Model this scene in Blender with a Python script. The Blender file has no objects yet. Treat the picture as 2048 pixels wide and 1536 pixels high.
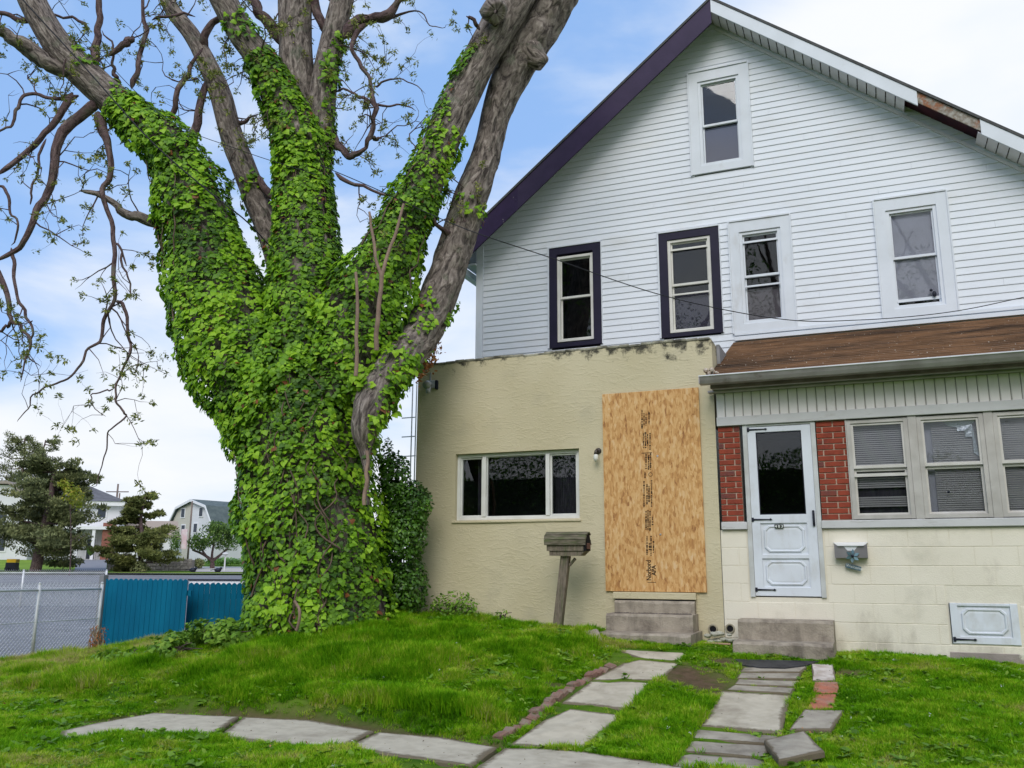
import bpy, math, random
import numpy as np
from mathutils import Vector, Matrix

random.seed(7); rng = np.random.default_rng(7)
scene = bpy.context.scene
R_ = math.radians

# ------------------------------------------------------------------ camera
F_PX, PITCH, ROLL, YAW = 1735.3, 0.2093584, 0.0039991, 0.3895539
CAM = np.array([0.0, 0.0, 1.5])
_cp, _sp, _cy, _sy = math.cos(PITCH), math.sin(PITCH), math.cos(YAW), math.sin(YAW)
FW = np.array([-_sy * _cp, _cy * _cp, _sp]); _r0 = np.array([_cy, _sy, 0.0]); _u0 = np.cross(_r0, FW)
RT = _r0 * math.cos(ROLL) + _u0 * math.sin(ROLL); UP = -_r0 * math.sin(ROLL) + _u0 * math.cos(ROLL)
cam_data = bpy.data.cameras.new('camera'); cam = bpy.data.objects.new('camera', cam_data)
scene.collection.objects.link(cam); scene.camera = cam
cam_data.sensor_width = 36.0; cam_data.lens = 36.0 * F_PX / 2048.0
cam_data.clip_start = 0.1; cam_data.clip_end = 3000.0
cam.matrix_world = Matrix(((RT[0], UP[0], -FW[0], CAM[0]), (RT[1], UP[1], -FW[1], CAM[1]), (RT[2], UP[2], -FW[2], CAM[2]), (0, 0, 0, 1)))

# ------------------------------------------------------------------ world, sun, exposure
SUN_EL, SUN_AZ = R_(44), R_(172)      # azimuth clockwise from +Y
world = bpy.data.worlds.new('World'); scene.world = world; world.use_nodes = True
wn, wl = world.node_tree.nodes, world.node_tree.links
wn.clear()
w_out = wn.new('ShaderNodeOutputWorld'); w_bg = wn.new('ShaderNodeBackground')
w_sky = wn.new('ShaderNodeTexSky'); w_sky.sky_type = 'NISHITA'; w_sky.sun_disc = False
w_sky.sun_elevation = SUN_EL; w_sky.sun_rotation = SUN_AZ; w_sky.air_density = 1.0; w_sky.dust_density = 1.2; w_sky.ozone_density = 2.0
w_tc = wn.new('ShaderNodeTexCoord'); w_map = wn.new('ShaderNodeMapping')
w_map.inputs['Scale'].default_value = (1.0, 1.0, 2.6); w_map.inputs['Location'].default_value = (0.35, 1.7, 0.2)
w_n = wn.new('ShaderNodeTexNoise'); w_n.inputs['Scale'].default_value = 2.1; w_n.inputs['Detail'].default_value = 9; w_n.inputs['Roughness'].default_value = 0.52; w_n.inputs['Distortion'].default_value = 0.5
w_dot = wn.new('ShaderNodeVectorMath'); w_dot.operation = 'DOT_PRODUCT'; w_dot.inputs[1].default_value = (1.4, 0.05, -3.0)
w_add = wn.new('ShaderNodeMath'); w_add.operation = 'MULTIPLY_ADD'; w_add.inputs[1].default_value = 0.27
w_ramp = wn.new('ShaderNodeValToRGB'); w_ramp.color_ramp.interpolation = 'EASE'
w_ramp.color_ramp.elements[0].position = 0.25; w_ramp.color_ramp.elements[1].position = 0.56
w_hue = wn.new('ShaderNodeMix'); w_hue.data_type = 'RGBA'; w_hue.inputs[0].default_value = 0.6
w_hue.inputs[7].default_value = (3.3, 5.6, 9.9, 1)
w_cloudvar = wn.new('ShaderNodeTexNoise'); w_cloudvar.inputs['Scale'].default_value = 3.3; w_cloudvar.inputs['Detail'].default_value = 5
w_cr = wn.new('ShaderNodeValToRGB'); w_cr.color_ramp.elements[0].color = (6.1, 6.9, 8.0, 1); w_cr.color_ramp.elements[1].color = (7.6, 7.8, 8.1, 1)
w_cr.color_ramp.elements[0].position = 0.3; w_cr.color_ramp.elements[1].position = 0.62
w_mix = wn.new('ShaderNodeMix'); w_mix.data_type = 'RGBA'
wl.new(w_tc.outputs['Generated'], w_map.inputs['Vector']); wl.new(w_map.outputs[0], w_n.inputs['Vector']); wl.new(w_map.outputs[0], w_cloudvar.inputs['Vector'])
wl.new(w_tc.outputs['Generated'], w_dot.inputs[0])
wl.new(w_dot.outputs['Value'], w_add.inputs[0]); wl.new(w_n.outputs[0], w_add.inputs[2]); w_off = wn.new('ShaderNodeMath'); w_off.inputs[1].default_value = 0.385; wl.new(w_add.outputs[0], w_off.inputs[0]); wl.new(w_off.outputs[0], w_ramp.inputs[0])
wl.new(w_cloudvar.outputs[0], w_cr.inputs[0]); wl.new(w_sky.outputs[0], w_hue.inputs[6])
wl.new(w_ramp.outputs[0], w_mix.inputs[0]); wl.new(w_hue.outputs[2], w_mix.inputs[6]); wl.new(w_cr.outputs[0], w_mix.inputs[7])
wl.new(w_mix.outputs[2], w_bg.inputs[0]); w_bg.inputs[1].default_value = 0.1
wl.new(w_bg.outputs[0], w_out.inputs[0])
sd = bpy.data.lights.new('sun', 'SUN'); sd.energy = 1.65; sd.angle = R_(38); sd.color = (1.0, 0.955, 0.90)
sun = bpy.data.objects.new('sun', sd); scene.collection.objects.link(sun)
_sdv = Vector((math.sin(SUN_AZ) * math.cos(SUN_EL), math.cos(SUN_AZ) * math.cos(SUN_EL), math.sin(SUN_EL)))
sun.rotation_euler = _sdv.to_track_quat('Z', 'Y').to_euler()
vs = scene.view_settings; vs.view_transform = 'Standard'; vs.look = 'None'; vs.gamma = 1.0; vs.exposure = 0.34; vs.use_curve_mapping = False

# ------------------------------------------------------------------ geometry of the view (turns measured photo points into real positions)
def ray(x, y): return FW + RT * (x - 1024) / F_PX - UP * (y - 768) / F_PX
def YP(x, y, Y):
    d = ray(x, y); return CAM + d * (Y / d[1])
def DP(x, y, D): return CAM + ray(x, y) * D
def BP(x, D, z=None):
    p = CAM + ray(x, 1135) * D
    p[2] = H(p[0], p[1]) if z is None else z
    return p

# ------------------------------------------------------------------ noise (vectorised value noise)
def _hash(ix, iy, iz):
    n = (ix * 374761393 + iy * 668265263 + iz * 2147483647 * 3 + 974711) & 0xffffffff
    n = ((n ^ (n >> 13)) * 1274126177) & 0xffffffff
    n = ((n ^ (n >> 15)) * 2246822519) & 0xffffffff
    return ((n ^ (n >> 16)) & 0xffff) / 65535.0
def vnoise(x, y, z=0.0):
    x, y, z = np.broadcast_arrays(np.asarray(x, float), np.asarray(y, float), np.asarray(z, float))
    ix, iy, iz = np.floor(x).astype(np.int64), np.floor(y).astype(np.int64), np.floor(z).astype(np.int64)
    fx, fy, fz = x - ix, y - iy, z - iz
    fx, fy, fz = fx * fx * (3 - 2 * fx), fy * fy * (3 - 2 * fy), fz * fz * (3 - 2 * fz)
    r = 0
    for a in (0, 1):
        for b in (0, 1):
            for c in (0, 1):
                r = r + _hash(ix + a, iy + b, iz + c) * (fx if a else 1 - fx) * (fy if b else 1 - fy) * (fz if c else 1 - fz)
    return r * 2 - 1
def fbm(x, y, z=0.0, o=3):
    r, a, f = 0, 1.0, 1.0
    for i in range(o):
        r = r + a * vnoise(x * f + 17 * i, y * f, z * f); a *= .5; f *= 2.03
    return r
def sm(t): t = np.clip(t, 0, 1); return t * t * (3 - 2 * t)

# ------------------------------------------------------------------ terrain height
_wx = np.array([-13, -10.9, -9.6, -8.2, -7.2, -6.3, -5.76, -3.5, -2.9, -2.0, -1.5, -0.5, 1.5, 6])
_wz = np.array([.08, .20, .38, .62, .80, .88, .85, .77, .70, .64, .60, .56, .50, .48])
def H(x, y, rough=0.0):
    x = np.asarray(x, float); y = np.asarray(y, float)
    wall = np.interp(x, _wx, _wz)
    t = np.clip((y - 6.75) / 2.95, 0, 1.12)
    left = sm((-x - 2.75) / .5) * sm((x + 9.5) / 2.0)
    z = .2 + (wall - .2) * (t * (1 - left) + np.clip(.17 * sm((y - 6.72) / .24) + .9 * t, 0, 1.03) * left)
    z = np.where(x < -10.9, np.minimum(z, .2), z)
    D = -.3715 * x + .905 * y
    far = .1 + .95 * np.clip((D - 17) / 45, 0, 1) + 1.0 * np.clip((D - 62) / 24, 0, 1)
    w = np.maximum(sm((-x - 11.0) / 1.2), sm((D - 16) / 4))
    z = z * (1 - w) + far * w
    return z
def GP(x, y, up=0.0):
    d = ray(x, y); t = 7.0
    for i in range(40):
        p = CAM + d * t; h = float(H(p[0], p[1])) + up
        t = t + 0.6 * ((h - CAM[2]) / d[2] - t)
    return CAM + d * t

# ------------------------------------------------------------------ materials
MATS = {}
def mat(name, col, rough=.8, col2=None, scale=8, bump=0.0, bscale=60, stretch=(1, 1, 1), metal=0.0, spec=.22, col3=None, scale3=1.5, thr=(.45, .6), detail=6, bdist=.01):
    m = bpy.data.materials.new(name); m.use_nodes = True; nt = m.node_tree; n, l = nt.nodes, nt.links
    b = n['Principled BSDF']; b.inputs['Roughness'].default_value = rough; b.inputs['Metallic'].default_value = metal
    b.inputs['Specular IOR Level'].default_value = spec
    g = n.new('ShaderNodeNewGeometry'); mp = n.new('ShaderNodeMapping'); mp.inputs['Scale'].default_value = stretch
    l.new(g.outputs['Position'], mp.inputs['Vector'])
    c4 = (*col, 1)
    b.inputs['Base Color'].default_value = c4
    last = None
    if col2 is not None:
        t = n.new('ShaderNodeTexNoise'); t.inputs['Scale'].default_value = scale; t.inputs['Detail'].default_value = detail; l.new(mp.outputs[0], t.inputs['Vector'])
        r = n.new('ShaderNodeValToRGB'); r.color_ramp.elements[0].color = c4; r.color_ramp.elements[1].color = (*col2, 1)
        r.color_ramp.elements[0].position = .35; r.color_ramp.elements[1].position = .65
        l.new(t.outputs[0], r.inputs[0]); last = r.outputs[0]
    if col3 is not None:
        t = n.new('ShaderNodeTexNoise'); t.inputs['Scale'].default_value = scale3; t.inputs['Detail'].default_value = 8; t.inputs['Roughness'].default_value = .65; l.new(mp.outputs[0], t.inputs['Vector'])
        r = n.new('ShaderNodeValToRGB'); r.color_ramp.elements[0].position = thr[0]; r.color_ramp.elements[1].position = thr[1]
        mx = n.new('ShaderNodeMix'); mx.data_type = 'RGBA'; l.new(t.outputs[0], r.inputs[0]); l.new(r.outputs[0], mx.inputs[0])
        if last: l.new(last, mx.inputs[6])
        else: mx.inputs[6].default_value = c4
        mx.inputs[7].default_value = (*col3, 1); last = mx.outputs[2]
    if last: l.new(last, b.inputs['Base Color'])
    if bump:
        t = n.new('ShaderNodeTexNoise'); t.inputs['Scale'].default_value = bscale; t.inputs['Detail'].default_value = 6; l.new(mp.outputs[0], t.inputs['Vector'])
        bn = n.new('ShaderNodeBump'); bn.inputs['Strength'].default_value = bump; bn.inputs['Distance'].default_value = bdist
        l.new(t.outputs[0], bn.inputs['Height']); l.new(bn.outputs[0], b.inputs['Normal'])
    MATS[name] = m; return m
def N(m): return m.node_tree.nodes, m.node_tree.links, m.node_tree.nodes['Principled BSDF']

def leaf_mat(name, stops, rough=.5, spec=.35, trans=.25):
    m = bpy.data.materials.new(name); m.use_nodes = True; n, l, b = N(m)
    a = n.new('ShaderNodeAttribute'); a.attribute_name = 'tone'
    r = n.new('ShaderNodeValToRGB'); e = r.color_ramp.elements
    e[0].position = stops[0][0]; e[0].color = (*stops[0][1], 1); e[1].position = stops[-1][0]; e[1].color = (*stops[-1][1], 1)
    for p, c in stops[1:-1]:
        x = e.new(p); x.color = (*c, 1)
    l.new(a.outputs['Fac'], r.inputs[0]); l.new(r.outputs[0], b.inputs['Base Color'])
    b.inputs['Roughness'].default_value = rough; b.inputs['Specular IOR Level'].default_value = spec
    tr = n.new('ShaderNodeBsdfTranslucent'); l.new(r.outputs[0], tr.inputs[0]); mx = n.new('ShaderNodeMixShader'); mx.inputs[0].default_value = trans
    l.new(b.outputs[0], mx.inputs[1]); l.new(tr.outputs[0], mx.inputs[2]); l.new(mx.outputs[0], n['Material Output'].inputs[0])
    return m

M_soil = mat('soil', (.10, .065, .04), .95, (.055, .035, .022), 9, .8, 40, bdist=.02)
# ------------------------------------------------------------------ mesh builder
_col = scene.collection
W = {}
def _place(o, parent, world):
    _col.objects.link(o)
    if parent is not None:
        o.parent = parent; o.location = Vector(world) - W[parent.name]
    else: o.location = world
    W[o.name] = Vector(world)
    return o
def meta(o, label=None, cat=None, group=None, kind=None):
    if label: o['label'] = label
    if cat: o['category'] = cat
    if group: o['group'] = group
    if kind: o['kind'] = kind
    return o
def empty(name, loc, label, cat, group=None, kind=None):
    o = bpy.data.objects.new(name, None); o.empty_display_size = .2
    _place(o, None, Vector([float(v) for v in loc])); return meta(o, label, cat, group, kind)
class MB:
    def __init__(s): s.v = []; s.f = []; s.n = 0
    def add(s, vs, fs):
        k = s.n; s.v.extend([tuple(float(c) for c in p) for p in vs]); s.f.extend([tuple(i + k for i in f) for f in fs]); s.n += len(vs); return s
    def box(s, x0, x1, y0, y1, z0, z1, bev=0):
        if x0 > x1: x0, x1 = x1, x0
        if y0 > y1: y0, y1 = y1, y0
        if z0 > z1: z0, z1 = z1, z0
        if bev:
            b = min(bev, (x1 - x0) / 3, (y1 - y0) / 3, (z1 - z0) / 3)
            vs = []; 
            for (z, i) in ((z0, b), (z0 + b, 0), (z1 - b, 0), (z1, b)):
                vs += [(x0 + i, y0 + i + (0), z), (x1 - i, y0 + i, z), (x1 - i, y1 - i, z), (x0 + i, y1 - i, z)]
            fs = [(3, 2, 1, 0), (12, 13, 14, 15)]
            for k in range(3):
                for j in range(4): fs.append((4 * k + j, 4 * k + (j + 1) % 4, 4 * k + 4 + (j + 1) % 4, 4 * k + 4 + j))
            return s.add(vs, fs)
        return s.add([(x0, y0, z0), (x1, y0, z0), (x1, y1, z0), (x0, y1, z0), (x0, y0, z1), (x1, y0, z1), (x1, y1, z1), (x0, y1, z1)],
                     [(3, 2, 1, 0), (4, 5, 6, 7), (0, 1, 5, 4), (1, 2, 6, 5), (2, 3, 7, 6), (3, 0, 4, 7)])
    def prism(s, poly, d):         # poly: list of 3-D points, d: extrusion vector
        n = len(poly); p = [np.array(q, float) for q in poly]; d = np.array(d, float)
        return s.add(p + [q + d for q in p], [tuple(range(n))[::-1], tuple(range(n, 2 * n))] + [(i, (i + 1) % n, n + (i + 1) % n, n + i) for i in range(n)])
    def tube(s, pts, rad, n=8, cap=True, squash=None):
        pts = [np.array(p, float) for p in pts]; m = len(pts)
        if np.isscalar(rad): rad = [rad] * m
        vs = []; prev = None
        for i in range(m):
            t = pts[min(i + 1, m - 1)] - pts[max(i - 1, 0)]; t = t / (np.linalg.norm(t) + 1e-9)
            if prev is None:
                a = np.cross(t, [0, 0, 1.0]); 
                if np.linalg.norm(a) < .1: a = np.cross(t, [0, 1.0, 0])
            else: a = prev - t * (prev @ t)
            a = a / (np.linalg.norm(a) + 1e-9); prev = a; b = np.cross(t, a)
            for k in range(n):
                th = 2 * math.pi * k / n; vs.append(pts[i] + rad[i] * (a * math.cos(th) + b * math.sin(th)))
        fs = [(i * n + k, i * n + (k + 1) % n, (i + 1) * n + (k + 1) % n, (i + 1) * n + k) for i in range(m - 1) for k in range(n)]
        if cap: fs += [tuple(range(n))[::-1], tuple(range((m - 1) * n, m * n))]
        return s.add(vs, fs)
    def ball(s, c, r, n=8, m=6, sc=(1, 1, 1)):
        vs = [(c[0], c[1], c[2] - r * sc[2])]
        for i in range(1, m):
            ph = -math.pi / 2 + math.pi * i / m
            for k in range(n):
                th = 2 * math.pi * k / n; vs.append((c[0] + r * sc[0] * math.cos(ph) * math.cos(th), c[1] + r * sc[1] * math.cos(ph) * math.sin(th), c[2] + r * sc[2] * math.sin(ph)))
        vs.append((c[0], c[1], c[2] + r * sc[2])); L = len(vs) - 1
        fs = [(0, 1 + (k + 1) % n, 1 + k) for k in range(n)]
        for i in range(m - 2):
            for k in range(n): fs.append((1 + i * n + k, 1 + i * n + (k + 1) % n, 1 + (i + 1) * n + (k + 1) % n, 1 + (i + 1) * n + k))
        fs += [(L, 1 + (m - 2) * n + k, 1 + (m - 2) * n + (k + 1) % n) for k in range(n)]
        return s.add(vs, fs)
    def build(s, name, m, parent=None, smooth=False, label=None, cat=None, group=None, kind=None, matrix=None):
        v = np.array(s.v)
        if matrix is not None: v = v @ np.array(matrix)[:3, :3].T + np.array(matrix)[:3, 3]
        return np_mesh(name, v, s.f, m, parent, smooth, label, cat, group, kind)
def np_mesh(name, v, f, m, parent=None, smooth=False, label=None, cat=None, group=None, kind=None, tone=None, tone_dom='FACE'):
    v = np.asarray(v, float); o0 = np.array([(v[:, 0].min() + v[:, 0].max()) / 2, (v[:, 1].min() + v[:, 1].max()) / 2, v[:, 2].min()])
    me = bpy.data.meshes.new(name)
    if isinstance(f, np.ndarray):
        k = f.shape[1]; me.vertices.add(len(v)); me.vertices.foreach_set('co', (v - o0).astype(np.float32).ravel())
        me.loops.add(f.size); me.loops.foreach_set('vertex_index', f.astype(np.int32).ravel())
        me.polygons.add(len(f)); me.polygons.foreach_set('loop_start', np.arange(0, f.size, k, dtype=np.int32)); me.polygons.foreach_set('loop_total', np.full(len(f), k, np.int32))
        me.update(calc_edges=True)
    else:
        me.from_pydata([tuple(p) for p in (v - o0)], [], f)
    if smooth: me.polygons.foreach_set('use_smooth', np.ones(len(me.polygons), bool))
    if tone is not None:
        a = me.attributes.new('tone', 'FLOAT', tone_dom); a.data.foreach_set('value', np.asarray(tone, np.float32))
    if m: me.materials.append(m)
    o = bpy.data.objects.new(name, me); _place(o, parent, Vector([float(c) for c in o0]))
    return meta(o, label, cat, group, kind)
def shared(name, me, loc, parent, rot=None, scale=None):
    o = bpy.data.objects.new(name, me); _place(o, parent, Vector([float(c) for c in loc]))
    if rot is not None: o.rotation_euler = rot
    if scale is not None: o.scale = scale
    return o
def text_mesh(name, body, size, m, parent, origin, xdir, ydir, bold=.0, align='LEFT', ext=.0015, label=None, cat=None, xs=1.0):
    cu = bpy.data.curves.new(name, 'FONT'); cu.body = body; cu.size = size; cu.extrude = ext; cu.offset = bold; cu.align_x = align; cu.resolution_u = 3
    t = bpy.data.objects.new('tmp_text', cu); _col.objects.link(t)
    me = bpy.data.meshes.new_from_object(t.evaluated_get(bpy.context.evaluated_depsgraph_get())); bpy.data.objects.remove(t)
    x = np.array(xdir, float); x /= np.linalg.norm(x); y = np.array(ydir, float); y /= np.linalg.norm(y); z = np.cross(x, y)
    co = np.empty(len(me.vertices) * 3); me.vertices.foreach_get('co', co); co = co.reshape(-1, 3)
    co = co[:, :1] * xs * x + co[:, 1:2] * y + co[:, 2:] * z
    me.vertices.foreach_set('co', co.ravel()); me.materials.clear(); me.materials.append(m); me.name = name
    o = bpy.data.objects.new(name, me); _place(o, parent, Vector([float(c) for c in origin])); return meta(o, label, cat)
def spline(pts, per=6):
    P = [np.array(p, float) for p in pts]; out = []
    P = [2 * P[0] - P[1]] + P + [2 * P[-1] - P[-2]]
    for i in range(1, len(P) - 2):
        for k in range(per):
            t = k / per; a, b, c, d = P[i - 1], P[i], P[i + 1], P[i + 2]
            out.append(.5 * ((2 * b) + (c - a) * t + (2 * a - 5 * b + 4 * c - d) * t * t + (-a + 3 * b - 3 * c + d) * t ** 3))
    out.append(P[-2]); return np.array(out)
def in_poly(px, py, poly):
    ins = np.zeros(px.shape, bool); n = len(poly)
    for i in range(n):
        x0, y0 = poly[i][0], poly[i][1]; x1, y1 = poly[(i + 1) % n][0], poly[(i + 1) % n][1]
        c = ((y0 > py) != (y1 > py)) & (px < (x1 - x0) * (py - y0) / (y1 - y0 + 1e-12) + x0); ins ^= c
    return ins
def dist_seg(px, py, pts):
    d = np.full(px.shape, 1e9)
    for (x0, y0), (x1, y1) in zip(pts[:-1], pts[1:]):
        vx, vy = x1 - x0, y1 - y0; t = np.clip(((px - x0) * vx + (py - y0) * vy) / (vx * vx + vy * vy + 1e-9), 0, 1)
        d = np.minimum(d, np.hypot(px - x0 - t * vx, py - y0 - t * vy))
    return d

# ------------------------------------------------------------------ pavement layout (world polygons)
def wpoly(px, up=0.012): return [GP(x, y, up) for x, y in px]
SW = [wpoly(p) for p in (
    [(120, 1462), (190, 1446), (310, 1425), (478, 1433), (428, 1468), (330, 1466), (240, 1470), (120, 1482)],
    [(486, 1434), (620, 1440), (748, 1462), (682, 1493), (560, 1490), (436, 1471)],
    [(756, 1464), (880, 1474), (994, 1494), (945, 1530), (820, 1514), (690, 1494)],
    [(1008, 1496), (1100, 1497), (1168, 1503), (1330, 1527), (1440, 1548), (1420, 1640), (860, 1640), (955, 1531)])]
WL = [wpoly(p) for p in (
    [(1141, 1417), (1245, 1430), (1186, 1483), (1163, 1499), (1020, 1489), (1085, 1441)],
    [(1181, 1362), (1308, 1363), (1259, 1419), (1125, 1404)],
    [(1246, 1326), (1280, 1319), (1364, 1327), (1332, 1350), (1310, 1360.5), (1184, 1359.5)],
    [(1228, 1298), (1380, 1306), (1363, 1324.5), (1284, 1317)])]
WR = [wpoly(p) for p in (
    [(1362, 1506), (1534, 1519), (1530, 1552), (1338, 1532)],
    [(1380, 1481), (1539, 1491), (1536, 1515), (1358, 1501)],
    [(1388, 1458), (1560, 1472), (1545, 1487), (1384, 1476)],
    [(1442, 1381), (1582, 1390), (1563, 1466), (1402, 1451)],
    [(1467, 1369.5), (1590, 1376), (1584, 1386), (1452, 1379)],
    [(1475, 1358), (1599, 1362), (1591, 1372.5), (1468, 1368)],
    [(1478, 1345), (1602, 1346), (1599, 1357), (1473, 1356)],
    [(1486, 1335), (1614, 1333), (1602, 1343.5), (1479, 1343)])]
PV = [wpoly(p, .02) for p in (
    [(1623, 1327), (1666, 1328), (1671, 1361), (1625, 1361)],
    [(1629, 1363.5), (1679, 1363.5), (1675, 1384), (1626, 1384)],
    [(1625, 1388), (1673, 1388), (1667, 1415), (1615, 1415)],
    [(1608, 1418), (1689, 1420), (1662, 1458), (1579, 1458)])]
TILT = [GP(x, y, u) for x, y, u in ((1528, 1479, .045), (1608, 1461, .045), (1649, 1501, .075), (1557, 1520, .075))]
EDGE = [GP(x, y, .03) for x, y in ((1000, 1468), (1060, 1434), (1110, 1392), (1165, 1358), (1226, 1326))]
ALLPAVE = SW + WL + WR + PV + [TILT]
DIRT = [(GP(1385, 1362), .42), (GP(1370, 1350), .35), (GP(1450, 1330), .22), (GP(1410, 1375), .3), (GP(1690, 1345), .18), (GP(1110, 1370), .10)]
BANK = [GP(x, y)[:2] for x, y in ((190, 1441), (320, 1420), (480, 1429), (620, 1436), (760, 1457), (900, 1474), (1005, 1488))]

# ------------------------------------------------------------------ ground
def ground_sheet():
    xs = np.unique(np.concatenate([np.array([-900, -500, -300, -220, -160, -130, -110, -95]), np.arange(-85, -14, 2.5), np.arange(-14, 5, .1), np.array([5.5, 7, 10, 15, 25, 50, 100, 300, 900.])]))
    ys = np.unique(np.concatenate([np.array([-900, -300, -100, -40, -15, -5, 0, 2, 3]), np.arange(3.5, 14, .1), np.arange(14, 100, 2.5), np.array([105, 120, 140, 180, 250, 400, 900.])]))
    X, Y = np.meshgrid(xs, ys); Z = H(X, Y)
    near = (X > -14) & (X < 5) & (Y > 3) & (Y < 14)
    Z = Z + near * (fbm(X * 1.3, Y * 1.3, 3.1) * .022 + fbm(X * 5, Y * 5, 1.3, 2) * .010)
    pave = np.zeros(X.shape, bool)
    for p in ALLPAVE:
        c = sum(np.array(q)[:2] for q in p) / len(p); pave |= near & in_poly(X, Y, [c + (np.array(q)[:2] - c) * (1 - .03 / np.linalg.norm(np.array(q)[:2] - c)) for q in p])
    Z = Z - pave * .03
    bank = np.exp(-(dist_seg(X, Y, BANK) / .11) ** 2) * near
    Z = Z - bank * .035
    D = -.3715 * X + .905 * Y; az = np.degrees(np.arctan2(-X, np.maximum(Y, .01)))
    Z = Z - ((X < -11.7) & (D > 12) & (D < 60)) * .12
    d = np.zeros(X.shape)
    for c, r in DIRT: d = np.maximum(d, np.exp(-(np.hypot(X - c[0], Y - c[1]) / r) ** 2))
    d = np.maximum(d, bank * 1.0)
    d = np.maximum(d, np.exp(-(dist_seg(X, Y, [e[:2] for e in EDGE]) / .07) ** 2) * .8)
    nx, ny = len(xs), len(ys)
    idx = np.arange(nx * ny).reshape(ny, nx)
    f = np.stack([idx[:-1, :-1], idx[:-1, 1:], idx[1:, 1:], idx[1:, :-1]], -1).reshape(-1, 4)
    m = bpy.data.materials.new('lawn_ground'); m.use_nodes = True; n, l, b = N(m)
    a = n.new('ShaderNodeAttribute'); a.attribute_name = 'tone'
    g = n.new('ShaderNodeNewGeometry'); t = n.new('ShaderNodeTexNoise'); t.inputs['Scale'].default_value = 2.0; t.inputs['Detail'].default_value = 9; l.new(g.outputs['Position'], t.inputs['Vector'])
    r = n.new('ShaderNodeValToRGB'); r.color_ramp.elements[0].color = (.04, .11, .006, 1); r.color_ramp.elements[1].color = (.11, .19, .015, 1); r.color_ramp.elements[0].position = .35; r.color_ramp.elements[1].position = .65; l.new(t.outputs[0], r.inputs[0])
    t2 = n.new('ShaderNodeTexNoise'); t2.inputs['Scale'].default_value = 14; t2.inputs['Detail'].default_value = 8; l.new(g.outputs['Position'], t2.inputs['Vector'])
    r2 = n.new('ShaderNodeValToRGB'); r2.color_ramp.elements[0].color = (.05, .030, .018, 1); r2.color_ramp.elements[1].color = (.17, .115, .07, 1); l.new(t2.outputs[0], r2.inputs[0])
    mx = n.new('ShaderNodeMix'); mx.data_type = 'RGBA'
    ad = n.new('ShaderNodeMath'); ad.operation = 'ADD'; ad.use_clamp = True; sb = n.new('ShaderNodeMath'); sb.operation = 'MULTIPLY_ADD'; sb.inputs[1].default_value = .5; sb.inputs[2].default_value = -.22
    l.new(t2.outputs[0], sb.inputs[0]); l.new(sb.outputs[0], ad.inputs[0]); l.new(a.outputs['Fac'], ad.inputs[1]); l.new(ad.outputs[0], mx.inputs[0])
    l.new(r.outputs[0], mx.inputs[6]); l.new(r2.outputs[0], mx.inputs[7]); l.new(mx.outputs[2], b.inputs['Base Color']); b.inputs['Roughness'].default_value = 1; b.inputs['Specular IOR Level'].default_value = .1
    bn = n.new('ShaderNodeBump'); bn.inputs['Distance'].default_value = .03; bn.inputs['Strength'].default_value = .8; l.new(t2.outputs[0], bn.inputs['Height']); l.new(bn.outputs[0], b.inputs['Normal'])
    np_mesh('ground', np.stack([X, Y, Z], -1).reshape(-1, 3), f, m, smooth=True, kind='structure', tone=d.ravel(), tone_dom='POINT')
ground_sheet()

M_conc = mat('concrete_slab', (.56, .50, .385), .95, (.47, .415, .315), 9, .7, 120, col3=(.24, .195, .14), scale3=1.9, thr=(.5, .8), bdist=.006)
M_conc2 = mat('grey_stone', (.42, .375, .295), .92, (.33, .29, .23), 7, .7, 90, col3=(.15, .125, .095), scale3=2.6, thr=(.48, .75), bdist=.006)
M_redp = mat('red_paver', (.48, .17, .10), .9, (.36, .14, .09), 12, .5, 80, col3=(.35, .28, .22), scale3=5, thr=(.5, .75))
M_whitep = mat('white_paver', (.66, .6, .54), .9, (.44, .36, .3), 9, .5, 60)
def slab(poly, th, m, name, parent, warp=.006, **k):
    P = [np.array(p) for p in poly]; c = sum(P) / len(P)
    # subdivide and wobble the outline, chamfer the top edge
    out = []
    for i in range(len(P)):
        a, b = P[i], P[(i + 1) % len(P)]; n = max(1, int(np.linalg.norm(b - a) / .12))
        for j in range(n):
            q = a + (b - a) * j / n
            if j: q = q + np.array([vnoise(q[0] * 7, q[1] * 7, 1), vnoise(q[0] * 7, q[1] * 7, 5), 0]) * .007
            out.append(q)
    n = len(out); inset = lambda d_: [c + (q - c) * (1 - d_ / max(.1, np.linalg.norm(q - c))) for q in out]
    ins, in2 = inset(.010), inset(min(.10, .3 * min(np.linalg.norm(q - c) for q in out)))
    vs_ = [q - np.array([0, 0, .010]) for q in out] + ins + [q - np.array([0, 0, th]) for q in out] + in2
    fs_ = [tuple(range(3 * n, 4 * n))] + [(n + i, n + (i + 1) % n, 3 * n + (i + 1) % n, 3 * n + i) for i in range(n)] + [(i, (i + 1) % n, n + (i + 1) % n, n + i) for i in range(n)] + [(2 * n + i, 2 * n + (i + 1) % n, (i + 1) % n, i) for i in range(n)]
    return np_mesh(name, np.array(vs_), fs_, m, parent, tone=[1] * (3 * n) + [0] * n, tone_dom='POINT', **k)
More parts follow.
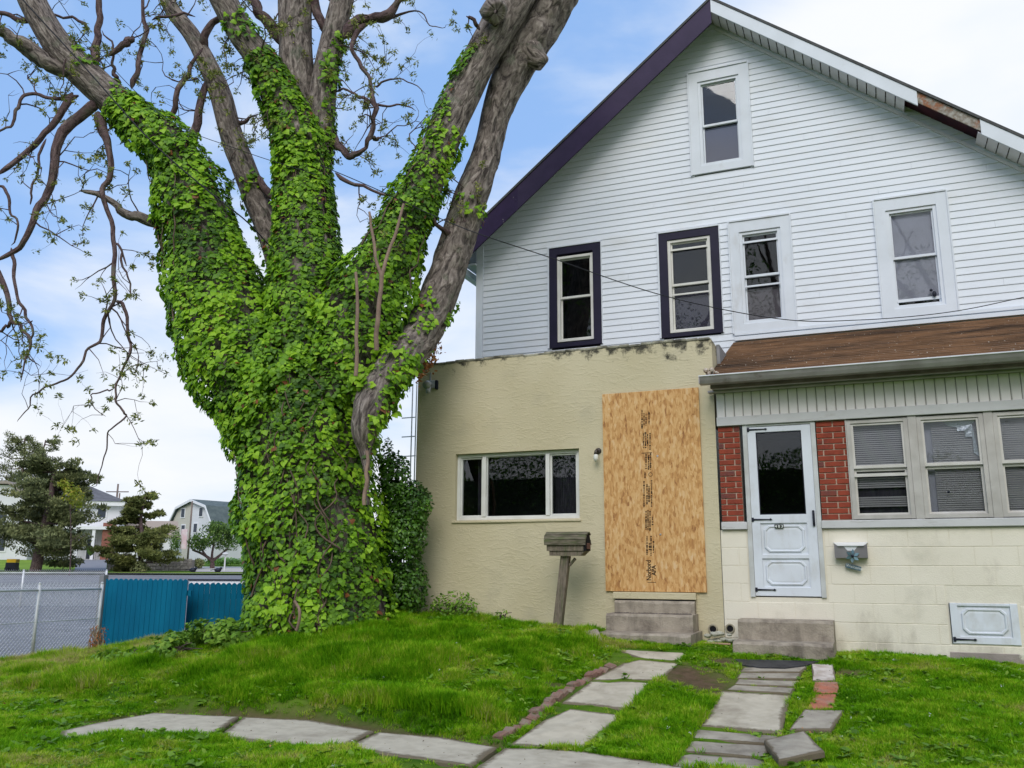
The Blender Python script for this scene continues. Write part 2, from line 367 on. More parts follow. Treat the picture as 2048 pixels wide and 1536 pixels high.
def soil_edge(m):
    n, l, b = N(m); src = b.inputs['Base Color'].links[0].from_socket; at = n.new('ShaderNodeAttribute'); at.attribute_name = 'tone'; g = n.new('ShaderNodeNewGeometry')
    t = n.new('ShaderNodeTexNoise'); t.inputs['Scale'].default_value = 11; t.inputs['Detail'].default_value = 8; t.inputs['Roughness'].default_value = .7; l.new(g.outputs['Position'], t.inputs['Vector'])
    ma = n.new('ShaderNodeMath'); ma.operation = 'MULTIPLY_ADD'; ma.inputs[1].default_value = .62; l.new(at.outputs['Fac'], ma.inputs[0]); l.new(t.outputs[0], ma.inputs[2])
    r = n.new('ShaderNodeValToRGB'); r.color_ramp.elements[0].position = .72; r.color_ramp.elements[1].position = 1.0; r.color_ramp.elements[1].color = (.85, .85, .85, 1); l.new(ma.outputs[0], r.inputs[0])
    mx = n.new('ShaderNodeMix'); mx.data_type = 'RGBA'; mx.inputs[7].default_value = (.13, .10, .06, 1); l.new(r.outputs[0], mx.inputs[0]); l.new(src, mx.inputs[6]); l.new(mx.outputs[2], b.inputs['Base Color'])
for m_ in (M_conc, M_conc2, M_whitep): soil_edge(m_)
sidewalk = empty('sidewalk', GP(760, 1480), None, None, kind='structure')
for p in SW: slab(p, .10, M_conc, 'slab', sidewalk)
walk = empty('path', GP(1230, 1400), None, None, kind='structure')
for p in WL: slab(p, .10, M_conc, 'slab', walk)
walk2 = empty('stone_path', GP(1480, 1420), None, None, kind='structure')
for i, p in enumerate(WR): slab(p, .08, M_conc if i == 3 else M_conc2, 'slab', walk2)
for p, m, lb in zip(PV, (M_whitep, M_redp, M_redp, M_conc2), ('white painted stone paver lying beside the right steps', 'bright red square paver just below the white stone paver',
                    'worn red square paver between the brighter red one and the grey flagstone', 'grey flagstone lying in the grass at the low end of the paver row')):
    slab(p, .07, m, 'paver', None, label=lb, cat='paver', group='loose pavers beside the stone path')
slab(TILT, .045, M_conc2, 'paver', None, label='loose grey flagstone lying skewed across the end of the narrow path stones', cat='paver', group='loose pavers beside the stone path')

# ------------------------------------------------------------------ brick edging
M_ebrick = mat('edging_brick', (.27, .15, .115), .95, (.18, .105, .08), 14, .6, 90, col3=(.30, .25, .19), scale3=7, thr=(.45, .7))
edge = empty('brick_edging', EDGE[1], 'row of small tilted red bricks edging the lawn beside the concrete path', 'edging')
ep = spline(EDGE, 40); L = np.concatenate([[0], np.cumsum(np.linalg.norm(np.diff(ep, axis=0), axis=1))])
bm_ = MB().box(-.046, .046, -.048, .048, -.09, .032, bev=.014); _t = bm_.build('tmp', M_ebrick); edge_me = _t.data; off = _t.location.z; bpy.data.objects.remove(_t)
s = 0.06
while s < L[-1]:
    p = np.array([np.interp(s, L, ep[:, k]) for k in range(3)]); q = np.array([np.interp(min(s + .05, L[-1]), L, ep[:, k]) for k in range(3)])
    a = math.atan2(q[1] - p[1], q[0] - p[0])
    shared('brick', edge_me, (p[0], p[1], p[2] - .112 + random.uniform(-.02, .018)), edge, (random.uniform(-.22, .22), random.uniform(-.5, -.12), a + random.uniform(-.2, .2)))
    s += .118

# ------------------------------------------------------------------ house materials
def stucco_mat():
    m = mat('cream_stucco', (.55, .485, .32), .92, (.60, .535, .37), 1.2, .0)
    n, l, b = N(m); src = b.inputs['Base Color'].links[0].from_socket
    g = n.new('ShaderNodeNewGeometry'); sx = n.new('ShaderNodeSeparateXYZ'); l.new(g.outputs['Position'], sx.inputs[0])
    # mildew along the parapet top (a stain with its own shape)
    t = n.new('ShaderNodeTexNoise'); t.inputs['Scale'].default_value = 7; t.inputs['Detail'].default_value = 10; t.inputs['Roughness'].default_value = .72; l.new(g.outputs['Position'], t.inputs['Vector'])
    mr = n.new('ShaderNodeMapRange'); mr.inputs[1].default_value = 3.93; mr.inputs[2].default_value = 4.31; mr.inputs[3].default_value = -.34; mr.inputs[4].default_value = .12; l.new(sx.outputs['Z'], mr.inputs[0])
    t1 = n.new('ShaderNodeTexNoise'); t1.inputs['Scale'].default_value = 1.1; l.new(g.outputs['Position'], t1.inputs['Vector'])
    ma = n.new('ShaderNodeMath'); ma.operation = 'MULTIPLY_ADD'; ma.inputs[1].default_value = .42; ma.inputs[2].default_value = -.21; l.new(t1.outputs[0], ma.inputs[0])
    xr = n.new('ShaderNodeMapRange'); xr.inputs[1].default_value = -5.2; xr.inputs[2].default_value = -2.2; xr.inputs[3].default_value = -.10; xr.inputs[4].default_value = .05; l.new(sx.outputs['X'], xr.inputs[0])
    ad = n.new('ShaderNodeMath'); ad.operation = 'ADD'; l.new(t.outputs[0], ad.inputs[0]); l.new(mr.outputs[0], ad.inputs[1])
    ad2 = n.new('ShaderNodeMath'); ad2.operation = 'ADD'; l.new(ad.outputs[0], ad2.inputs[0]); l.new(ma.outputs[0], ad2.inputs[1])
    ad3 = n.new('ShaderNodeMath'); ad3.operation = 'ADD'; l.new(ad2.outputs[0], ad3.inputs[0]); l.new(xr.outputs[0], ad3.inputs[1])
    r = n.new('ShaderNodeValToRGB'); r.color_ramp.elements[0].position = .47; r.color_ramp.elements[1].position = .60; l.new(ad3.outputs[0], r.inputs[0])
    mx = n.new('ShaderNodeMix'); mx.data_type = 'RGBA'; mx.inputs[7].default_value = (.07, .065, .05, 1); l.new(r.outputs[0], mx.inputs[0]); l.new(src, mx.inputs[6])
    # damp grey towards the wall foot and blotches
    t3 = n.new('ShaderNodeTexNoise'); t3.inputs['Scale'].default_value = 2.3; t3.inputs['Detail'].default_value = 8; l.new(g.outputs['Position'], t3.inputs['Vector'])
    mr2 = n.new('ShaderNodeMapRange'); mr2.inputs[1].default_value = 1.3; mr2.inputs[2].default_value = .6; mr2.inputs[3].default_value = -.05; mr2.inputs[4].default_value = .2; l.new(sx.outputs['Z'], mr2.inputs[0])
    ad4 = n.new('ShaderNodeMath'); ad4.operation = 'ADD'; l.new(t3.outputs[0], ad4.inputs[0]); l.new(mr2.outputs[0], ad4.inputs[1])
    r3 = n.new('ShaderNodeValToRGB'); r3.color_ramp.elements[0].position = .55; r3.color_ramp.elements[1].position = .85; r3.color_ramp.elements[1].color = (.55, .55, .55, 1); l.new(ad4.outputs[0], r3.inputs[0])
    mx2 = n.new('ShaderNodeMix'); mx2.data_type = 'RGBA'; mx2.inputs[7].default_value = (.36, .33, .25, 1); l.new(r3.outputs[0], mx2.inputs[0]); l.new(mx.outputs[2], mx2.inputs[6])
    l.new(mx2.outputs[2], b.inputs['Base Color'])
    # trowelled relief: stretched ridges
    mp = n.new('ShaderNodeMapping'); mp.inputs['Scale'].default_value = (2.6, 2.6, 8.5); mp.inputs['Rotation'].default_value = (0, .22, 0); l.new(g.outputs['Position'], mp.inputs['Vector'])
    tb = n.new('ShaderNodeTexNoise'); tb.inputs['Scale'].default_value = 1.6; tb.inputs['Detail'].default_value = 7; tb.inputs['Roughness'].default_value = .6; tb.inputs['Distortion'].default_value = 2.2; l.new(mp.outputs[0], tb.inputs['Vector'])
    rb = n.new('ShaderNodeValToRGB'); rb.color_ramp.elements[0].position = .5; rb.color_ramp.elements[1].position = .66; l.new(tb.outputs[0], rb.inputs[0])
    bn = n.new('ShaderNodeBump'); bn.inputs['Strength'].default_value = .3; bn.inputs['Distance'].default_value = .012; l.new(rb.outputs[0], bn.inputs['Height'])
    bn2 = n.new('ShaderNodeBump'); bn2.inputs['Strength'].default_value = .4; bn2.inputs['Distance'].default_value = .006
    tc = n.new('ShaderNodeTexNoise'); tc.inputs['Scale'].default_value = 45; tc.inputs['Detail'].default_value = 5; l.new(g.outputs['Position'], tc.inputs['Vector']); l.new(tc.outputs[0], bn2.inputs['Height'])
    l.new(bn.outputs[0], bn2.inputs['Normal']); l.new(bn2.outputs[0], b.inputs['Normal'])
    return m
M_stucco = stucco_mat()
M_vinyl = mat('white_vinyl', (.70, .735, .785), .5, (.665, .70, .75), 1.3, .15, 8, spec=.4, col3=(.6, .6, .57), scale3=1.1, thr=(.58, .9), stretch=(.5, .5, 2))
M_trim = mat('white_trim', (.70, .735, .79), .45, (.64, .675, .72), 2.5, .05, 30)
M_dark = mat('dark_purple_paint', (.026, .015, .048), .55, (.035, .021, .06), 4, .15, 30)
M_navy = mat('navy_window_paint', (.010, .009, .026), .5, (.015, .012, .034), 4, .15, 30)
M_cream_w = mat('cream_window_trim', (.70, .69, .64), .5, (.62, .61, .56), 6)
M_block = mat('cream_block_paint', (.79, .735, .62), .85, (.74, .685, .57), 2, .35, 110, col3=(.48, .45, .36), scale3=1.3, thr=(.56, .85))
M_joint = mat('painted_mortar', (.75, .70, .585), .9, (.70, .65, .54), 8, .3, 60)
M_brick = mat('red_brick', (.31, .062, .034), .9, (.22, .048, .03), 9, .5, 110, col3=(.14, .04, .035), scale3=3.5, thr=(.6, .7))
M_mortar = mat('brick_mortar', (.56, .44, .35), .95, (.46, .36, .28), 16, .5, 90)
M_alum = mat('weathered_aluminium', (.50, .48, .45), .5, (.40, .38, .35), 5, .1, 40, metal=.25, spec=.5)
M_gutter = mat('grey_gutter', (.44, .41, .43), .45, (.33, .30, .31), 4, .1, 30, metal=.3, col3=(.16, .13, .10), scale3=3, thr=(.6, .75))
M_gutter_lip = mat('gutter_lip', (.72, .73, .75), .4, (.6, .6, .62), 4)
M_panel = mat('white_panel', (.82, .78, .76), .6, (.75, .71, .69), 3, .05, 20, col3=(.45, .42, .34), scale3=2.2, thr=(.62, .85))
M_greytrim = mat('grey_trim', (.58, .58, .58), .6, (.52, .52, .52), 3)
M_door = mat('white_door_paint', (.70, .74, .80), .45, (.64, .67, .72), 2.5, .05, 20, col3=(.55, .57, .58), scale3=2.5, thr=(.58, .85))
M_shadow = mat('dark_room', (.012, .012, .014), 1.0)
M_step = mat('old_concrete', (.40, .345, .275), .95, (.28, .24, .19), 7, .9, 50, col3=(.13, .105, .085), scale3=3.2, thr=(.52, .72), bdist=.008)
M_iron = mat('black_iron', (.015, .017, .03), .5)
def roof_mat():
    m = mat('brown_shingle', (.235, .13, .07), .95, (.13, .075, .042), 5, .6, 120, stretch=(.5, 2.5, 2.5), col3=(.05, .034, .025), scale3=1.0, thr=(.48, .66))
    n, l, b = N(m); src = b.inputs['Base Color'].links[0].from_socket
    g = n.new('ShaderNodeNewGeometry'); t = n.new('ShaderNodeTexNoise'); t.inputs['Scale'].default_value = 38; t.inputs['Detail'].default_value = 2; l.new(g.outputs['Position'], t.inputs['Vector'])
    r = n.new('ShaderNodeValToRGB'); r.color_ramp.elements[0].position = .69; r.color_ramp.elements[1].position = .73; l.new(t.outputs[0], r.inputs[0])
    mx = n.new('ShaderNodeMix'); mx.data_type = 'RGBA'; mx.inputs[7].default_value = (.5, .46, .4, 1); l.new(r.outputs[0], mx.inputs[0]); l.new(src, mx.inputs[6]); l.new(mx.outputs[2], b.inputs['Base Color'])
    return m
M_roof = roof_mat()
M_roof2 = mat('grey_shingle', (.10, .10, .10), .95, (.07, .07, .07), 20, .5, 60)
def glass_mat():
    m = bpy.data.materials.new('window_glass'); m.use_nodes = True; n, l, b = N(m); n.remove(b)
    tr = n.new('ShaderNodeBsdfTransparent'); tr.inputs[0].default_value = (.90, .92, .94, 1); gl = n.new('ShaderNodeBsdfGlossy'); gl.inputs['Roughness'].default_value = .015
    fr = n.new('ShaderNodeFresnel'); fr.inputs[0].default_value = 1.52; mx = n.new('ShaderNodeMixShader')
    g = n.new('ShaderNodeNewGeometry'); t = n.new('ShaderNodeTexNoise'); t.inputs['Scale'].default_value = 2.2; l.new(g.outputs['Position'], t.inputs['Vector'])
    bn = n.new('ShaderNodeBump'); bn.inputs['Strength'].default_value = .035; bn.inputs['Distance'].default_value = .02; l.new(t.outputs[0], bn.inputs['Height'])
    l.new(bn.outputs[0], gl.inputs['Normal']); l.new(fr.outputs[0], mx.inputs[0]); l.new(tr.outputs[0], mx.inputs[1]); l.new(gl.outputs[0], mx.inputs[2]); l.new(mx.outputs[0], n['Material Output'].inputs[0])
    return m
M_glass = glass_mat()
M_curtain = mat('grey_curtain', (.72, .69, .78), .9, (.64, .61, .68), 3)
M_curtain_d = mat('dark_curtain', (.09, .08, .10), .9, (.05, .045, .06), 4, stretch=(6, 1, 1))
M_blind = mat('window_blind', (.72, .68, .66), .7, (.62, .58, .57), 4)

def grime(m, za, zb, lo, hi, col, sc=3.0, thr=(.5, .8), mx_=.8, stretch=(1, 1, .5)):
    n, l, b = N(m); src = b.inputs['Base Color'].links[0].from_socket; g = n.new('ShaderNodeNewGeometry'); sx = n.new('ShaderNodeSeparateXYZ'); l.new(g.outputs['Position'], sx.inputs[0])
    mp = n.new('ShaderNodeMapping'); mp.inputs['Scale'].default_value = stretch; l.new(g.outputs['Position'], mp.inputs['Vector'])
    t = n.new('ShaderNodeTexNoise'); t.inputs['Scale'].default_value = sc; t.inputs['Detail'].default_value = 9; t.inputs['Roughness'].default_value = .65; l.new(mp.outputs[0], t.inputs['Vector'])
    mr = n.new('ShaderNodeMapRange'); mr.inputs[1].default_value = za; mr.inputs[2].default_value = zb; mr.inputs[3].default_value = lo; mr.inputs[4].default_value = hi; l.new(sx.outputs['Z'], mr.inputs[0])
    ad = n.new('ShaderNodeMath'); ad.operation = 'ADD'; l.new(t.outputs[0], ad.inputs[0]); l.new(mr.outputs[0], ad.inputs[1])
    r = n.new('ShaderNodeValToRGB'); r.color_ramp.elements[0].position = thr[0]; r.color_ramp.elements[1].position = thr[1]; r.color_ramp.elements[1].color = (mx_, mx_, mx_, 1); l.new(ad.outputs[0], r.inputs[0])
    mx = n.new('ShaderNodeMix'); mx.data_type = 'RGBA'; mx.inputs[7].default_value = (*col, 1); l.new(r.outputs[0], mx.inputs[0]); l.new(src, mx.inputs[6]); l.new(mx.outputs[2], b.inputs['Base Color'])
grime(M_block, 1.1, .5, -.12, .16, (.30, .255, .20), 2.2, (.52, .8)); grime(M_vinyl, 4.3, 10, .02, -.02, (.46, .45, .40), 1.4, (.54, .85), .55, (.5, .5, 1.5))
grime(M_block, .4, 4, 0, 0, (.52, .44, .36), 5, (.62, .78), .5, (2, 2, .35)); grime(M_greytrim, .4, 4, 0, 0, (.32, .29, .25), 4, (.56, .76), .7, (1, 1, 4)); grime(M_door, 3.2, 1.1, -.08, .08, (.45, .44, .40), 5, (.55, .8), .6)
grime(M_step, .4, 1.2, .04, -.04, (.10, .085, .07), 4, (.5, .75), .7, (2.2, 2.2, .5)); grime(M_trim, 3, 10, 0, 0, (.45, .43, .40), 3, (.58, .8), .6)
# ------------------------------------------------------------------ the house
YF, YW = 10.55, 12.55            # front of the lower storey, front of the sided gable wall
XL, XC, XR = -5.76, -1.70, 2.36  # left corner, ridge, right corner
house = empty('house', (XC, YF, .5), 'white sided twin house with cream stucco front room and brick porch front', 'house')

# stucco front room with opening for the wide window (built as wall pieces round the hole)
def grid_wall(name, x0, x1, z0, z1, y, holes, m, parent, step=.14, amp=.006, ztop=None, depth=.18, **k):
    xs = list(np.arange(x0, x1, step)) + [x1]; zs = list(np.arange(z0, z1, step)) + [z1]
    for h in holes: xs += [h[0], h[1]]; zs += [h[2], h[3]]
    xs = np.unique(np.round(xs, 4)); zs = np.unique(np.round(zs, 4)); nx, nz = len(xs), len(zs)
    X, Z = np.meshgrid(xs, zs); Yv = y + fbm(X * 1.1, Z * 1.1, 4.0, 3) * amp
    if ztop is not None: 
        top = ztop(X); Z = np.where(Z >= z1 - 1e-6, top, Z)
    v = np.stack([X, Yv, Z], -1).reshape(-1, 3); f = []
    for j in range(nz - 1):
        for i in range(nx - 1):
            cx, cz = (xs[i] + xs[i + 1]) / 2, (zs[j] + zs[j + 1]) / 2
            if any(h[0] < cx < h[1] and h[2] < cz < h[3] for h in holes): continue
            f.append((j * nx + i, j * nx + i + 1, (j + 1) * nx + i + 1, (j + 1) * nx + i))
    v = v.tolist()
    for h in holes:      # reveals
        b = len(v); v += [(h[0], y, h[2]), (h[1], y, h[2]), (h[1], y, h[3]), (h[0], y, h[3]), (h[0], y + depth, h[2]), (h[1], y + depth, h[2]), (h[1], y + depth, h[3]), (h[0], y + depth, h[3])]
        f += [(b + i, b + (i + 1) % 4, b + 4 + (i + 1) % 4, b + 4 + i) for i in range(4)]
    return np_mesh(name, np.array(v), f, m, parent, **k)
WIN = (-5.15, -3.40, 2.12, 3.01)
par = lambda X: 4.30 + .012 * vnoise(X * 9, 2.2) + .008 * vnoise(X * 23, 1.2)
grid_wall('stucco_wall', XL, -1.665, .45, 4.30, YF, [WIN], M_stucco, house, ztop=par)
for a_ in ((XL, XL + .15, YF + .012, YW - .01, .4, 4.285), (-1.80, -1.668, YF + .012, YW - .01, 3.3, 4.285)): MB().box(*a_).build("side_wall", M_stucco, house)
MB().box(XL + .15, -1.81, YF + .18, YW - .02, 4.0, 4.12).build('flat_roof', M_roof2, house)
cp = MB()
for i in range(28):
    x = XL - .01 + i * .146; cp.box(x, x + .142, YF - .008 + .004 * vnoise(i * 1.7, 3), YF + .2, 4.285 + .010 * vnoise(i * .9, 1), 4.325 + .012 * vnoise(i * .9, 1), bev=.01)
M_coping = mat('mildewed_coping', (.42, .40, .31), .95, (.08, .075, .06), 6, .7, 60)
cp.build('coping', M_coping, house, kind='stuff')
M_stucco_patch = mat('stucco_patch', (.60, .60, .55), .9, (.52, .50, .42), 8, .3, 60)

def lerp(a, b, t): return a + (b - a) * t
def casing(mb, x0, x1, z0, z1, wd, ya, yb, wt=None, wb=None):
    wt = wt or wd; wb = wb or wd
    mb.box(x0, x0 + wd, ya, yb, z0, z1, .004); mb.box(x1 - wd, x1, ya, yb, z0, z1, .004)
    mb.box(x0 + wd, x1 - wd, ya + .002, yb, z1 - wt, z1 - .001, .004); mb.box(x0 + wd, x1 - wd, ya + .002, yb, z0 + .001, z0 + wb, .004)
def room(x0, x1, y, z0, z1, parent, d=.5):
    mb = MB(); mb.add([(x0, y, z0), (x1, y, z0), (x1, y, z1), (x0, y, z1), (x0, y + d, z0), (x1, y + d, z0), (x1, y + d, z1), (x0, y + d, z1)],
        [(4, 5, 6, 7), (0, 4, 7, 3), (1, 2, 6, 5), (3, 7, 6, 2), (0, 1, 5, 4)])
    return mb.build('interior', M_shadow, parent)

# wide slider window in the stucco room
w = bpy.data.objects.new('window', None); _place(w, house, Vector((-4.27, YF + .1, 2.12))); w['label'] = 'wide three part slider window in the stucco wall'
x0, x1, z0, z1 = WIN
M_slider = mat('slider_frame', (.72, .72, .69), .45, (.64, .64, .60), 5)
fb = MB(); casing(fb, x0 + .002, x1 - .002, z0 + .002, z1 - .002, .045, YF + .055, YF + .16); fb.build('window_frame', M_slider, w)
xa, xb = YP(970, 980, YF + .08)[0], YP(1097, 980, YF + .08)[0]
for k, x in enumerate((xa, xb)): MB().box(x - .026, x + .026, YF + .045, YF + .15, z0 + .047, z1 - .047, .004).build('mullion', M_slider, w)
for k, (a, b) in enumerate(((x0 + .047, xa - .028), (xa + .028, xb - .028), (xb + .028, x1 - .047))):
    fb = MB(); casing(fb, a, b, z0 + .047, z1 - .047, .022 if k != 1 else .008, YF + .075, YF + .12); fb.build('sash', M_slider, w)
    MB().box(a + .01, b - .01, YF + .10, YF + .104, z0 + .06, z1 - .06).build('pane', M_glass, w)
cu = MB(); 
for i in range(30):
    x = xb + .03 + i * .012 
    cu.box(x, x + .011, YF + .23 + .01 * (i % 2), YF + .235 + .01 * (i % 2), z0 + .03, z1 - .03)
for i in range(10):
    x = xa - .17 + i * .013
    cu.box(x, x + .012, YF + .23 + .01 * (i % 2), YF + .235 + .01 * (i % 2), z0 + .03, z1 - .03)
cu.build('curtain', M_curtain_d, w); room(x0, x1, YF + .175, z0, z1, w, .9)
MB().box(x0 - .04, x1 + .02, YF - .02, YF + .05, z0 - .04, z0 - .002, .01).build('sill', M_stucco, w)

# ---- gable siding
SLOPE, APEX = .795, 10.06
def gable_half(z): return max(0.0, (APEX - z) / SLOPE)
WINS = [  # x0, x1, z0, z1 casing outer, kind
    (-2.15, -1.25, 7.43, 9.15, 'gable'), (-4.50, -3.64, 4.90, 6.56, 'dark1'), (-2.71, -1.80, 4.89, 6.55, 'dark2'), (-1.64, -.78, 4.86, 6.57, 'white'), (.37, 1.28, 4.86, 6.59, 'right')]
COURSE = .1016
def board(xa0, xb0, xa1, xb1, za, zb, y=YW):
    # one lapped course: foot proud, head tucked in
    mb = MB(); vs = [(xa0, y, za), (xb0, y, za), (xb0, y - .011, za), (xa0, y - .011, za), (xa0, y - .0115, za + .008), (xb0, y - .0115, za + .008), (xb1, y - .001, zb), (xa1, y - .001, zb), (xb1, y + .01, zb), (xa1, y + .01, zb)]
    mb.add(vs, [(0, 1, 2, 3), (3, 2, 5, 4), (4, 5, 6, 7), (7, 6, 8, 9), (0, 3, 4, 7, 9), (1, 8, 6, 5, 2), (0, 9, 8, 1)]); return mb
z = 4.26
while z < 9.93:
    za, zb = z, z + COURSE
    hl0, hl1 = min(gable_half(za), XC - XL), min(gable_half(zb), XC - XL)
    cuts = sorted([(w_[0] + .03, w_[1] - .03) for w_ in WINS if w_[2] + .03 < zb and w_[3] - .03 > za])
    seg = []; cur = None; xs0 = XC - hl0
    for c in cuts: seg.append((xs0, c[0])); xs0 = c[1]
    seg.append((xs0, XC + hl0))
    seg2 = []
    for (a, b) in seg:
        cutx = XC - 4.1 + (int(round(z / COURSE)) * 1.37) % 3.66
        while cutx < b:
            if a + .3 < cutx < b - .3: seg2.append((a, cutx - .001)); a = cutx + .001
            cutx += 3.66
        seg2.append((a, b))
    seg = seg2
    for (a, b) in seg:
        a1 = XC - hl1 if a == XC - hl0 else a; b1 = XC + hl1 if b == XC + hl0 else b
        if b - a > .05: board(a, b, a1, b1, za, zb + .003).build('siding_board', M_vinyl, house)
    z += COURSE
MB().box(XL - .03, XL + .09, YW - .035, YW + .08, 4.2, 6.78, .005).build('corner_post', M_trim, house)
# body of the house behind the siding
body = MB(); 
body.prism([(XL + .02, YW + .9, .4), (XR - .02, YW + .9, .4), (XR - .02, YW + .9, 6.75), (XC, YW + .9, APEX - .05), (XL + .02, YW + .9, 6.75)], (0, 9.5, 0))
body.box(XL + .02, XL + .1, YW + .02, YW + .9, .4, 6.75); body.box(XR - .1, XR - .02, YW + .02, YW + .9, .4, 6.75)
body.build('rear_wall', M_vinyl, house)

# double hung windows of the upper wall
def dh_window(x0, x1, z0, z1, kind):
    w = bpy.data.objects.new('window', None); _place(w, house, Vector(((x0 + x1) / 2, YW, z0)))
    dark = kind.startswith('dark'); cm = M_navy if dark else M_trim
    cw = .13 if dark else .135
    fb = MB(); casing(fb, x0, x1, z0, z1, cw, YW - .035, YW + .06, wt=.12 if dark else .17, wb=.07 if kind == 'dark1' else (.06 if dark else .13)); fb.build('casing', cm, w)
    if not dark:
        j = MB(); j.box(x0 - .022, x0 - .001, YW - .045, YW, z0 - .01, z1 + .02, .003); j.box(x1 + .001, x1 + .022, YW - .045, YW, z0 - .01, z1 + .02, .003); j.box(x0, x1, YW - .05, YW, z1 + .001, z1 + .03, .003); j.build('channel', M_trim, w)
    else:
        j = MB(); j.box(x0 - .028, x0 - .001, YW - .04, YW, z0, z1 + .03, .003); j.box(x1 + .001, x1 + .014, YW - .03, YW, z0, z1 + .02, .003); j.box(x0, x1, YW - .048, YW, z1 + .001, z1 + .03, .003); j.build('channel', M_trim, w)
    a, b = x0 + cw, x1 - cw; c, d = z0 + (.07 if dark else .13), z1 - (.12 if dark else .17)
    if kind == 'dark1': c, d = z0 + .09, z1 - .15
    fm = M_cream_w if dark else M_trim
    fb = MB(); casing(fb, a, b, c, d, .045, YW - .015, YW + .08); fb.build('window_frame', fm, w)
    a, b, c, d = a + .045, b - .045, c + .045, d - .045
    mid = (c + d) / 2 + (.02 if kind != 'gable' else -.03)
    up = MB(); casing(up, a, b, mid - .02, d, .022, YW + .02, YW + .05, wb=.04); up.build('sash', fm, w)
    lo = MB(); casing(lo, a, b, c, mid + .02, .022, YW + .052, YW + .08, wt=.035); lo.build('sash', fm, w)
    MB().box(a + .01, b - .01, YW + .035, YW + .038, mid, d - .01).build('pane', M_glass, w)
    MB().box(a + .01, b - .01, YW + .065, YW + .068, c + .01, mid).build('pane', M_glass, w)
    if kind in ('dark2', 'white'):
        MB().box(a, b, YW - .005, YW + .012, d - .13, d - .10).build('storm_rail', fm, w); MB().box(a, b, YW + .0, YW + .02, mid - .17, mid - .145).build('storm_rail', fm, w)
    if kind == 'right':
        MB().box(a, b, YW + .045, YW + .07, c + .06, c + .10).build('storm_rail', fm, w)
        MB().box(a - .02, b + .02, YW + .082, YW + .084, c + .08, d + .02).build('roller_blind', M_curtain, w)
    if kind == 'white': MB().box(a - .02, b + .02, YW + .082, YW + .084, c - .02, mid - .18).build('roller_blind', mat('brown_blind', (.26, .22, .235), .9), w)
    if kind == 'dark2': MB().box(a - .02, b + .02, YW + .082, YW + .084, c - .02, mid - .16).build('roller_blind', mat('plum_blind', (.13, .115, .16), .9), w)
    if kind == 'gable':
        MB().box(a - .02, b + .02, YW + .09, YW + .092, c - .02, mid - .05).build('roller_blind', mat('violet_blind', (.34, .32, .40), .9), w)
    room(x0 + .06, x1 - .06, YW + .085, z0 + .03, z1 - .03, w, .6)
    return w
for q in WINS: 
    w = dh_window(*q)
    w['label'] = {'gable': 'small white window high in the gable', 'dark1': 'dark trimmed window nearest the tree', 'dark2': 'dark trimmed window right above the end of the stucco parapet', 'white': 'white trimmed window beside the dark trimmed one', 'right': 'large white window with a drawn grey shade'}[q[4]]
g0 = GP(1200, 1300)
# small dark bird-like ornament on the sash of the right window
orn = MB().ball((1.02, YW + .02, 5.16), .035, 8, 6, (.8, .5, 1.2)); orn.ball((.985, YW + .015, 5.215), .02); orn.build('window_ornament', M_iron, None, True, label='tiny dark ornament on the bottom rail of the large upper right window', cat='ornament')

# ---- roof: two slopes, rake boards, soffit
TOP = 10.12; YR = YW - .40
rf = MB()
for sgn in (-1, 1):
    xe = XC + sgn * (4.45 if sgn < 0 else 4.6); ze = TOP - SLOPE * abs(xe - XC)
    rf.prism([(XC, YR - .015, TOP), (xe, YR - .015, ze), (xe, YR - .015, ze + .045), (XC, YR - .015, TOP + .045)] if sgn > 0 else [(XC, YR - .015, TOP + .045), (xe, YR - .015, ze + .045), (xe, YR - .015, ze), (XC, YR - .015, TOP)], (0, 11, 0))
rf.build('roof', M_roof2, house)
def rake(sgn, xa, xb, m, name, h=.215, y=YR, t=.03, label=None):
    za, zb = TOP - SLOPE * abs(xa - XC) - .004, TOP - SLOPE * abs(xb - XC) - .004
    mb = MB().prism([(xa, y, za - h), (xb, y, zb - h), (xb, y, zb), (xa, y, za)] if xb > xa else [(xb, y, zb - h), (xa, y, za - h), (xa, y, za), (xb, y, zb)], (0, t, 0))
    return mb.build(name, m, house, label=label)
def peel_mat(name, base, spot, thr, sc=9):
    return mat(name, base, .7, tuple(c * .8 for c in base), 6, .3, 40, col3=spot, scale3=sc, thr=thr)
M_wood_old = mat('weathered_fascia_wood', (.20, .16, .12), .95, (.42, .40, .36), 7, .7, 60, stretch=(3, 1, 3), col3=(.30, .13, .07), scale3=3, thr=(.5, .62))
rake(-1, XC - 3.2, XC, M_dark, 'rake_board', h=.40, label='dark painted rake board')
rake(-1, XC - 4.45, XC - 3.2, peel_mat('peeling_dark_paint', (.032, .018, .06), (.55, .52, .5), (.68, .71)), 'rake_board', h=.40, label='dark rake board with paint peeling')
rake(1, XC, 1.02, M_trim, 'rake_board', y=YR - .004); rake(1, 1.02, 1.74, M_wood_old, 'rake_board', h=.16, y=YR + .012, t=.02, label='bare weathered rake board'); rake(1, 1.74, 2.9, M_trim, 'rake_board', y=YR - .004)
M_soffit = mat('soffit_panel_grey', (.74, .72, .74), .7, (.66, .64, .66), 4)
x = XC - .02
while x < 2.7:
    x2 = x + .112
    if not (.86 < x < 1.66):
        za, zb = TOP - SLOPE * (x - XC) - .20, TOP - SLOPE * (x2 - XC) - .20
        MB().prism([(x + .004, YR + .032, za), (x2 - .004, YR + .032, zb), (x2 - .004, YW - .002, zb), (x + .004, YW - .002, za)][::-1], (0, 0, .012)).build('soffit_panel', M_soffit, house)
    x += .118
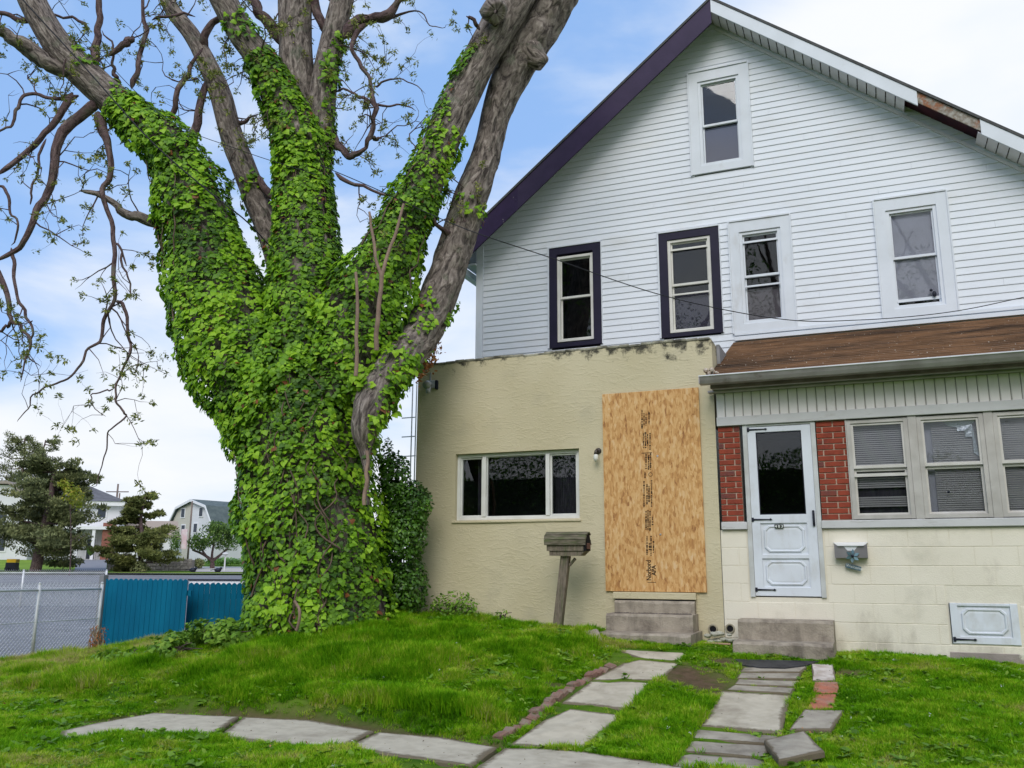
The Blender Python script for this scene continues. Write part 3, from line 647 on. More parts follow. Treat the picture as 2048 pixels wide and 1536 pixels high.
def under(sgn, xa, xb, m, dz, name):
    za, zb = TOP - SLOPE * abs(xa - XC) - dz, TOP - SLOPE * abs(xb - XC) - dz
    MB().prism([(xa, YR + .034, za), (xb, YR + .034, zb), (xb, YW + .9, zb), (xa, YW + .9, za)], (0, 0, .02)).build(name, m, house)
under(1, XC, 2.7, mat('dark_red_timber', (.07, .02, .03), .9, (.03, .012, .02), 5), .10, 'roof_deck'); under(-1, XC - 4.3, XC, M_soffit, .12, 'roof_deck')
MB().prism([(XC, YW - .03, TOP - .30), (2.4, YW - .03, TOP - .30 - SLOPE * (2.4 - XC)), (2.4, YW - .03, TOP - .25 - SLOPE * (2.4 - XC)), (XC, YW - .03, TOP - .25)], (0, .028, 0)).build('frieze_trim', M_soffit, house)
# eave gutter stub seen beyond the left corner
MB().box(XL - .32, XL - .20, YR + .1, YR + 9, 6.30, 6.42, .01).build('eave_gutter', M_trim, house)
MB().box(XL - .22, XL - .02, YR + .3, YR + 9, 6.44, 6.47).build('eave_soffit', M_trim, house)

# ---- porch roof with shingle courses
pr = MB(); y0r, z0r, y1r, z1r = 10.22, 3.75, YW - .03, 4.72
nC = 22
shx0, shx1 = -1.655, 2.6
for j in range(nC):
    ta, tb = j / nC, (j + 1) / nC
    ya, yb = lerp(y0r, y1r, ta), lerp(y0r, y1r, tb) + .01; za, zb = lerp(z0r, z1r, ta), lerp(z0r, z1r, tb)
    x = shx0 - (.15 if j % 2 else 0)
    while x < shx1:
        xa, xb = max(x + .001, shx0), min(x + .304, shx1); lift = random.uniform(0, .006)
        if xb - xa > .02:
            pr.add([(xa, ya, za + .016 + lift), (xb, ya, za + .016 + lift), (xb, yb, zb + .006), (xa, yb, zb + .006), (xa, ya, za - .005), (xb, ya, za - .005)], [(0, 1, 2, 3), (4, 5, 1, 0), (0, 3, 4), (1, 5, 2)])
        x += .305
pr.build('shingle', M_roof, house, kind='stuff')
MB().prism([(shx0, y0r, z0r - .03), (shx0, y1r, z1r - .03), (shx0, y1r, z1r), (shx0, y0r, z0r)], (shx1 - shx0, 0, 0)).build('roof_deck', M_shadow, house)
fl = MB(); fl.box(-1.64, 2.5, YW - .06, YW - .018, 4.74, 4.80, .004); fl.box(-1.64, 2.5, YW - .045, YW - .018, 4.82, 4.86, .003); fl.build('flashing', M_trim, house)
MB().box(-1.664, -1.625, YF + .35, YW - .02, 3.9, 4.30).build('flashing', mat('grey_flashing', (.30, .30, .32), .6, (.2, .2, .2), 6), house)
# gutter: open trough profile
prof = [(10.24, 3.642), (10.15, 3.645), (10.125, 3.68), (10.10, 3.728), (10.11, 3.728), (10.135, 3.685), (10.16, 3.655), (10.24, 3.652)]
MB().prism([(-1.76, a, b) for a, b in prof], (4.4, 0, 0)).build('gutter', M_gutter, house)
MB().box(-1.765, 2.64, 10.094, 10.114, 3.722, 3.738, .004).build('gutter_lip', M_gutter_lip, house)
MB().box(-1.765, -1.755, 10.10, 10.25, 3.643, 3.73).build('gutter_cap', M_gutter, house)
MB().box(-1.66, 2.6, 10.255, 10.54, 3.615, 3.63).build('soffit', M_gutter, house)
MB().box(-1.655, 2.6, 10.25, 10.275, 3.60, 3.74).build('fascia_board', mat('brown_fascia', (.17, .14, .11), .9, (.10, .08, .06), 5), house)
cr = MB().box(-1.72, 2.6, 10.43, 10.53, 3.588, 3.613, .005); cr.build('moulding', M_gutter, house)
# debris tuft at the roof corner
db = MB()
for i in range(14): db.ball((-1.66 + random.uniform(-.05, .09), 10.2 + random.uniform(-.03, .12), 3.77 + random.uniform(0, .05)), random.uniform(.015, .035), 6, 4)
db.build('roof_debris', mat('debris_brown', (.32, .20, .12), .95, (.6, .55, .48), 20), house, kind='stuff')

# vertical panelling above the porch windows
x = -1.635; PZ0, PZ1 = 3.295, 3.585
while x < 2.5:
    mb = MB(); mb.add([(x, YF - .02, PZ0), (x + .008, YF - .032, PZ0), (x + .090, YF - .032, PZ0), (x + .098, YF - .02, PZ0), (x, YF - .02, PZ1), (x + .008, YF - .032, PZ1), (x + .090, YF - .032, PZ1), (x + .098, YF - .02, PZ1)],
        [(0, 1, 5, 4), (1, 2, 6, 5), (2, 3, 7, 6), (4, 5, 6, 7), (3, 2, 1, 0)]); mb.build('wall_panel', M_panel, house)
    x += .1045
MB().box(-1.64, 2.5, YF - .018, YF + .1, 3.19, 3.59).build('panel_backing', mat('panel_gap', (.22, .21, .19), .9), house)
MB().box(-1.64, 2.5, YF - .045, YF - .02, 3.185, 3.293, .005).build('lintel_trim', M_greytrim, house)
# brick piers
def brick_pier(x0, x1, name_l):
    p = MB().box(x0, x1, YF + .006, YF + .1, 2.045, 3.184).build('brick_pier', M_mortar, house, label=name_l)
    rows = 17; h = (3.18 - 2.05) / rows
    for r in range(rows):
        x = x0 - (.115 if r % 2 else .0) - .04
        while x < x1:
            a, b = max(x + .005, x0 + .001), min(x + .213, x1 - .001)
            if b - a > .012:
                z = 2.05 + r * h; o = random.uniform(-.002, .002)
                MB().box(a, b, YF - .006 + o, YF + .03, z + .0055, z + h - .0055, .003).build('brick', M_brick if random.random() > .12 else M_brick_d, p)
            x += .222
    return p
M_brick_d = mat('dark_brick', (.15, .055, .05), .9, (.22, .06, .04), 9, .5, 110)
brick_pier(-1.635, -1.385, 'narrow brick pier left of the storm door'); brick_pier(-.515, -.20, 'brick pier between the storm door and the porch windows')
# concrete block wall under the windows, with holes for door and hatch
DX0, DX1, DZ0, DZ1 = -1.345, -.525, 1.19, 3.185
HX0, HX1, HZ0, HZ1 = .70, 1.33, .745, 1.16
bw = MB()
for (a, b, c, d) in ((-1.66, DX0, .3, 1.95), (DX1, HX0, .3, 1.95), (DX0, DX1, .3, DZ0), (HX0, HX1, .3, HZ0), (HX0, HX1, HZ1, 1.95), (HX1, 2.6, .3, 1.95)): bw.box(a, b, YF + .004, YF + .15, c, d)
bwall = bw.build('block_wall', M_joint, house)
BH = .2035
for r in range(7):
    z = .525 + r * BH; x = -1.66 - (.2 if r % 2 else .02)
    while x < 2.5:
        segs = [(max(x, -1.658), min(x + .402, 2.5))]
        for (a, b, c, d) in ((DX0 - .02, DX1 + .02, DZ0 - .05, 4), (HX0 - .03, HX1 + .03, HZ0 - .03, HZ1 + .03)):
            if z + BH > c + .02 and z < d - .02: segs = [s2 for s in segs for s2 in ((s[0], min(s[1], a)), (max(s[0], b), s[1])) if s2[1] - s2[0] > .04]
        for a, b in segs:
            if b - a < .04: continue
            MB().box(a + .0015, b - .0015, YF - .0005 + random.uniform(-.0012, .0012), YF + .05, z + .0015, min(z + BH - .0015, 1.946), .004).build('block', M_block, bwall)
        x += .407
MB().box(.66, 2.6, YF - .007, YF + .05, .3, .66, .006).build('bare_footing', mat('bare_footing', (.36, .31, .28), .95, (.27, .235, .21), 4, .5, 60, col3=(.62, .59, .48), scale3=2, thr=(.58, .62)), house)
MB().box(-1.66, 2.6, YF - .012, YF + .1, .3, .53, .01).build('foundation', mat('foundation_concrete', (.42, .36, .32), .95, (.52, .49, .42), 3, .5, 60), house)
sl = MB(); sl.box(-1.64, DX0 - .002, YF - .04, YF + .06, 1.955, 2.042, .006); sl.box(DX1 + .002, 2.6, YF - .04, YF + .06, 1.955, 2.042, .006); sl.build('sill_board', M_greytrim, house)
# porch windows
def porch_window(x0, x1, lab, foil=False, lift=0.0):
    z0, z1 = 2.05, 3.175
    w = bpy.data.objects.new('window', None); _place(w, house, Vector(((x0 + x1) / 2, YF, z0))); w['label'] = lab
    fb = MB(); casing(fb, x0, x1, z0, z1, .045, YF - .015, YF + .1); fb.build('window_frame', M_alum, w)
    a, b, c, d = x0 + .045, x1 - .045, z0 + .045, z1 - .045; mid = 2.615
    u = MB(); casing(u, a, b, mid, d, .025, YF + .0, YF + .03, wb=.04); u.build('sash', M_alum2, w)
    u = MB(); casing(u, a, b, c, mid - .001, .025, YF + .032, YF + .06, wt=.03); u.build('sash', M_alum2, w)
    if lift: MB().box(a, b, YF + .005, YF + .03, mid - lift, mid - lift + .035).build('storm_rail', M_alum2, w)
    MB().box(a + .01, b - .01, YF + .015, YF + .018, mid + .02, d - .01).build('pane', M_glass, w); MB().box(a + .01, b - .01, YF + .045, YF + .048, c + .01, mid - .01).build('pane', M_glass, w)
    bl = MB(); n = 44
    for i in range(n):
        z = c + (d - c) * (i + .5) / n
        if foil is None and (z < 2.57 and (i % 9) < 4): continue
        ti = .004 * random.random()
        xo = .10 if foil else 0
        xa_ = a + xo
        bl.add([(xa_, YF + .082 + ti, z - .009), (b, YF + .082 + ti, z - .009), (b, YF + .098, z + .010), (xa_, YF + .098, z + .010)], [(0, 1, 2, 3)])
    bl.build('blind', M_blind, w, kind='stuff')
    MB().box(a, b, YF + .13, YF + .14, c, d).build('curtain', M_curtain if foil is not None else M_curtain_d, w)
    room(x0 + .02, x1 - .02, YF + .15, z0 + .02, z1 - .02, w, .4)
    if foil:
        # crumpled torn foil / stepped sheet in the upper right corner
        m = MB(); pts = [(b - .02, d - .02), (a + .22, d - .02), (a + .28, d - .07), (a + .36, d - .09), (a + .36, d - .13), (a + .43, d - .13), (a + .43, d - .2), (b - .07, d - .2), (b - .07, d - .38), (b - .02, d - .42)]
        ctr = (b - .06, d - .06); vs = [(ctr[0], YF + .068, ctr[1])]; 
        for (px, pz) in pts: vs.append((px, YF + .06 + random.uniform(0, .016), pz))
        m.add(vs, [(0, i, i + 1) for i in range(1, len(pts))]); m.build('torn_sheet', mat('white_torn_sheet', (.75, .78, .80), .3, (.6, .62, .66), 14, 1, 20, metal=.3, spec=.8), w)
        MB().ball((lerp(a, b, .37), YF + .03, 2.33), .014).build('plug', M_iron, w)
    return w
M_alum2 = mat('sash_aluminium', (.62, .60, .57), .45, (.54, .52, .48), 5, .05, 30, metal=.2)
porch_window(-.185, .455, 'porch window with broken blinds nearest the brick pier', foil=None, lift=.09); porch_window(.545, 1.205, 'middle porch window with a torn white sheet in its corner', True); porch_window(1.295, 1.955, 'porch window cut by the right edge')
for a, b in ((-.198, -.187), (.457, .543), (1.207, 1.293), (1.957, 2.6)): MB().box(a, b, YF - .022, YF + .08, 2.044, 3.184, .004).build('mullion', M_alum, house)
# storm door
dr = bpy.data.objects.new('storm_door', None); _place(dr, house, Vector((-.93, YF, DZ0))); dr['label'] = 'white storm door with dark upper pane and black strap hinges'
fb = MB(); fb.box(DX0, DX0 + .05, YF - .02, YF + .08, DZ0, DZ1, .004); fb.box(DX1 - .05, DX1, YF - .02, YF + .08, DZ0, DZ1, .004); fb.box(DX0 + .05, DX1 - .05, YF - .018, YF + .08, DZ1 - .025, DZ1 - .001, .004); fb.build('door_frame', mat('door_frame_grey', (.58, .60, .60), .6, (.45, .45, .43), 4), dr)
da, db_, dc, dd = DX0 + .053, DX1 - .053, DZ0 + .012, DZ1 - .03
gz0, gz1 = YP(1560, 1029, YF)[2], YP(1560, 863, YF)[2]
lf = MB(); lf.box(da, da + .095, YF - .012, YF + .025, dc, dd, .004); lf.box(db_ - .105, db_, YF - .012, YF + .025, dc, dd, .004)
for (c, d) in ((dc, dc + .10), (1.62, 1.67), (gz0 - .10, gz0), (gz1, dd)): lf.box(da + .095, db_ - .105, YF - .010, YF + .025, c, d, .004)
lf.build('door_leaf', M_door, dr)
def moulded(x0, x1, z0, z1, y, m, parent):
    mb = MB(); mb.box(x0, x1, y + .008, y + .02, z0, z1)
    def octo(i, k): 
        a, b, c, d = x0 + i, x1 - i, z0 + i * .8, z1 - i * .8
        return [(a + k, c), (b - k, c), (b, c + k), (b, d - k), (b - k, d), (a + k, d), (a, d - k), (a, c + k)]
    rings = [(octo(.03, .05), y + .008), (octo(.038, .048), y - .010), (octo(.052, .045), y - .010), (octo(.062, .04), y + .002), (octo(.09, .03), y - .002)]
    vs = [(p[0], yy, p[1]) for o, yy in rings for p in o]; fs = []
    for r in range(4): fs += [(r * 8 + i, r * 8 + (i + 1) % 8, r * 8 + 8 + (i + 1) % 8, r * 8 + 8 + i) for i in range(8)]
    fs.append(tuple(range(32, 40))); mb.add(vs, fs); return mb.build('door_panel', m, parent)
moulded(da + .096, db_ - .106, 1.67, gz0 - .10, YF, M_door, dr); moulded(da + .096, db_ - .106, dc + .10, 1.62, YF, M_door, dr)
MB().box(da + .09, db_ - .1, YF + .004, YF + .008, gz0 - .01, gz1 + .01).build('pane', M_glass, dr)
gk = MB(); casing(gk, da + .096, db_ - .106, gz0 + .001, gz1 - .001, .010, YF - .004, YF + .003); gk.build('gasket', M_iron, dr)
room(DX0 + .02, DX1 - .02, YF + .1, DZ0, DZ1 - .01, dr, 1.2)
def strap(x, z, parent, L=.2):
    mb = MB(); mb.box(x - .006, x + .02, YF - .022, YF - .011, z - .024, z + .024, .002); mb.prism([(x + .02, YF - .020, z - .010), (x + L, YF - .020, z - .005), (x + L, YF - .020, z + .005), (x + .02, YF - .020, z + .010)], (0, .008, 0))
    mb.prism([(x + L - .012, YF - .022, z), (x + L + .008, YF - .022, z - .013), (x + L + .028, YF - .022, z), (x + L + .008, YF - .022, z + .013)], (0, .008, 0)); mb.build('strap_hinge', M_iron, parent)
for z in (dd - .03, gz0 - .055, dc + .07): strap(da + .004, z, dr)
hd = MB(); hd.box(db_ - .04, db_ - .015, YF - .035, YF - .012, gz0 - .14, gz0 + .04, .006); hd.tube([(db_ - .027, YF - .03, gz0 - .11), (db_ - .027, YF - .065, gz0 - .1), (db_ - .027, YF - .06, gz0 + .0), (db_ - .027, YF - .03, gz0 + .02)], .008, 6); hd.build('door_handle', M_iron, dr)
nx = -1.04; nz = gz0 - .135
pl = MB()
for i in range(3): pl.box(nx + i * .034, nx + .032 + i * .034, YF - .021, YF - .011, nz - .022, nz + .022, .001)
pl = pl.build('number_plate', mat('number_tile', (.03, .035, .03), .5), dr)
M_white = mat('white_lettering', (.75, .78, .75), .6)
for i, c in enumerate('403'): text_mesh('numeral', c, .043, M_white, pl, (nx + .016 + i * .034, YF - .0225, nz - .015), (1, 0, 0), (0, 0, 1), .001, 'CENTER', .0005)
# hatch in the block wall
ht = bpy.data.objects.new('hatch_door', None); _place(ht, house, Vector((1.01, YF, HZ0))); ht['label'] = 'small white hatch door low in the block wall'
hb = MB(); casing(hb, HX0, HX1, HZ0, HZ1, .07, YF - .012, YF + .025, wt=.03, wb=.075); hb.build('door_leaf', M_door, ht)
moulded(HX0 + .071, HX1 - .071, HZ0 + .075, HZ1 - .03, YF, M_door, ht); strap(HX0 + .01, HZ0 + .045, ht, .19)
MB().box(HX0 - .008, HX0 - .001, YF - .014, YF - .005, HZ0, HZ1).build('hinge_edge', M_iron, ht)
# drain openings between the steps
for (px, py) in ((1426, 1258), (1460, 1257)):
    p = YP(px, py, YF - .01)
    mb = MB(); n = 14
    for (r0, r1, ya, yb) in ((.052, .040, -.02, -.02),):
        vs = [];
        for rr, yy in ((.056, -.008), (.052, -.022), (.040, -.022), (.036, .0)):
            vs += [(p[0] + rr * math.cos(2 * math.pi * k / n), YF + yy, p[2] + rr * math.sin(2 * math.pi * k / n)) for k in range(n)]
        fs = [(q * n + k, q * n + (k + 1) % n, (q + 1) * n + (k + 1) % n, (q + 1) * n + k) for q in range(3) for k in range(n)]
        mb.add(vs, fs)
    o = mb.build('drain_pipe', mat('drain_collar', (.42, .38, .28), .9, (.3, .27, .2), 12), house)
    MB().tube([(p[0] + .003, YF - .014, p[2] - .002), (p[0] + .003, YF - .0145, p[2] - .002)], .037, 14).build('drain_hole', M_shadow, house)

# ------------------------------------------------------------------ steps
def steps(x0, x1, tiers, lab):
    t = empty('concrete_steps', ((x0 + x1) / 2, YF - .4, .6), lab, 'steps')
    for (yf, yb, zb, zt, dx) in tiers:
        n = 14; xs = np.linspace(x0 + dx[0], x1 + dx[1], n); vs = []; fs = []
        for i, x in enumerate(xs):
            e = .020 + .016 * abs(vnoise(x * 9, zt * 7)); w1 = .006 * vnoise(x * 6, zt * 3)
            vs += [(x, yf + w1, zb), (x, yf + w1, zt - e), (x, yf + e + w1, zt + .004 * vnoise(x * 5, 1)), (x, yb, zt), (x, yb, zb)]
        for i in range(n - 1): fs += [tuple(5 * i + q for q in (k, k + 1))[::-1] + (5 * (i + 1) + k, 5 * (i + 1) + k + 1) for k in range(4)]
        fs = [(f[1], f[2], f[3], f[0]) if False else (f[1], f[2], f[3], f[0]) for f in fs]
        fs += [(0, 1, 2, 3, 4), tuple(5 * (n - 1) + k for k in (4, 3, 2, 1, 0))]
        MB().add(vs, fs).build('step', M_step, t)
    return t
sL = steps(-2.96, -1.98, [(9.84, YF - .005, .45, .795, (-.02, .06)), (10.20, YF - .006, .78, .985, (-.02, .02)), (10.44, YF - .007, .97, 1.13, (.02, .0))], 'left concrete steps up to the boarded doorway')
sR = steps(-1.47, -.46, [(9.82, YF - .02, .42, .745, (0, 0)), (10.19, YF - .022, .74, .955, (.01, .0))], 'right concrete steps below the white storm door')
bk = MB(); 
for i in range(26): 
    x = -2.9 + i * .035; bk.ball((x, 10.36, .985), .012 + .008 * random.random(), 6, 4, (1.6, 1.2, .7))
bk.build('broken_edge', mat('dark_crack', (.10, .085, .075), 1), sL, kind='stuff')
MB().box(-2.97, -1.97, YF - .06, YF + .01, 1.145, 1.225, .006).build('threshold', M_stucco, house, label='cream painted threshold board under the boarded doorway')
MB().box(-2.95, -1.99, YF - .035, YF + .01, 1.127, 1.142).build('threshold_gap', M_iron, house)

# ------------------------------------------------------------------ board over the doorway
bx0, bx1, bz0, bz1 = -3.07, -1.845, 1.232, 3.685
def osb_mat():
    m = bpy.data.materials.new('strand_board'); m.use_nodes = True; n, l, b = N(m)
    g = n.new('ShaderNodeNewGeometry'); cols = []
    prev = None
    for i, (rot, sc) in enumerate(((.3, 19), (-.5, 26), (1.1, 22))):
        mp = n.new('ShaderNodeMapping'); mp.inputs['Rotation'].default_value = (0, rot, 0); mp.inputs['Scale'].default_value = (1.9, 1, .62); l.new(g.outputs['Position'], mp.inputs['Vector'])
        v = n.new('ShaderNodeTexVoronoi'); v.inputs['Scale'].default_value = sc; v.inputs['Randomness'].default_value = 1; l.new(mp.outputs[0], v.inputs['Vector'])
        bw_ = n.new('ShaderNodeSeparateColor'); l.new(v.outputs['Color'], bw_.inputs[0]); cols.append(bw_.outputs[i])
    ad = n.new('ShaderNodeMath'); ad.operation = 'ADD'; l.new(cols[0], ad.inputs[0]); l.new(cols[1], ad.inputs[1])
    ad2 = n.new('ShaderNodeMath'); ad2.operation = 'ADD'; l.new(ad.outputs[0], ad2.inputs[0]); l.new(cols[2], ad2.inputs[1])
    dv = n.new('ShaderNodeMath'); dv.operation = 'MULTIPLY'; dv.inputs[1].default_value = .3333; l.new(ad2.outputs[0], dv.inputs[0])
    r = n.new('ShaderNodeValToRGB'); e = r.color_ramp.elements; e[0].position = .08; e[0].color = (.30, .13, .045, 1); e[1].position = .95; e[1].color = (.70, .48, .27, 1)
    for p, c in ((.3, (.50, .25, .08)), (.5, (.60, .335, .125)), (.72, (.68, .42, .18))):
        x = e.new(p); x.color = (*c, 1)
    l.new(dv.outputs[0], r.inputs[0]); l.new(r.outputs[0], b.inputs['Base Color']); b.inputs['Roughness'].default_value = .8
    bn = n.new('ShaderNodeBump'); bn.inputs['Strength'].default_value = .3; bn.inputs['Distance'].default_value = .004; l.new(dv.outputs[0], bn.inputs['Height']); l.new(bn.outputs[0], b.inputs['Normal'])
    return m
M_osb = osb_mat(); M_ink = mat('black_ink', (.03, .018, .012), .9)
bd = empty('strand_board', ((bx0 + bx1) / 2, YF - .01, bz0), 'large orange wood strand board screwed over the left doorway', 'board')
MB().box(bx0, bx1, YF - .028, YF - .010, bz0, bz1, .002).build('board_sheet', M_osb, bd)
YI = YF - .0292
def ink(px, py): p = YP(px, py, YI); return p[0], p[2]
a, c = ink(1302.6, 1161); text_mesh('lettering', 'Norbord', .084, M_ink, bd, (a, YI, c), (0, 0, 1), (-1, 0, 0), .0015, ext=.0004, xs=.78)
a, c = ink(1311.8, 1151); text_mesh('lettering', 'APA', .072, M_ink, bd, (a, YI, c), (0, 0, 1), (-1, 0, 0), .002, ext=.0004, xs=.9)
tx = MB()
a, c = ink(1295, 1163); a2, _ = ink(1312, 1163); tx.box(a, a2, YI, YI + .0008, c - .012, c - .006)
# small print too worn to read: broken ink strokes
rows = [(1284, 820, 858), (1288, 826, 852), (1292, 828, 850), (1298, 824, 850), (1287, 866, 896), (1291, 864, 895), (1295, 868, 893), (1300, 866, 900), (1292, 908, 938), (1297, 910, 938), (1301, 906, 940),
        (1290, 944, 956), (1288, 962, 1014), (1294, 968, 1008), (1298, 972, 1004), (1303, 960, 1013), (1292, 1022, 1060), (1296, 1020, 1061), (1300, 1022, 1062), (1305, 1034, 1050), (1294, 1072, 1110), (1299, 1086, 1098), (1302, 1072, 1110), (1307, 1082, 1104)]
for (px, ya, yb) in rows:
    y = ya
    while y < yb:
        a, c = ink(px, y); h = random.uniform(.006, .015); wd = random.uniform(.013, .022)
        tx.box(a - wd / 2, a + wd / 2, YI, YI + .0008, c - h, c); y += random.uniform(1.8, 3.4)
a, c = ink(1283, 907); a2, _ = ink(1304, 907); tx.box(a, a2, YI, YI + .0008, c, c + .008)
tx.build('worn_print', M_ink, bd, kind='stuff')
cx, cz = ink(1301, 949); ringv = []
for k in range(14):
    for rr in (.026, .020): ringv.append((cx + rr * math.cos(k * math.pi / 7), YI, cz + rr * math.sin(k * math.pi / 7)))
MB().add(ringv, [(2 * k, 2 * k + 1, (2 * k + 3) % 28, (2 * k + 2) % 28) for k in range(14)]).build('stamp_ring', M_ink, bd)
for px, py in ((1315, 912), (1321, 1069)):
    a, c = ink(px, py); MB().tube([(a, YI, c), (a, YI - .006, c)], [.014, .010], 10).build('screw', mat('screw_steel', (.65, .66, .70), .3, metal=.8), bd)

# ------------------------------------------------------------------ wall fittings
p = YP(1197, 910, YF); lm = empty('wall_lamp', (p[0], YF, p[2] - .1), 'small dark wall lamp with bare bulb left of the boarded doorway', 'lamp')
M_bronze = mat('lamp_bronze', (.05, .04, .035), .5, (.09, .08, .07), 9, metal=.4)
mb = MB(); mb.tube([(p[0], YF, p[2] + .05), (p[0], YF - .018, p[2] + .05)], [.042, .036], 12); mb.build('backplate', M_bronze, lm, True)
MB().tube([(p[0], YF - .018, p[2] + .05), (p[0] - .005, YF - .06, p[2] + .065), (p[0] - .008, YF - .085, p[2] + .04), (p[0] - .008, YF - .088, p[2] - .0)], [.012, .012, .018, .026], 10).build('lamp_arm', M_bronze, lm, True)
MB().tube([(p[0] - .008, YF - .088, p[2]), (p[0] - .008, YF - .088, p[2] - .02), (p[0] - .008, YF - .088, p[2] - .06), (p[0] - .008, YF - .088, p[2] - .095)], [.02, .03, .032, .014], 10).build('bulb', mat('frosted_bulb', (.72, .72, .66), .3), lm, True)
p = YP(866, 776, YF); fd = empty('floodlight', (p[0], YF, p[2] - .1), 'grey floodlight fixture at the upper left corner of the stucco wall', 'floodlight')
M_fg = mat('fixture_grey', (.42, .43, .45), .55, (.34, .34, .35), 6)
MB().box(p[0] - .06, p[0] + .05, YF - .05, YF - .001, p[2] - .01, p[2] + .10, .008).build('junction_box', M_fg, fd)
MB().tube([(p[0] - .02, YF - .05, p[2] + .05), (p[0] - .02, YF - .12, p[2] + .04), (p[0] - .02, YF - .16, p[2] + .01)], [.03, .045, .06], 12).build('lamp_head', M_fg, fd, True)
MB().tube([(p[0] - .02, YF - .10, p[2] + .0), (p[0] - .015, YF - .11, p[2] - .09)], [.035, .028], 10).build('sensor', M_fg, fd, True)
MB().box(p[0] + .055, p[0] + .085, YF - .05, YF - .001, p[2] - .03, p[2] + .1, .006).build('bracket', M_iron, fd)
MB().box(p[0] - .05, p[0] - .03, YF - .012, YF - .001, p[2] + .1, p[2] + .22).build('conduit', M_fg, fd)
# steel letter box
lb = empty('letter_box', (-.23, YF, 1.6), 'silver wall mounted letter box on the cream block wall', 'letter box')
M_steel = mat('brushed_steel', (.38, .36, .38), .35, (.30, .28, .30), 4, metal=.75); M_lid = mat('bright_steel_lid', (.82, .84, .88), .3, metal=.5)
X0, X1, Z0, Z1 = -.415, -.055, 1.622, 1.80
MB().box(X0 + .01, X1 - .01, YF - .10, YF - .002, Z0, Z1 - .03, .006).build('box_body', M_steel, lb)
mb = MB(); mb.prism([(X0, YF - .002, Z1), (X1, YF - .002, Z1), (X1 - .045, YF - .125, Z1 - .038), (X0 + .045, YF - .125, Z1 - .038)], (0, 0, -.006)); mb.build('lid', M_lid, lb)
mb = MB(); mb.prism([(-.31, YF - .106, Z1 - .045), (-.27, YF - .108, Z1 - .095), (-.20, YF - .108, Z1 - .095), (-.16, YF - .106, Z1 - .045)], (0, .005, 0)); mb.build('latch_plate', M_lid, lb)
pw = empty('wall_ornament', (-.21, YF, 1.5), 'dangling blue green flower ornament with a little welcome plaque under the silver letter box', 'ornament')
M_teal = mat('teal_metal', (.10, .20, .22), .5, (.16, .24, .30), 15)
cx, cz = YP(1705, 1112, YF - .12)[0], YP(1705, 1112, YF - .12)[2]
for k in range(6):
    a = k * math.pi / 3 + .4; c = (cx + .042 * math.cos(a), YF - .118, cz + .042 * math.sin(a))
    u = np.array([math.cos(a), 0, math.sin(a)]); v = np.array([-math.sin(a), .5, math.cos(a)])
    c = np.array(c); MB().prism([c - u * .034, c + v * .02, c + u * .036, c - v * .02], (0, .003, 0)).build('petal', M_teal, pw)
MB().ball((cx, YF - .125, cz), .016, 8, 6).build('flower_centre', M_iron, pw)
P0 = YP(1691, 1130, YF - .05); P1 = YP(1722, 1138, YF - .05)
ux = P1 - P0; ux /= np.linalg.norm(ux); uz = np.array([-ux[2], 0, ux[0]]); h = .048
sg = MB().prism([P0 + uz * h / 2, P0 - uz * h / 2, P1 - uz * h / 2, P1 + uz * h / 2], (0, .008, 0)).build('plaque', mat('plaque_blue', (.05, .11, .16), .6, (.10, .15, .16), 20), pw)
text_mesh('lettering', 'Welcome', .044, M_white, sg, P0 + ux * .006 - uz * .012 + np.array([0, -.002, 0]), ux, uz, .0, ext=.0005)
MB().tube([(cx, YF - .11, cz - .03), ((P0[0] + P1[0]) / 2, YF - .05, (P0[2] + P1[2]) / 2 + .02)], .0015, 4).build('string', M_iron, pw)

# ------------------------------------------------------------------ wooden barrel-roof mailbox on a post
M_gwood = mat('grey_wood', (.25, .205, .155), .95, (.14, .115, .09), 10, .8, 60, stretch=(6, 6, 1), col3=(.10, .12, .055), scale3=4, thr=(.5, .68))
M_gslat = mat('mossy_slat', (.21, .18, .13), .95, (.08, .07, .05), 10, .8, 60, stretch=(1, 6, 6), col3=(.13, .15, .07), scale3=5, thr=(.45, .65))
pb = GP(1115, 1262); yb_ = 10.08; pb = YP(1113, 1262, yb_); zt = YP(1130, 1112, yb_)
mbx = empty('mailbox', (pb[0], yb_, float(H(pb[0], yb_))), 'old wooden mailbox with slatted barrel roof on a leaning post', 'mailbox')
gz = float(H(pb[0], yb_)) - .1; top = zt[2]; xt = zt[0]
MB().prism([(pb[0] - .052, yb_ - .045, gz), (pb[0] + .052, yb_ - .045, gz), (pb[0] + .052, yb_ + .045, gz), (pb[0] - .052, yb_ + .045, gz)][::-1], (xt - pb[0] + .01, 0, top - gz)).build('post', M_gwood, mbx)
bxl, bxr = YP(1096, 1100, yb_)[0], YP(1178, 1100, yb_)[0]; zb = YP(1130, 1102, yb_)[2]
MB().prism([(bxl + .05, yb_ - .09, zb - .055), (bxr - .08, yb_ - .09, zb - .055), (bxr - .02, yb_ - .09, zb - .002), (bxl + .05, yb_ - .09, zb - .002)], (0, .18, 0)).build('bracket_board', M_gwood, mbx)
MB().prism([(xt + .05, yb_ - .02, top - .10), (xt + .065, yb_ - .02, top - .12), (xt + .14, yb_ - .02, top - .04), (xt + .12, yb_ - .02, top - .02)], (0, .04, 0)).build('brace', M_gwood, mbx)
R0 = .115
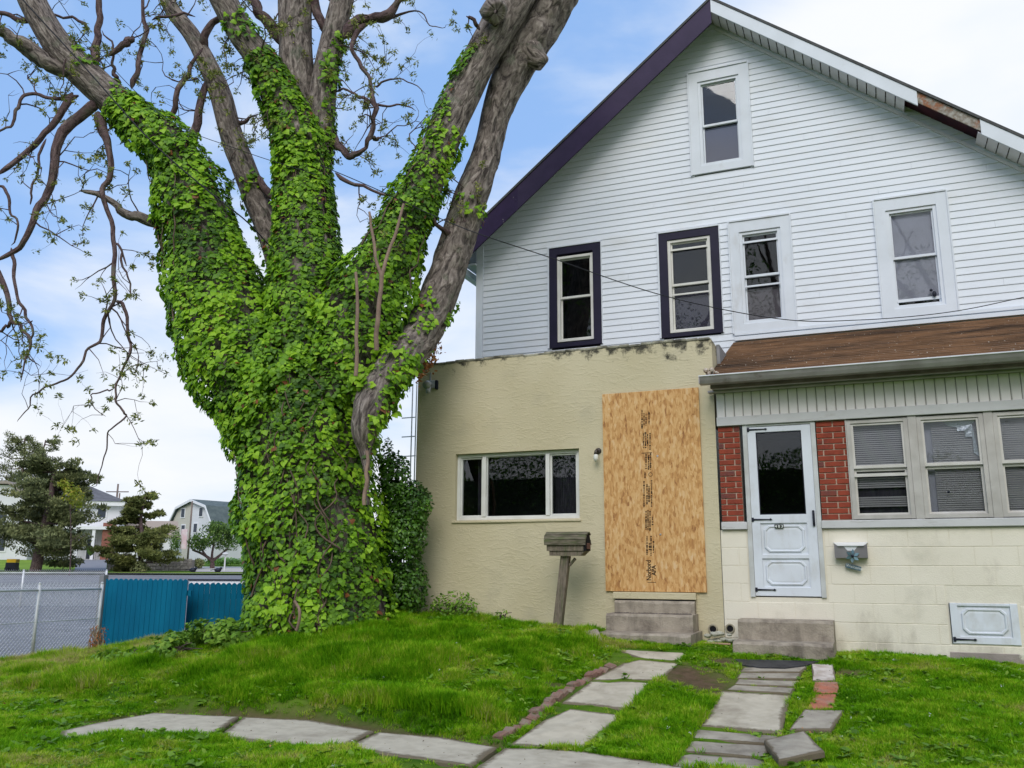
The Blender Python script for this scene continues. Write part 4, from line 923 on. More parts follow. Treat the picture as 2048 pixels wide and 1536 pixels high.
for k in range(7):   # slats round the barrel
    a0 = math.pi * (k / 7) * 1.16 - .25; a1 = math.pi * ((k + 1) / 7) * 1.16 - .25 - .045
    q = []
    for a, r in ((a0, R0), (a1, R0), (a1, R0 + .016), (a0, R0 + .016)): q.append((bxl - random.uniform(0, .012), yb_ - r * math.cos(a), zb + .10 + (r) * math.sin(a)))
    MB().prism(q, (bxr - bxl + random.uniform(-.01, .01), 0, 0)).build('slat', M_gslat, mbx)
MB().box(bxl + .02, bxr - .02, yb_ - .105, yb_ + .105, zb, zb + .07).build('box_floor', M_gwood, mbx)
arc = [(bxr - .015, yb_ - (R0 - .004) * math.cos(a), zb + .10 + (R0 - .004) * math.sin(a)) for a in np.linspace(-.1, math.pi + .1, 12)] + [(bxr - .015, yb_ + .11, zb), (bxr - .015, yb_ - .11, zb)]
MB().prism(arc[::-1], (-.02, 0, 0)).build('front_door', M_shadow, mbx)
MB().box(bxr - .012, bxr + .008, yb_ - .05, yb_ + .04, zb + .02, zb + .09, .004).build('door_flap', mat('rust_wood', (.16, .08, .06), .9, (.08, .05, .04), 10), mbx)

# rubble, litter
M_rub = mat('rubble_concrete', (.40, .34, .28), .95, (.28, .23, .19), 9, .6, 60)
def chunk(c, sx, sy, sz, rot, m, **k):
    mb = MB().box(-sx / 2, sx / 2, -sy / 2, sy / 2, 0, sz, .012); v = np.array(mb.v); v += .10 * min(sx, sy) * np.stack([vnoise(v[:, 0] * 9 + c[0] * 5, v[:, 1] * 9, v[:, 2] * 9 + i * 7) for i in range(3)], -1)
    Mx = Matrix.Translation(Vector([float(q) for q in c])) @ Matrix.Rotation(rot[2], 4, 'Z') @ Matrix.Rotation(rot[0], 4, 'X') @ Matrix.Rotation(rot[1], 4, 'Y'); mb.v = v.tolist(); return mb.build('rubble_chunk', m, matrix=Mx, **k)
c = GP(1172, 1278); chunk((c[0], c[1], c[2] - .02), .34, .28, .07, (.35, -.15, .4), M_rub, label='tilted flat concrete chunk leaning beside the left steps', cat='rubble')
c = GP(1150, 1280); chunk((c[0], c[1] - .05, c[2]), .22, .12, .045, (.05, 0, .1), M_whitep, label='pale flat stone lying in front of the tilted concrete chunk', cat='rubble')
rb = MB(); c = GP(1436, 1290)
for i in range(16): rb.ball((c[0] + random.uniform(-.14, .14), YF - random.uniform(.08, .22), c[2] + .02 + random.uniform(0, .10)), random.uniform(.02, .045), 6, 4, (1.3, 1, .7))
rb.build('rubble', mat('pale_rubble', (.52, .52, .44), .9, (.38, .37, .30), 14, .5, 50), None, label='pile of pale broken mortar lying between the two flights of steps', cat='rubble', kind='stuff')
cd = MB(); cd.box(c[0] - .16, c[0] + .15, YF - .36, YF - .33, c[2] + .01, c[2] + .03, .004); cd.build('wood_stick', mat('pale_wood', (.42, .28, .18), .9), None, label='thin strip of wood lying between the two flights of steps', cat='stick')
# black mat at the foot of the right steps
mp_ = [GP(x, y, .025) for x, y in ((1470, 1318), (1640, 1322), (1612, 1330), (1570, 1335), (1520, 1334), (1484, 1329))]
MB().prism([q for q in mp_], (0, 0, -.018)).build('rubber_mat', mat('black_rubber', (.022, .022, .026), .45, (.05, .05, .055), 9, .4, 30), None, label='black rubber mat curled at the foot of the right steps', cat='mat')
#@@PART2
# ------------------------------------------------------------------ leaves
IVY = np.array([(0, .0, .0), (.27, -.12, -.04), (.50, .10, -.09), (.40, .38, -.03), (.26, .60, -.04), (0, .92, -.14), (-.26, .60, -.04), (-.40, .38, -.03), (-.50, .10, -.09), (-.27, -.12, -.04), (0, .30, .06)])
IVY_F = np.array([(10, i, (i + 1) % 10) for i in range(10)])
OVAL = np.array([(0, 0, 0), (.28, .35, -.02), (.2, .75, -.03), (0, 1, -.08), (-.2, .75, -.03), (-.28, .35, -.02), (0, .5, .05)]); OVAL_F = np.array([(6, i, (i + 1) % 6) for i in range(6)])
SLIM = np.array([(0, 0, 0), (.17, .45, .02), (0, 1, -.06), (-.17, .45, .02)]); SLIM_F = np.array([(0, 1, 2), (0, 2, 3)])
def frames(nrm, down, roll):
    nrm = nrm / (np.linalg.norm(nrm, axis=1, keepdims=True) + 1e-9)
    y = down - nrm * (down * nrm).sum(1, keepdims=True); y /= (np.linalg.norm(y, axis=1, keepdims=True) + 1e-9)
    x = np.cross(y, nrm); c, s = np.cos(roll)[:, None], np.sin(roll)[:, None]
    return x * c + y * s, -x * s + y * c, nrm
def leaves(name, pos, nrm, size, tpl, tf, m, parent=None, tone=None, down=(0, 0, -1), spread=.7, **k):
    n = len(pos); dn = np.tile(np.array(down, float), (n, 1)) + rng.normal(0, .25, (n, 3))
    x, y, z = frames(nrm, dn, rng.normal(0, spread, n))
    size = np.broadcast_to(size, (n,))[:, None, None]
    v = pos[:, None, :] + size * (tpl[None, :, 0:1] * x[:, None, :] + tpl[None, :, 1:2] * y[:, None, :] + tpl[None, :, 2:3] * z[:, None, :])
    f = (tf[None] + (np.arange(n) * len(tpl))[:, None, None]).reshape(-1, tf.shape[1])
    if tone is None: tone = rng.random(n)
    return np_mesh(name, v.reshape(-1, 3), f, m, parent, tone=np.repeat(tone, len(tf)), **k)
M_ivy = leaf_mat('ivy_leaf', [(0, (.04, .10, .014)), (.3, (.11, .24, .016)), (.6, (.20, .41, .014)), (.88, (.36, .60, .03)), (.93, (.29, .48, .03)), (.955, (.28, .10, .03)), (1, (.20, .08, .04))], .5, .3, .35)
M_dead = leaf_mat('dead_leaf', [(0, (.25, .08, .03)), (.5, (.38, .15, .06)), (1, (.5, .27, .12))], .8, .1, .15)
M_spring = leaf_mat('spring_leaf', [(0, (.12, .15, .035)), (.5, (.22, .26, .06)), (1, (.38, .38, .09))], .6, .3, .35)
M_bush = leaf_mat('bush_leaf', [(0, (.026, .07, .010)), (.5, (.075, .19, .018)), (1, (.19, .38, .035))], .4, .5, .2)
M_weed = leaf_mat('weed_leaf', [(0, (.07, .15, .02)), (.5, (.17, .33, .03)), (1, (.33, .48, .06))], .6, .3, .3)
M_pine = leaf_mat('pine_needles', [(0, (.06, .08, .04)), (.5, (.19, .215, .09)), (1, (.40, .40, .17))], .7, .2, .1)
M_far = leaf_mat('far_leaf', [(0, (.04, .09, .02)), (.5, (.10, .19, .04)), (1, (.20, .30, .07))], .7, .2, .3)

# ------------------------------------------------------------------ bark limbs
def bark_mat(name, c1, c2, c3):
    m = bpy.data.materials.new(name); m.use_nodes = True; n, l, b = N(m)
    uv = n.new('ShaderNodeUVMap'); uv.uv_map = 'UVMap'; mp = n.new('ShaderNodeMapping'); mp.inputs['Scale'].default_value = (8.0, 2.6, 1); l.new(uv.outputs[0], mp.inputs['Vector'])
    t = n.new('ShaderNodeTexNoise'); t.inputs['Scale'].default_value = 2.2; t.inputs['Detail'].default_value = 9; t.inputs['Roughness'].default_value = .62; t.inputs['Distortion'].default_value = 1.0; l.new(mp.outputs[0], t.inputs['Vector'])
    r = n.new('ShaderNodeValToRGB'); e = r.color_ramp.elements; e[0].position = .36; e[0].color = (*c1, 1); e[1].position = .68; e[1].color = (*c3, 1); q = e.new(.52); q.color = (*c2, 1)
    l.new(t.outputs[0], r.inputs[0])
    g = n.new('ShaderNodeNewGeometry'); t2 = n.new('ShaderNodeTexNoise'); t2.inputs['Scale'].default_value = 5; t2.inputs['Detail'].default_value = 6; l.new(g.outputs['Position'], t2.inputs['Vector'])
    r2 = n.new('ShaderNodeValToRGB'); r2.color_ramp.elements[0].position = .58; r2.color_ramp.elements[1].position = .75; r2.color_ramp.elements[1].color = (.6, .6, .6, 1); l.new(t2.outputs[0], r2.inputs[0])
    mx = n.new('ShaderNodeMix'); mx.data_type = 'RGBA'; mx.inputs[7].default_value = (.16, .19, .13, 1); l.new(r2.outputs[0], mx.inputs[0]); l.new(r.outputs[0], mx.inputs[6]); l.new(mx.outputs[2], b.inputs['Base Color'])
    b.inputs['Roughness'].default_value = .95; b.inputs['Specular IOR Level'].default_value = .15
    bn = n.new('ShaderNodeBump'); bn.inputs['Strength'].default_value = 1; bn.inputs['Distance'].default_value = .035; l.new(t.outputs[0], bn.inputs['Height']); l.new(bn.outputs[0], b.inputs['Normal'])
    return m
M_bark = bark_mat('tree_bark', (.055, .045, .042), (.21, .175, .155), (.40, .345, .31)); M_bark2 = bark_mat('dark_branch_bark', (.06, .04, .042), (.14, .095, .095), (.23, .17, .16))
def limb_mesh(name, path, rad, m, parent, n=20, disp=.09, seed=0, taper=False, **k):
    path = np.asarray(path); mth = len(path); vs = np.zeros((mth, n, 3)); L = np.concatenate([[0], np.cumsum(np.linalg.norm(np.diff(path, axis=0), axis=1))]); prev = None
    th = np.arange(n) * 2 * np.pi / n
    for i in range(mth):
        t = path[min(i + 1, mth - 1)] - path[max(i - 1, 0)]; t = t / (np.linalg.norm(t) + 1e-9)
        a = np.cross(t, [.3, .9, .1]) if prev is None else prev - t * (prev @ t); a /= np.linalg.norm(a) + 1e-9; prev = a; b = np.cross(t, a)
        R = rad[i] * ((.25 if i == 0 else .8 if i == 1 else .3 if i == mth - 1 else .85 if i == mth - 2 else 1) if taper else 1) * (1 + disp * (1 - 2 * np.abs(vnoise(np.cos(th) * 3.2 + seed, np.sin(th) * 3.2, L[i] * .9 / max(.05, rad[0]) * .25))) + .6 * disp * vnoise(np.cos(th) * 1.2, np.sin(th) * 1.2 + seed, L[i] * 1.3))
        vs[i] = path[i] + R[:, None] * (np.cos(th)[:, None] * a + np.sin(th)[:, None] * b)
    idx = np.arange(mth * n).reshape(mth, n); j = np.roll(idx, -1, 1)
    f = np.stack([idx[:-1], j[:-1], j[1:], idx[1:]], -1).reshape(-1, 4)
    o = np_mesh(name, vs.reshape(-1, 3), f, m, parent, smooth=True, **k)
    uvl = o.data.uv_layers.new(name='UVMap'); ring, kk = np.divmod(f, n)
    kk = kk.copy(); wrap = (kk == 0) & (np.roll(f, 1, 1) % n == n - 1) | (kk == 0) & (np.roll(f, -1, 1) % n == n - 1); kk = np.where(wrap, n, kk)
    rm = float(np.mean(rad)); uv = np.stack([kk / n * 2 * np.pi * rm, L[ring]], -1); uvl.data.foreach_set('uv', uv.astype(np.float32).ravel())
    return o
TD = 10.96
def TP(x, y, off=0.0):
    d = ray(x, y); t = (TD + off) / ((-.3715 * d[0] + .9049 * d[1])); return CAM + d * t
def tr_(x, y, rpx, off=0.0): return rpx / F_PX * ((TP(x, y, off) - CAM) @ FW)
def limb_path(pts, per=6, wob=0.0, seed=0):
    c = spline([list(TP(x, y, o)) + [tr_(x, y, r, o), tr_(x, y, iv, o)] for x, y, r, iv, o in pts], per)
    p, r, iv = c[:, :3], np.maximum(c[:, 3], .003), np.maximum(c[:, 4], 0)
    if wob:
        s = np.linspace(0, len(pts), len(p)); p = p + wob * np.stack([vnoise(s * 1.9, seed, 1.1 * i) for i in range(3)], -1)
    return p, r, iv
tb = TP(640, 1275)
tree = empty('tree', (tb[0], tb[1], float(H(tb[0], tb[1]))), 'huge ivy covered tree with grey bark limbs in the front yard', 'tree')
LIMBS = {
 'T': [(640, 1330, 138, 166, 0), (638, 1250, 126, 155, 0), (634, 1150, 116, 148, 0), (626, 1050, 110, 144, 0), (615, 950, 108, 142, 0), (604, 860, 106, 140, 0), (596, 780, 96, 130, 0), (592, 720, 86, 115, 0)],
 'L1': [(585, 880, 80, 104, .05), (528, 775, 84, 116, .05), (474, 690, 82, 116, .1), (440, 605, 76, 98, .1), (414, 525, 68, 86, .1), (398, 450, 60, 79, .1), (377, 372, 50, 70, .1), (342, 302, 43, 60, .05), (284, 250, 36, 46, .0), (205, 182, 30, 0, 0), (142, 122, 29, 0, -.05), (102, 70, 25, 0, -.1), (68, 10, 24, 0, -.1), (52, -35, 23, 0, -.1)],
 'L2a': [(604, 820, 90, 118, -.05), (610, 660, 72, 88, -.1), (612, 560, 64, 72, -.1), (612, 480, 56, 62, -.1), (608, 400, 50, 58, -.1), (603, 320, 46, 55, -.12), (584, 250, 40, 50, -.15), (548, 170, 32, 42, -.2), (512, 105, 27, 34, -.3), (480, 62, 25, 28, -.35), (440, -15, 24, 0, -.45)],
 'L2b': [(622, 400, 44, 0, .15), (612, 300, 41, 0, .15), (600, 210, 37, 0, .15), (592, 120, 30, 0, .1), (590, 40, 31, 0, .1), (590, -30, 34, 0, .1)],
 'L2c': [(628, 330, 32, 0, .0), (642, 210, 27, 36, .0), (658, 108, 22, 27, .05), (674, 40, 22, 0, .05), (690, -25, 22, 0, .05)],
 'L3': [(575, 560, 28, 0, .55), (535, 452, 25, 0, .6), (494, 352, 23, 0, .6), (463, 270, 21, 0, .6), (442, 190, 20, 0, .6), (412, 122, 17, 0, .6), (384, 70, 15, 0, .6), (345, 20, 14, 0, .6), (325, -25, 13, 0, .6)],
 'R1': [(672, 800, 85, 110, -.1), (732, 615, 70, 98, -.2), (764, 545, 58, 82, -.22), (788, 495, 50, 66, -.25), (808, 450, 44, 60, -.28), (830, 400, 39, 54, -.3), (858, 342, 37, 44, -.3), (877, 300, 35, 40, -.3), (907, 230, 34, 36, -.3), (944, 152, 33, 0, -.3), (970, 102, 33, 0, -.3), (996, 60, 35, 0, -.3), (1028, 0, 39, 0, -.3), (1050, -45, 41, 0, -.3)],
 'R2': [(736, 1010, 3, 0, -.82), (734, 950, 5, 0, -.80), (730, 905, 12, 0, -.74), (731, 862, 27, 0, -.74), (744, 812, 34, 0, -.72), (768, 764, 36, 0, -.62), (802, 716, 38, 0, -.45), (838, 670, 38, 0, -.18), (872, 605, 36, 0, -.05), (897, 535, 33, 0, 0), (919, 470, 32, 0, 0), (941, 402, 31, 0, .0), (961, 345, 29, 0, .03), (977, 292, 26, 0, .05), (991, 232, 27, 0, .05), (1010, 178, 32, 0, .05), (1046, 102, 41, 0, .05), (1085, 32, 44, 0, .05), (1112, -25, 47, 0, .05)],
}
LP = {}
for k, pts in LIMBS.items():
    p, r, iv = limb_path(pts, 10); LP[k] = (p, r, iv, pts)
    limb_mesh('trunk' if k == 'T' else 'limb', p, r, M_bark, tree, 36, .10 if k == 'T' else .11, seed=sum(map(ord, k)))
# broken spurs and burl
def spur(pts, n=10, m=M_bark, name='branch', per=5, wob=0.0, seed=0, parent=None, **k):
    p, r, iv = limb_path([(x, y, q, 0, o) for x, y, q, o in pts], per, wob, seed); return limb_mesh(name, p, r, m, parent or tree, n, .12, seed, taper=True, **k)
spur([(1050, 95, 34, -.05), (1072, 118, 22, -.1), (1086, 124, 15, -.12), (1090, 128, 4, -.12)], 12, name='broken_stub')
spur([(985, 20, 30, -.6), (990, 22, 22, -.75), (992, 23, 14, -.78)], 12, name='knot')
BR = [
 [(140, 150, 17, -.1), (95, 122, 15, -.15), (50, 92, 14, -.2), (10, 66, 12, -.25), (-20, 55, 11, -.3)],
 [(110, 140, 9, 0), (80, 128, 9, -.05), (48, 100, 9, -.1), (15, 78, 7, -.1), (0, 62, 5, -.1)],
 [(60, 42, 8, 0), (35, 38, 8, 0), (10, 28, 7, 0), (-20, 22, 6, 0)],
 [(160, 195, 9, 0), (120, 198, 6, -.05), (85, 193, 5, -.1), (58, 190, 5, -.1), (37, 208, 5, -.15), (30, 238, 4, -.2), (12, 258, 3, -.2), (-5, 264, 3, -.2)],
 [(150, 185, 12, 0), (125, 220, 10, -.1), (98, 262, 9, -.15), (70, 288, 8, -.2), (38, 318, 7, -.2), (-5, 352, 6, -.3)],
 [(88, 278, 4, -.2), (78, 318, 3.5, -.2), (74, 350, 3, -.2), (64, 385, 3, -.2), (60, 408, 2, -.2)],
 [(195, 205, 18, 0), (165, 228, 15, -.05), (132, 255, 15, -.1), (112, 310, 12, -.2), (100, 375, 10, -.2), (78, 412, 9, -.25), (60, 462, 8, -.3), (38, 494, 7, -.3), (-5, 520, 6, -.3)],
 [(-5, 370, 4, -.2), (18, 390, 4, -.2), (24, 425, 3, -.2), (36, 450, 3, -.2), (24, 490, 2, -.2)],
 [(24, 495, 5, -.3), (28, 530, 5, -.3), (36, 590, 4, -.3), (50, 628, 4, -.3), (66, 662, 3, -.3), (60, 690, 3, -.3), (50, 725, 2.5, -.3), (42, 765, 1.5, -.3)],
 [(-10, 530, 8, -.3), (8, 570, 7, -.3), (20, 615, 6, -.3), (22, 640, 5, -.3), (45, 656, 4, -.3), (60, 680, 4, -.3), (60, 710, 2, -.3), (78, 730, 1, -.3)],
 [(22, 640, 5, -.3), (12, 655, 4, -.3), (-10, 664, 4, -.3)],
 [(196, 225, 16, 0), (208, 262, 13, -.1), (218, 300, 9, -.15), (222, 345, 8, -.2), (206, 378, 7, -.2), (214, 420, 6, -.2), (230, 480, 6, -.25), (224, 550, 6, -.3), (229, 600, 5, -.3), (206, 640, 5, -.3), (200, 680, 4, -.3), (172, 702, 3.5, -.3), (150, 745, 3, -.35), (112, 770, 2.5, -.35), (70, 785, 2, -.35), (52, 820, 1.5, -.35), (36, 845, 1, -.35)],
 [(230, 600, 5, -.3), (252, 618, 4.5, -.3), (254, 668, 4, -.3), (265, 700, 3.5, -.3), (246, 742, 3, -.3), (228, 776, 3, -.3), (236, 805, 3, -.3), (251, 822, 3, -.3), (246, 838, 2.5, -.3), (218, 862, 2, -.3), (213, 905, 1.8, -.3), (196, 950, 1.3, -.3), (190, 975, 1, -.3)],
 [(228, 776, 2, -.3), (205, 782, 2, -.3), (180, 795, 1.6, -.3), (192, 815, 1.2, -.3), (210, 835, 1, -.3)],
 [(247, 500, 4, -.25), (250, 540, 3, -.25), (262, 570, 2.5, -.25), (266, 598, 1.5, -.25)], [(232, 485, 3, -.25), (243, 500, 3, -.25), (252, 530, 2, -.25)],
 [(390, 480, 15, .1), (340, 452, 13, 0), (290, 438, 11, -.1), (250, 425, 9, -.15), (222, 400, 7, -.2), (190, 386, 6, -.2), (158, 383, 3, -.2)],
 [(190, 140, 12, .1), (188, 110, 11, .15), (194, 60, 9, .2), (198, 15, 8, .2), (196, -20, 7, .2)],
 [(262, 178, 8, .1), (276, 140, 7, .1), (280, 105, 6, .15), (291, 62, 6, .2), (286, 28, 5, .2), (284, -20, 4, .2)],
 [(240, 165, 6, .1), (232, 150, 6, .1), (226, 128, 4, .1), (228, 98, 3, .1), (205, 60, 2, .1)],
 [(335, 238, 8, .2), (350, 212, 7, .2), (358, 172, 7, .2), (374, 150, 6, .2), (386, 128, 5, .2), (405, 95, 4, .3)],
 [(215, 115, 6, 0), (240, 95, 8, 0), (258, 82, 10, 0), (266, 72, 3, 0)],
 [(372, 330, 14, .3), (392, 255, 12, .35), (400, 205, 10, .45), (412, 160, 10, .6)],
 [(566, 90, 15, .1), (545, 55, 17, .05), (520, 28, 14, 0), (502, -10, 13, 0), (492, -60, 12, 0)],
 [(660, 75, 14, .1), (634, 25, 14, .1), (618, -60, 14, .1)],
 [(690, 75, 20, -.05), (715, 40, 16, -.1), (745, 40, 14, -.15), (775, 28, 14, -.2), (795, 5, 8, -.2), (805, -20, 7, -.2)],
 [(735, 45, 9, -.1), (708, 72, 7, -.15), (706, 100, 6, -.2), (716, 125, 6, -.2), (736, 158, 5, -.25), (744, 185, 6, -.25), (750, 205, 8, -.25), (748, 240, 6, -.25), (740, 275, 7, -.25), (730, 295, 5, -.25), (712, 310, 8, -.2), (698, 314, 9, -.15), (682, 296, 9, -.1), (668, 270, 9, 0), (650, 240, 12, 0)],
 [(750, 205, 5, -.2), (725, 195, 4, -.2), (700, 182, 3, -.1), (662, 178, 3, 0)], [(750, 205, 4, -.2), (775, 212, 3, -.2), (800, 208, 2.5, -.2), (830, 222, 1.5, -.2)],
 [(745, 175, 3, -.2), (770, 162, 3, -.2), (800, 155, 2, -.2), (830, 170, 1.5, -.2), (850, 190, 1, -.2)],
 [(735, 278, 4, -.2), (750, 276, 5, -.2), (762, 278, 4, -.2)], [(700, 60, 5, 0), (745, 42, 3, -.1), (790, 32, 4, -.1), (840, 22, 2, -.1), (860, 50, 1.5, -.1), (890, 52, 1, -.1)],
 [(960, 60, 6, -.6), (945, 42, 5, -.65), (934, 32, 3, -.7)],
 [(405, 110, 12, .6), (412, 70, 10, .5), (440, 36, 8, .4), (478, 20, 6, .1)], [(440, 240, 9, .6), (480, 245, 6, .6), (500, 235, 4, .6)],
 [(550, 400, 12, .4), (520, 360, 10, .5), (497, 345, 9, .6)], [(300, 40, 4, .2), (350, 30, 4, .2), (390, 32, 3, .3)], [(180, 60, 5, .1), (150, 40, 4, .1), (110, 30, 3, 0), (60, 20, 3, 0)],
 [(670, 345, 6, -.2), (700, 365, 5, -.3), (745, 380, 4, -.35), (790, 398, 3, -.4)], [(905, 470, 10, -.1), (880, 455, 6, -.3), (860, 430, 4, -.4)],
]
BP_ = []
for i, b in enumerate(BR):
    pts = [(x, y, q, 0, o) for x, y, q, o in b]; p, r, iv = limb_path(pts, 5, .03, i * 3.3); r = r * (.7 if i not in (0, 16) else .9); BP_.append((p, r))
    limb_mesh('branch', p, r, M_bark if i in (0, 1, 16) else M_bark2, tree, 9, .14, i, taper=True, label='pale dead branch stub' if i == 16 else None)
# fine twigs with tufts of young leaves
tw = MB(); lpos = []
def twig(p, d, L, r, depth, droop):
    n = max(3, int(L / .11)); pts = [p]; 
    for i in range(n):
        d = d + np.array([random.gauss(0, .34), random.gauss(0, .3), random.gauss(0, .34) - droop]); d /= np.linalg.norm(d); pts.append(pts[-1] + d * L / n)
    tw.tube(pts, [r * (1 - .75 * i / n) for i in range(n + 1)], 4, cap=False)
    for i in range(1, n + 1):
        if depth > 0 and random.random() < .40:
            dd = d + np.array([random.gauss(0, .9), random.gauss(0, .7), random.gauss(0, .9)]); twig(pts[i], dd / np.linalg.norm(dd), L * random.uniform(.3, .6), r * .6, depth - 1, droop)
    if random.random() < .85: lpos.append((pts[-1], random.uniform(.04, .10)))
    if random.random() < .45: lpos.append((pts[n // 2], random.uniform(.03, .06)))
seeds = []
for i, (p, r) in enumerate(BP_):
    k = max(1, int(len(p) / 8)) 
    for q in range(k):
        j = random.randrange(len(p) // 3, len(p)); seeds.append((p[j], min(r[j] * .5, .012), 1))
def limb_seed(key, a, b, cnt):
    p, r, iv, _ = LP[key]
    for q in range(cnt): j = int(random.uniform(a, b) * (len(p) - 1)); seeds.append((p[j], .014, 2))
limb_seed('L1', .55, .95, 7); limb_seed('L3', .25, .98, 10); limb_seed('L2a', .7, 1, 7); limb_seed('L2b', .4, 1, 6); limb_seed('L2c', .2, 1, 9); limb_seed('R1', .3, .7, 6)
for p, r, dp in seeds:
    d = np.array([random.gauss(0, 1), random.gauss(0, .6), random.gauss(.0, 1)]); d /= np.linalg.norm(d)
    twig(p, d, random.uniform(.35, 1.15), max(.004, r), dp, .06)
tw.build('twigs', M_bark2, tree, kind='stuff')
P, Nn, S = [], [], []
for c, rr in lpos:
    k = random.randint(12, 30)
    for q in range(k):
        d = np.array([random.gauss(0, 1), random.gauss(0, 1), random.gauss(.0, 1)]); d /= np.linalg.norm(d); P.append(c + d * rr * random.random()); Nn.append(d + np.array([0, 0, .4])); S.append(random.uniform(.035, .075))
leaves('foliage', np.array(P), np.array(Nn), np.array(S), SLIM, SLIM_F, M_spring, tree, down=(0, 0, .2), spread=2, kind='stuff')

# ------------------------------------------------------------------ ivy
ivy = empty('ivy', (tb[0], tb[1] - .9, float(H(tb[0], tb[1] - .9))), 'dense green ivy climbing the trunk and limbs of the huge tree', 'ivy')
view = -FW
def ivy_points(key, dens, cover=None, a0=0.0, a1=1.0, minr=None):
    p, r, iv, _ = LP[key]; m = len(p); seg = np.linalg.norm(np.diff(p, axis=0), axis=1); rr = np.maximum(iv, r * 1.05) if minr is None else np.maximum(iv, r * minr)
    area = np.concatenate([seg * rr[:-1] * 2 * np.pi, [0]]); cum = np.cumsum(area); i0, i1 = int(a0 * (m - 1)), int(a1 * (m - 1)); lo, hi = cum[max(i0 - 1, 0)] if i0 else 0, cum[i1]
    n = int((hi - lo) * dens); u = rng.uniform(lo, hi, n); ii = np.clip(np.searchsorted(cum, u), 0, m - 2); t = rng.random(n)[:, None]
    c = p[ii] * (1 - t) + p[ii + 1] * t; R = (rr[ii] * (1 - t[:, 0]) + rr[ii + 1] * t[:, 0]); r0 = r[ii]
    ax = p[ii + 1] - p[ii]; ax /= np.linalg.norm(ax, axis=1, keepdims=True)
    th = rng.uniform(0, 2 * np.pi, n); vv = np.tile(view, (n, 1)); a = vv - ax * (vv * ax).sum(1, keepdims=True); a /= np.linalg.norm(a, axis=1, keepdims=True); b = np.cross(ax, a)
    keep = rng.random(n) < np.where(np.cos(th) > -.35, 1, .35)
    d = a * np.cos(th)[:, None] + b * np.sin(th)[:, None]
    q = c + d * R[:, None]
    lump = fbm(q[:, 0] * 2.3, q[:, 1] * 2.3, q[:, 2] * 1.9, 3); l5 = vnoise(q[:, 0] * 6.5, q[:, 1] * 6.5, q[:, 2] * 5.0)
    keep &= ~((l5 < -.42) & (rng.random(n) < .75)); R2 = np.maximum(R * (1 + .14 * lump) + .05 * l5 + .03 * vnoise(q[:, 0] * 9, q[:, 1] * 9, q[:, 2] * 9) - np.abs(rng.normal(0, .034, n)), r0 * 1.17)
    q = c + d * R2[:, None]
    if cover is not None: keep &= cover(ii / (m - 1), th, q, d, lump)
    return q[keep], d[keep], lump[keep], R2[keep] - R[keep]
right = RT
def side(d): return d @ RT
sets = [ivy_points('T', 1150), ivy_points('L1', 1180, a0=.0, a1=.66), ivy_points('L2a', 1180, a0=.0, a1=.78), ivy_points('R1', 1150, a0=.0, a1=.40),
    ivy_points('L1', 520, lambda s, th, q, d, lp: (lp + 1.1 * (d @ UP) + .2 * side(d) > .45 + (s - .63) * 4), .62, .78, 1.14),
    ivy_points('L2a', 500, lambda s, th, q, d, lp: lp > -.3 + (s - .78) * 4, .76, .97, 1.12),
    ivy_points('L2c', 480, lambda s, th, q, d, lp: lp + .7 * side(d) > -.1 + s * 1.2, .0, .6, 1.15),
    ivy_points('L2b', 420, lambda s, th, q, d, lp: lp > -.35 + s * 1.7, .0, .45, 1.12),
    ivy_points('R1', 600, lambda s, th, q, d, lp: (lp * .5 - side(d) * 1.0 > -.8 + (s - .38) * 2.7) | ((side(d) > .45) & (s < .58) & (lp > -.6)), .38, .74, 1.14),
    ivy_points('R2', 420, lambda s, th, q, d, lp: (lp * 1.2 + .25 * side(d) > .28 + np.where(s > .5, .5, 0)) & (s < .62), .08, .62, 1.12),
    ivy_points('R2', 500, lambda s, th, q, d, lp: (side(d) > .35) & (lp > -.5), .02, .33, 1.25),
    ivy_points('L3', 260, lambda s, th, q, d, lp: lp > -.05 + s * .9, .0, .8, 1.15)]
q = np.concatenate([s_[0] for s_ in sets]); d = np.concatenate([s_[1] for s_ in sets]); lump = np.concatenate([s_[2] for s_ in sets]); dep = np.concatenate([s_[3] for s_ in sets])
ok = q[:, 2] > H(q[:, 0], q[:, 1]) - .02; q, d, lump, dep = q[ok], d[ok], lump[ok], dep[ok]
nrm = d * .85 + np.array([0, -.15, .45]) + rng.normal(0, .33, q.shape)
# tone: young and old patches, painted shade on clumps and recessed leaves, few brown
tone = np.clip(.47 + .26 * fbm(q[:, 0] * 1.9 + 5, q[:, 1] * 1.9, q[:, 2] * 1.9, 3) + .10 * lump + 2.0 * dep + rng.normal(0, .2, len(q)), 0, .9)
brown = (rng.random(len(q)) < .012 + .05 * (fbm(q[:, 0] * 3, q[:, 1] * 3, q[:, 2] * 3, 2) > .75)); tone[brown] = rng.uniform(.955, 1, brown.sum())
size = (.032 + .066 * rng.random(len(q)) ** 1.7) * np.where(tone > .6, 1.05, .95)
front = (d @ view > .55) & (dep > -.02); pick = np.where(front)[0]; rng.shuffle(pick); pick = pick[np.argsort(-size[pick], kind='stable')][:900]; rng.shuffle(pick); pick = pick[:290]
mask = np.ones(len(q), bool); mask[pick] = False
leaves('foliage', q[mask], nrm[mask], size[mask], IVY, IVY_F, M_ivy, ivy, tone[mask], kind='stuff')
tones = [.45, .6, .75, .88]; lm = []
for t in tones:
    me = bpy.data.meshes.new('ivy_leaf'); me.from_pydata([tuple(x) for x in IVY], [], [tuple(int(i) for i in f) for f in IVY_F]); a = me.attributes.new('tone', 'FLOAT', 'FACE'); a.data.foreach_set('value', np.full(10, t, np.float32)); me.materials.append(M_ivy); lm.append(me)
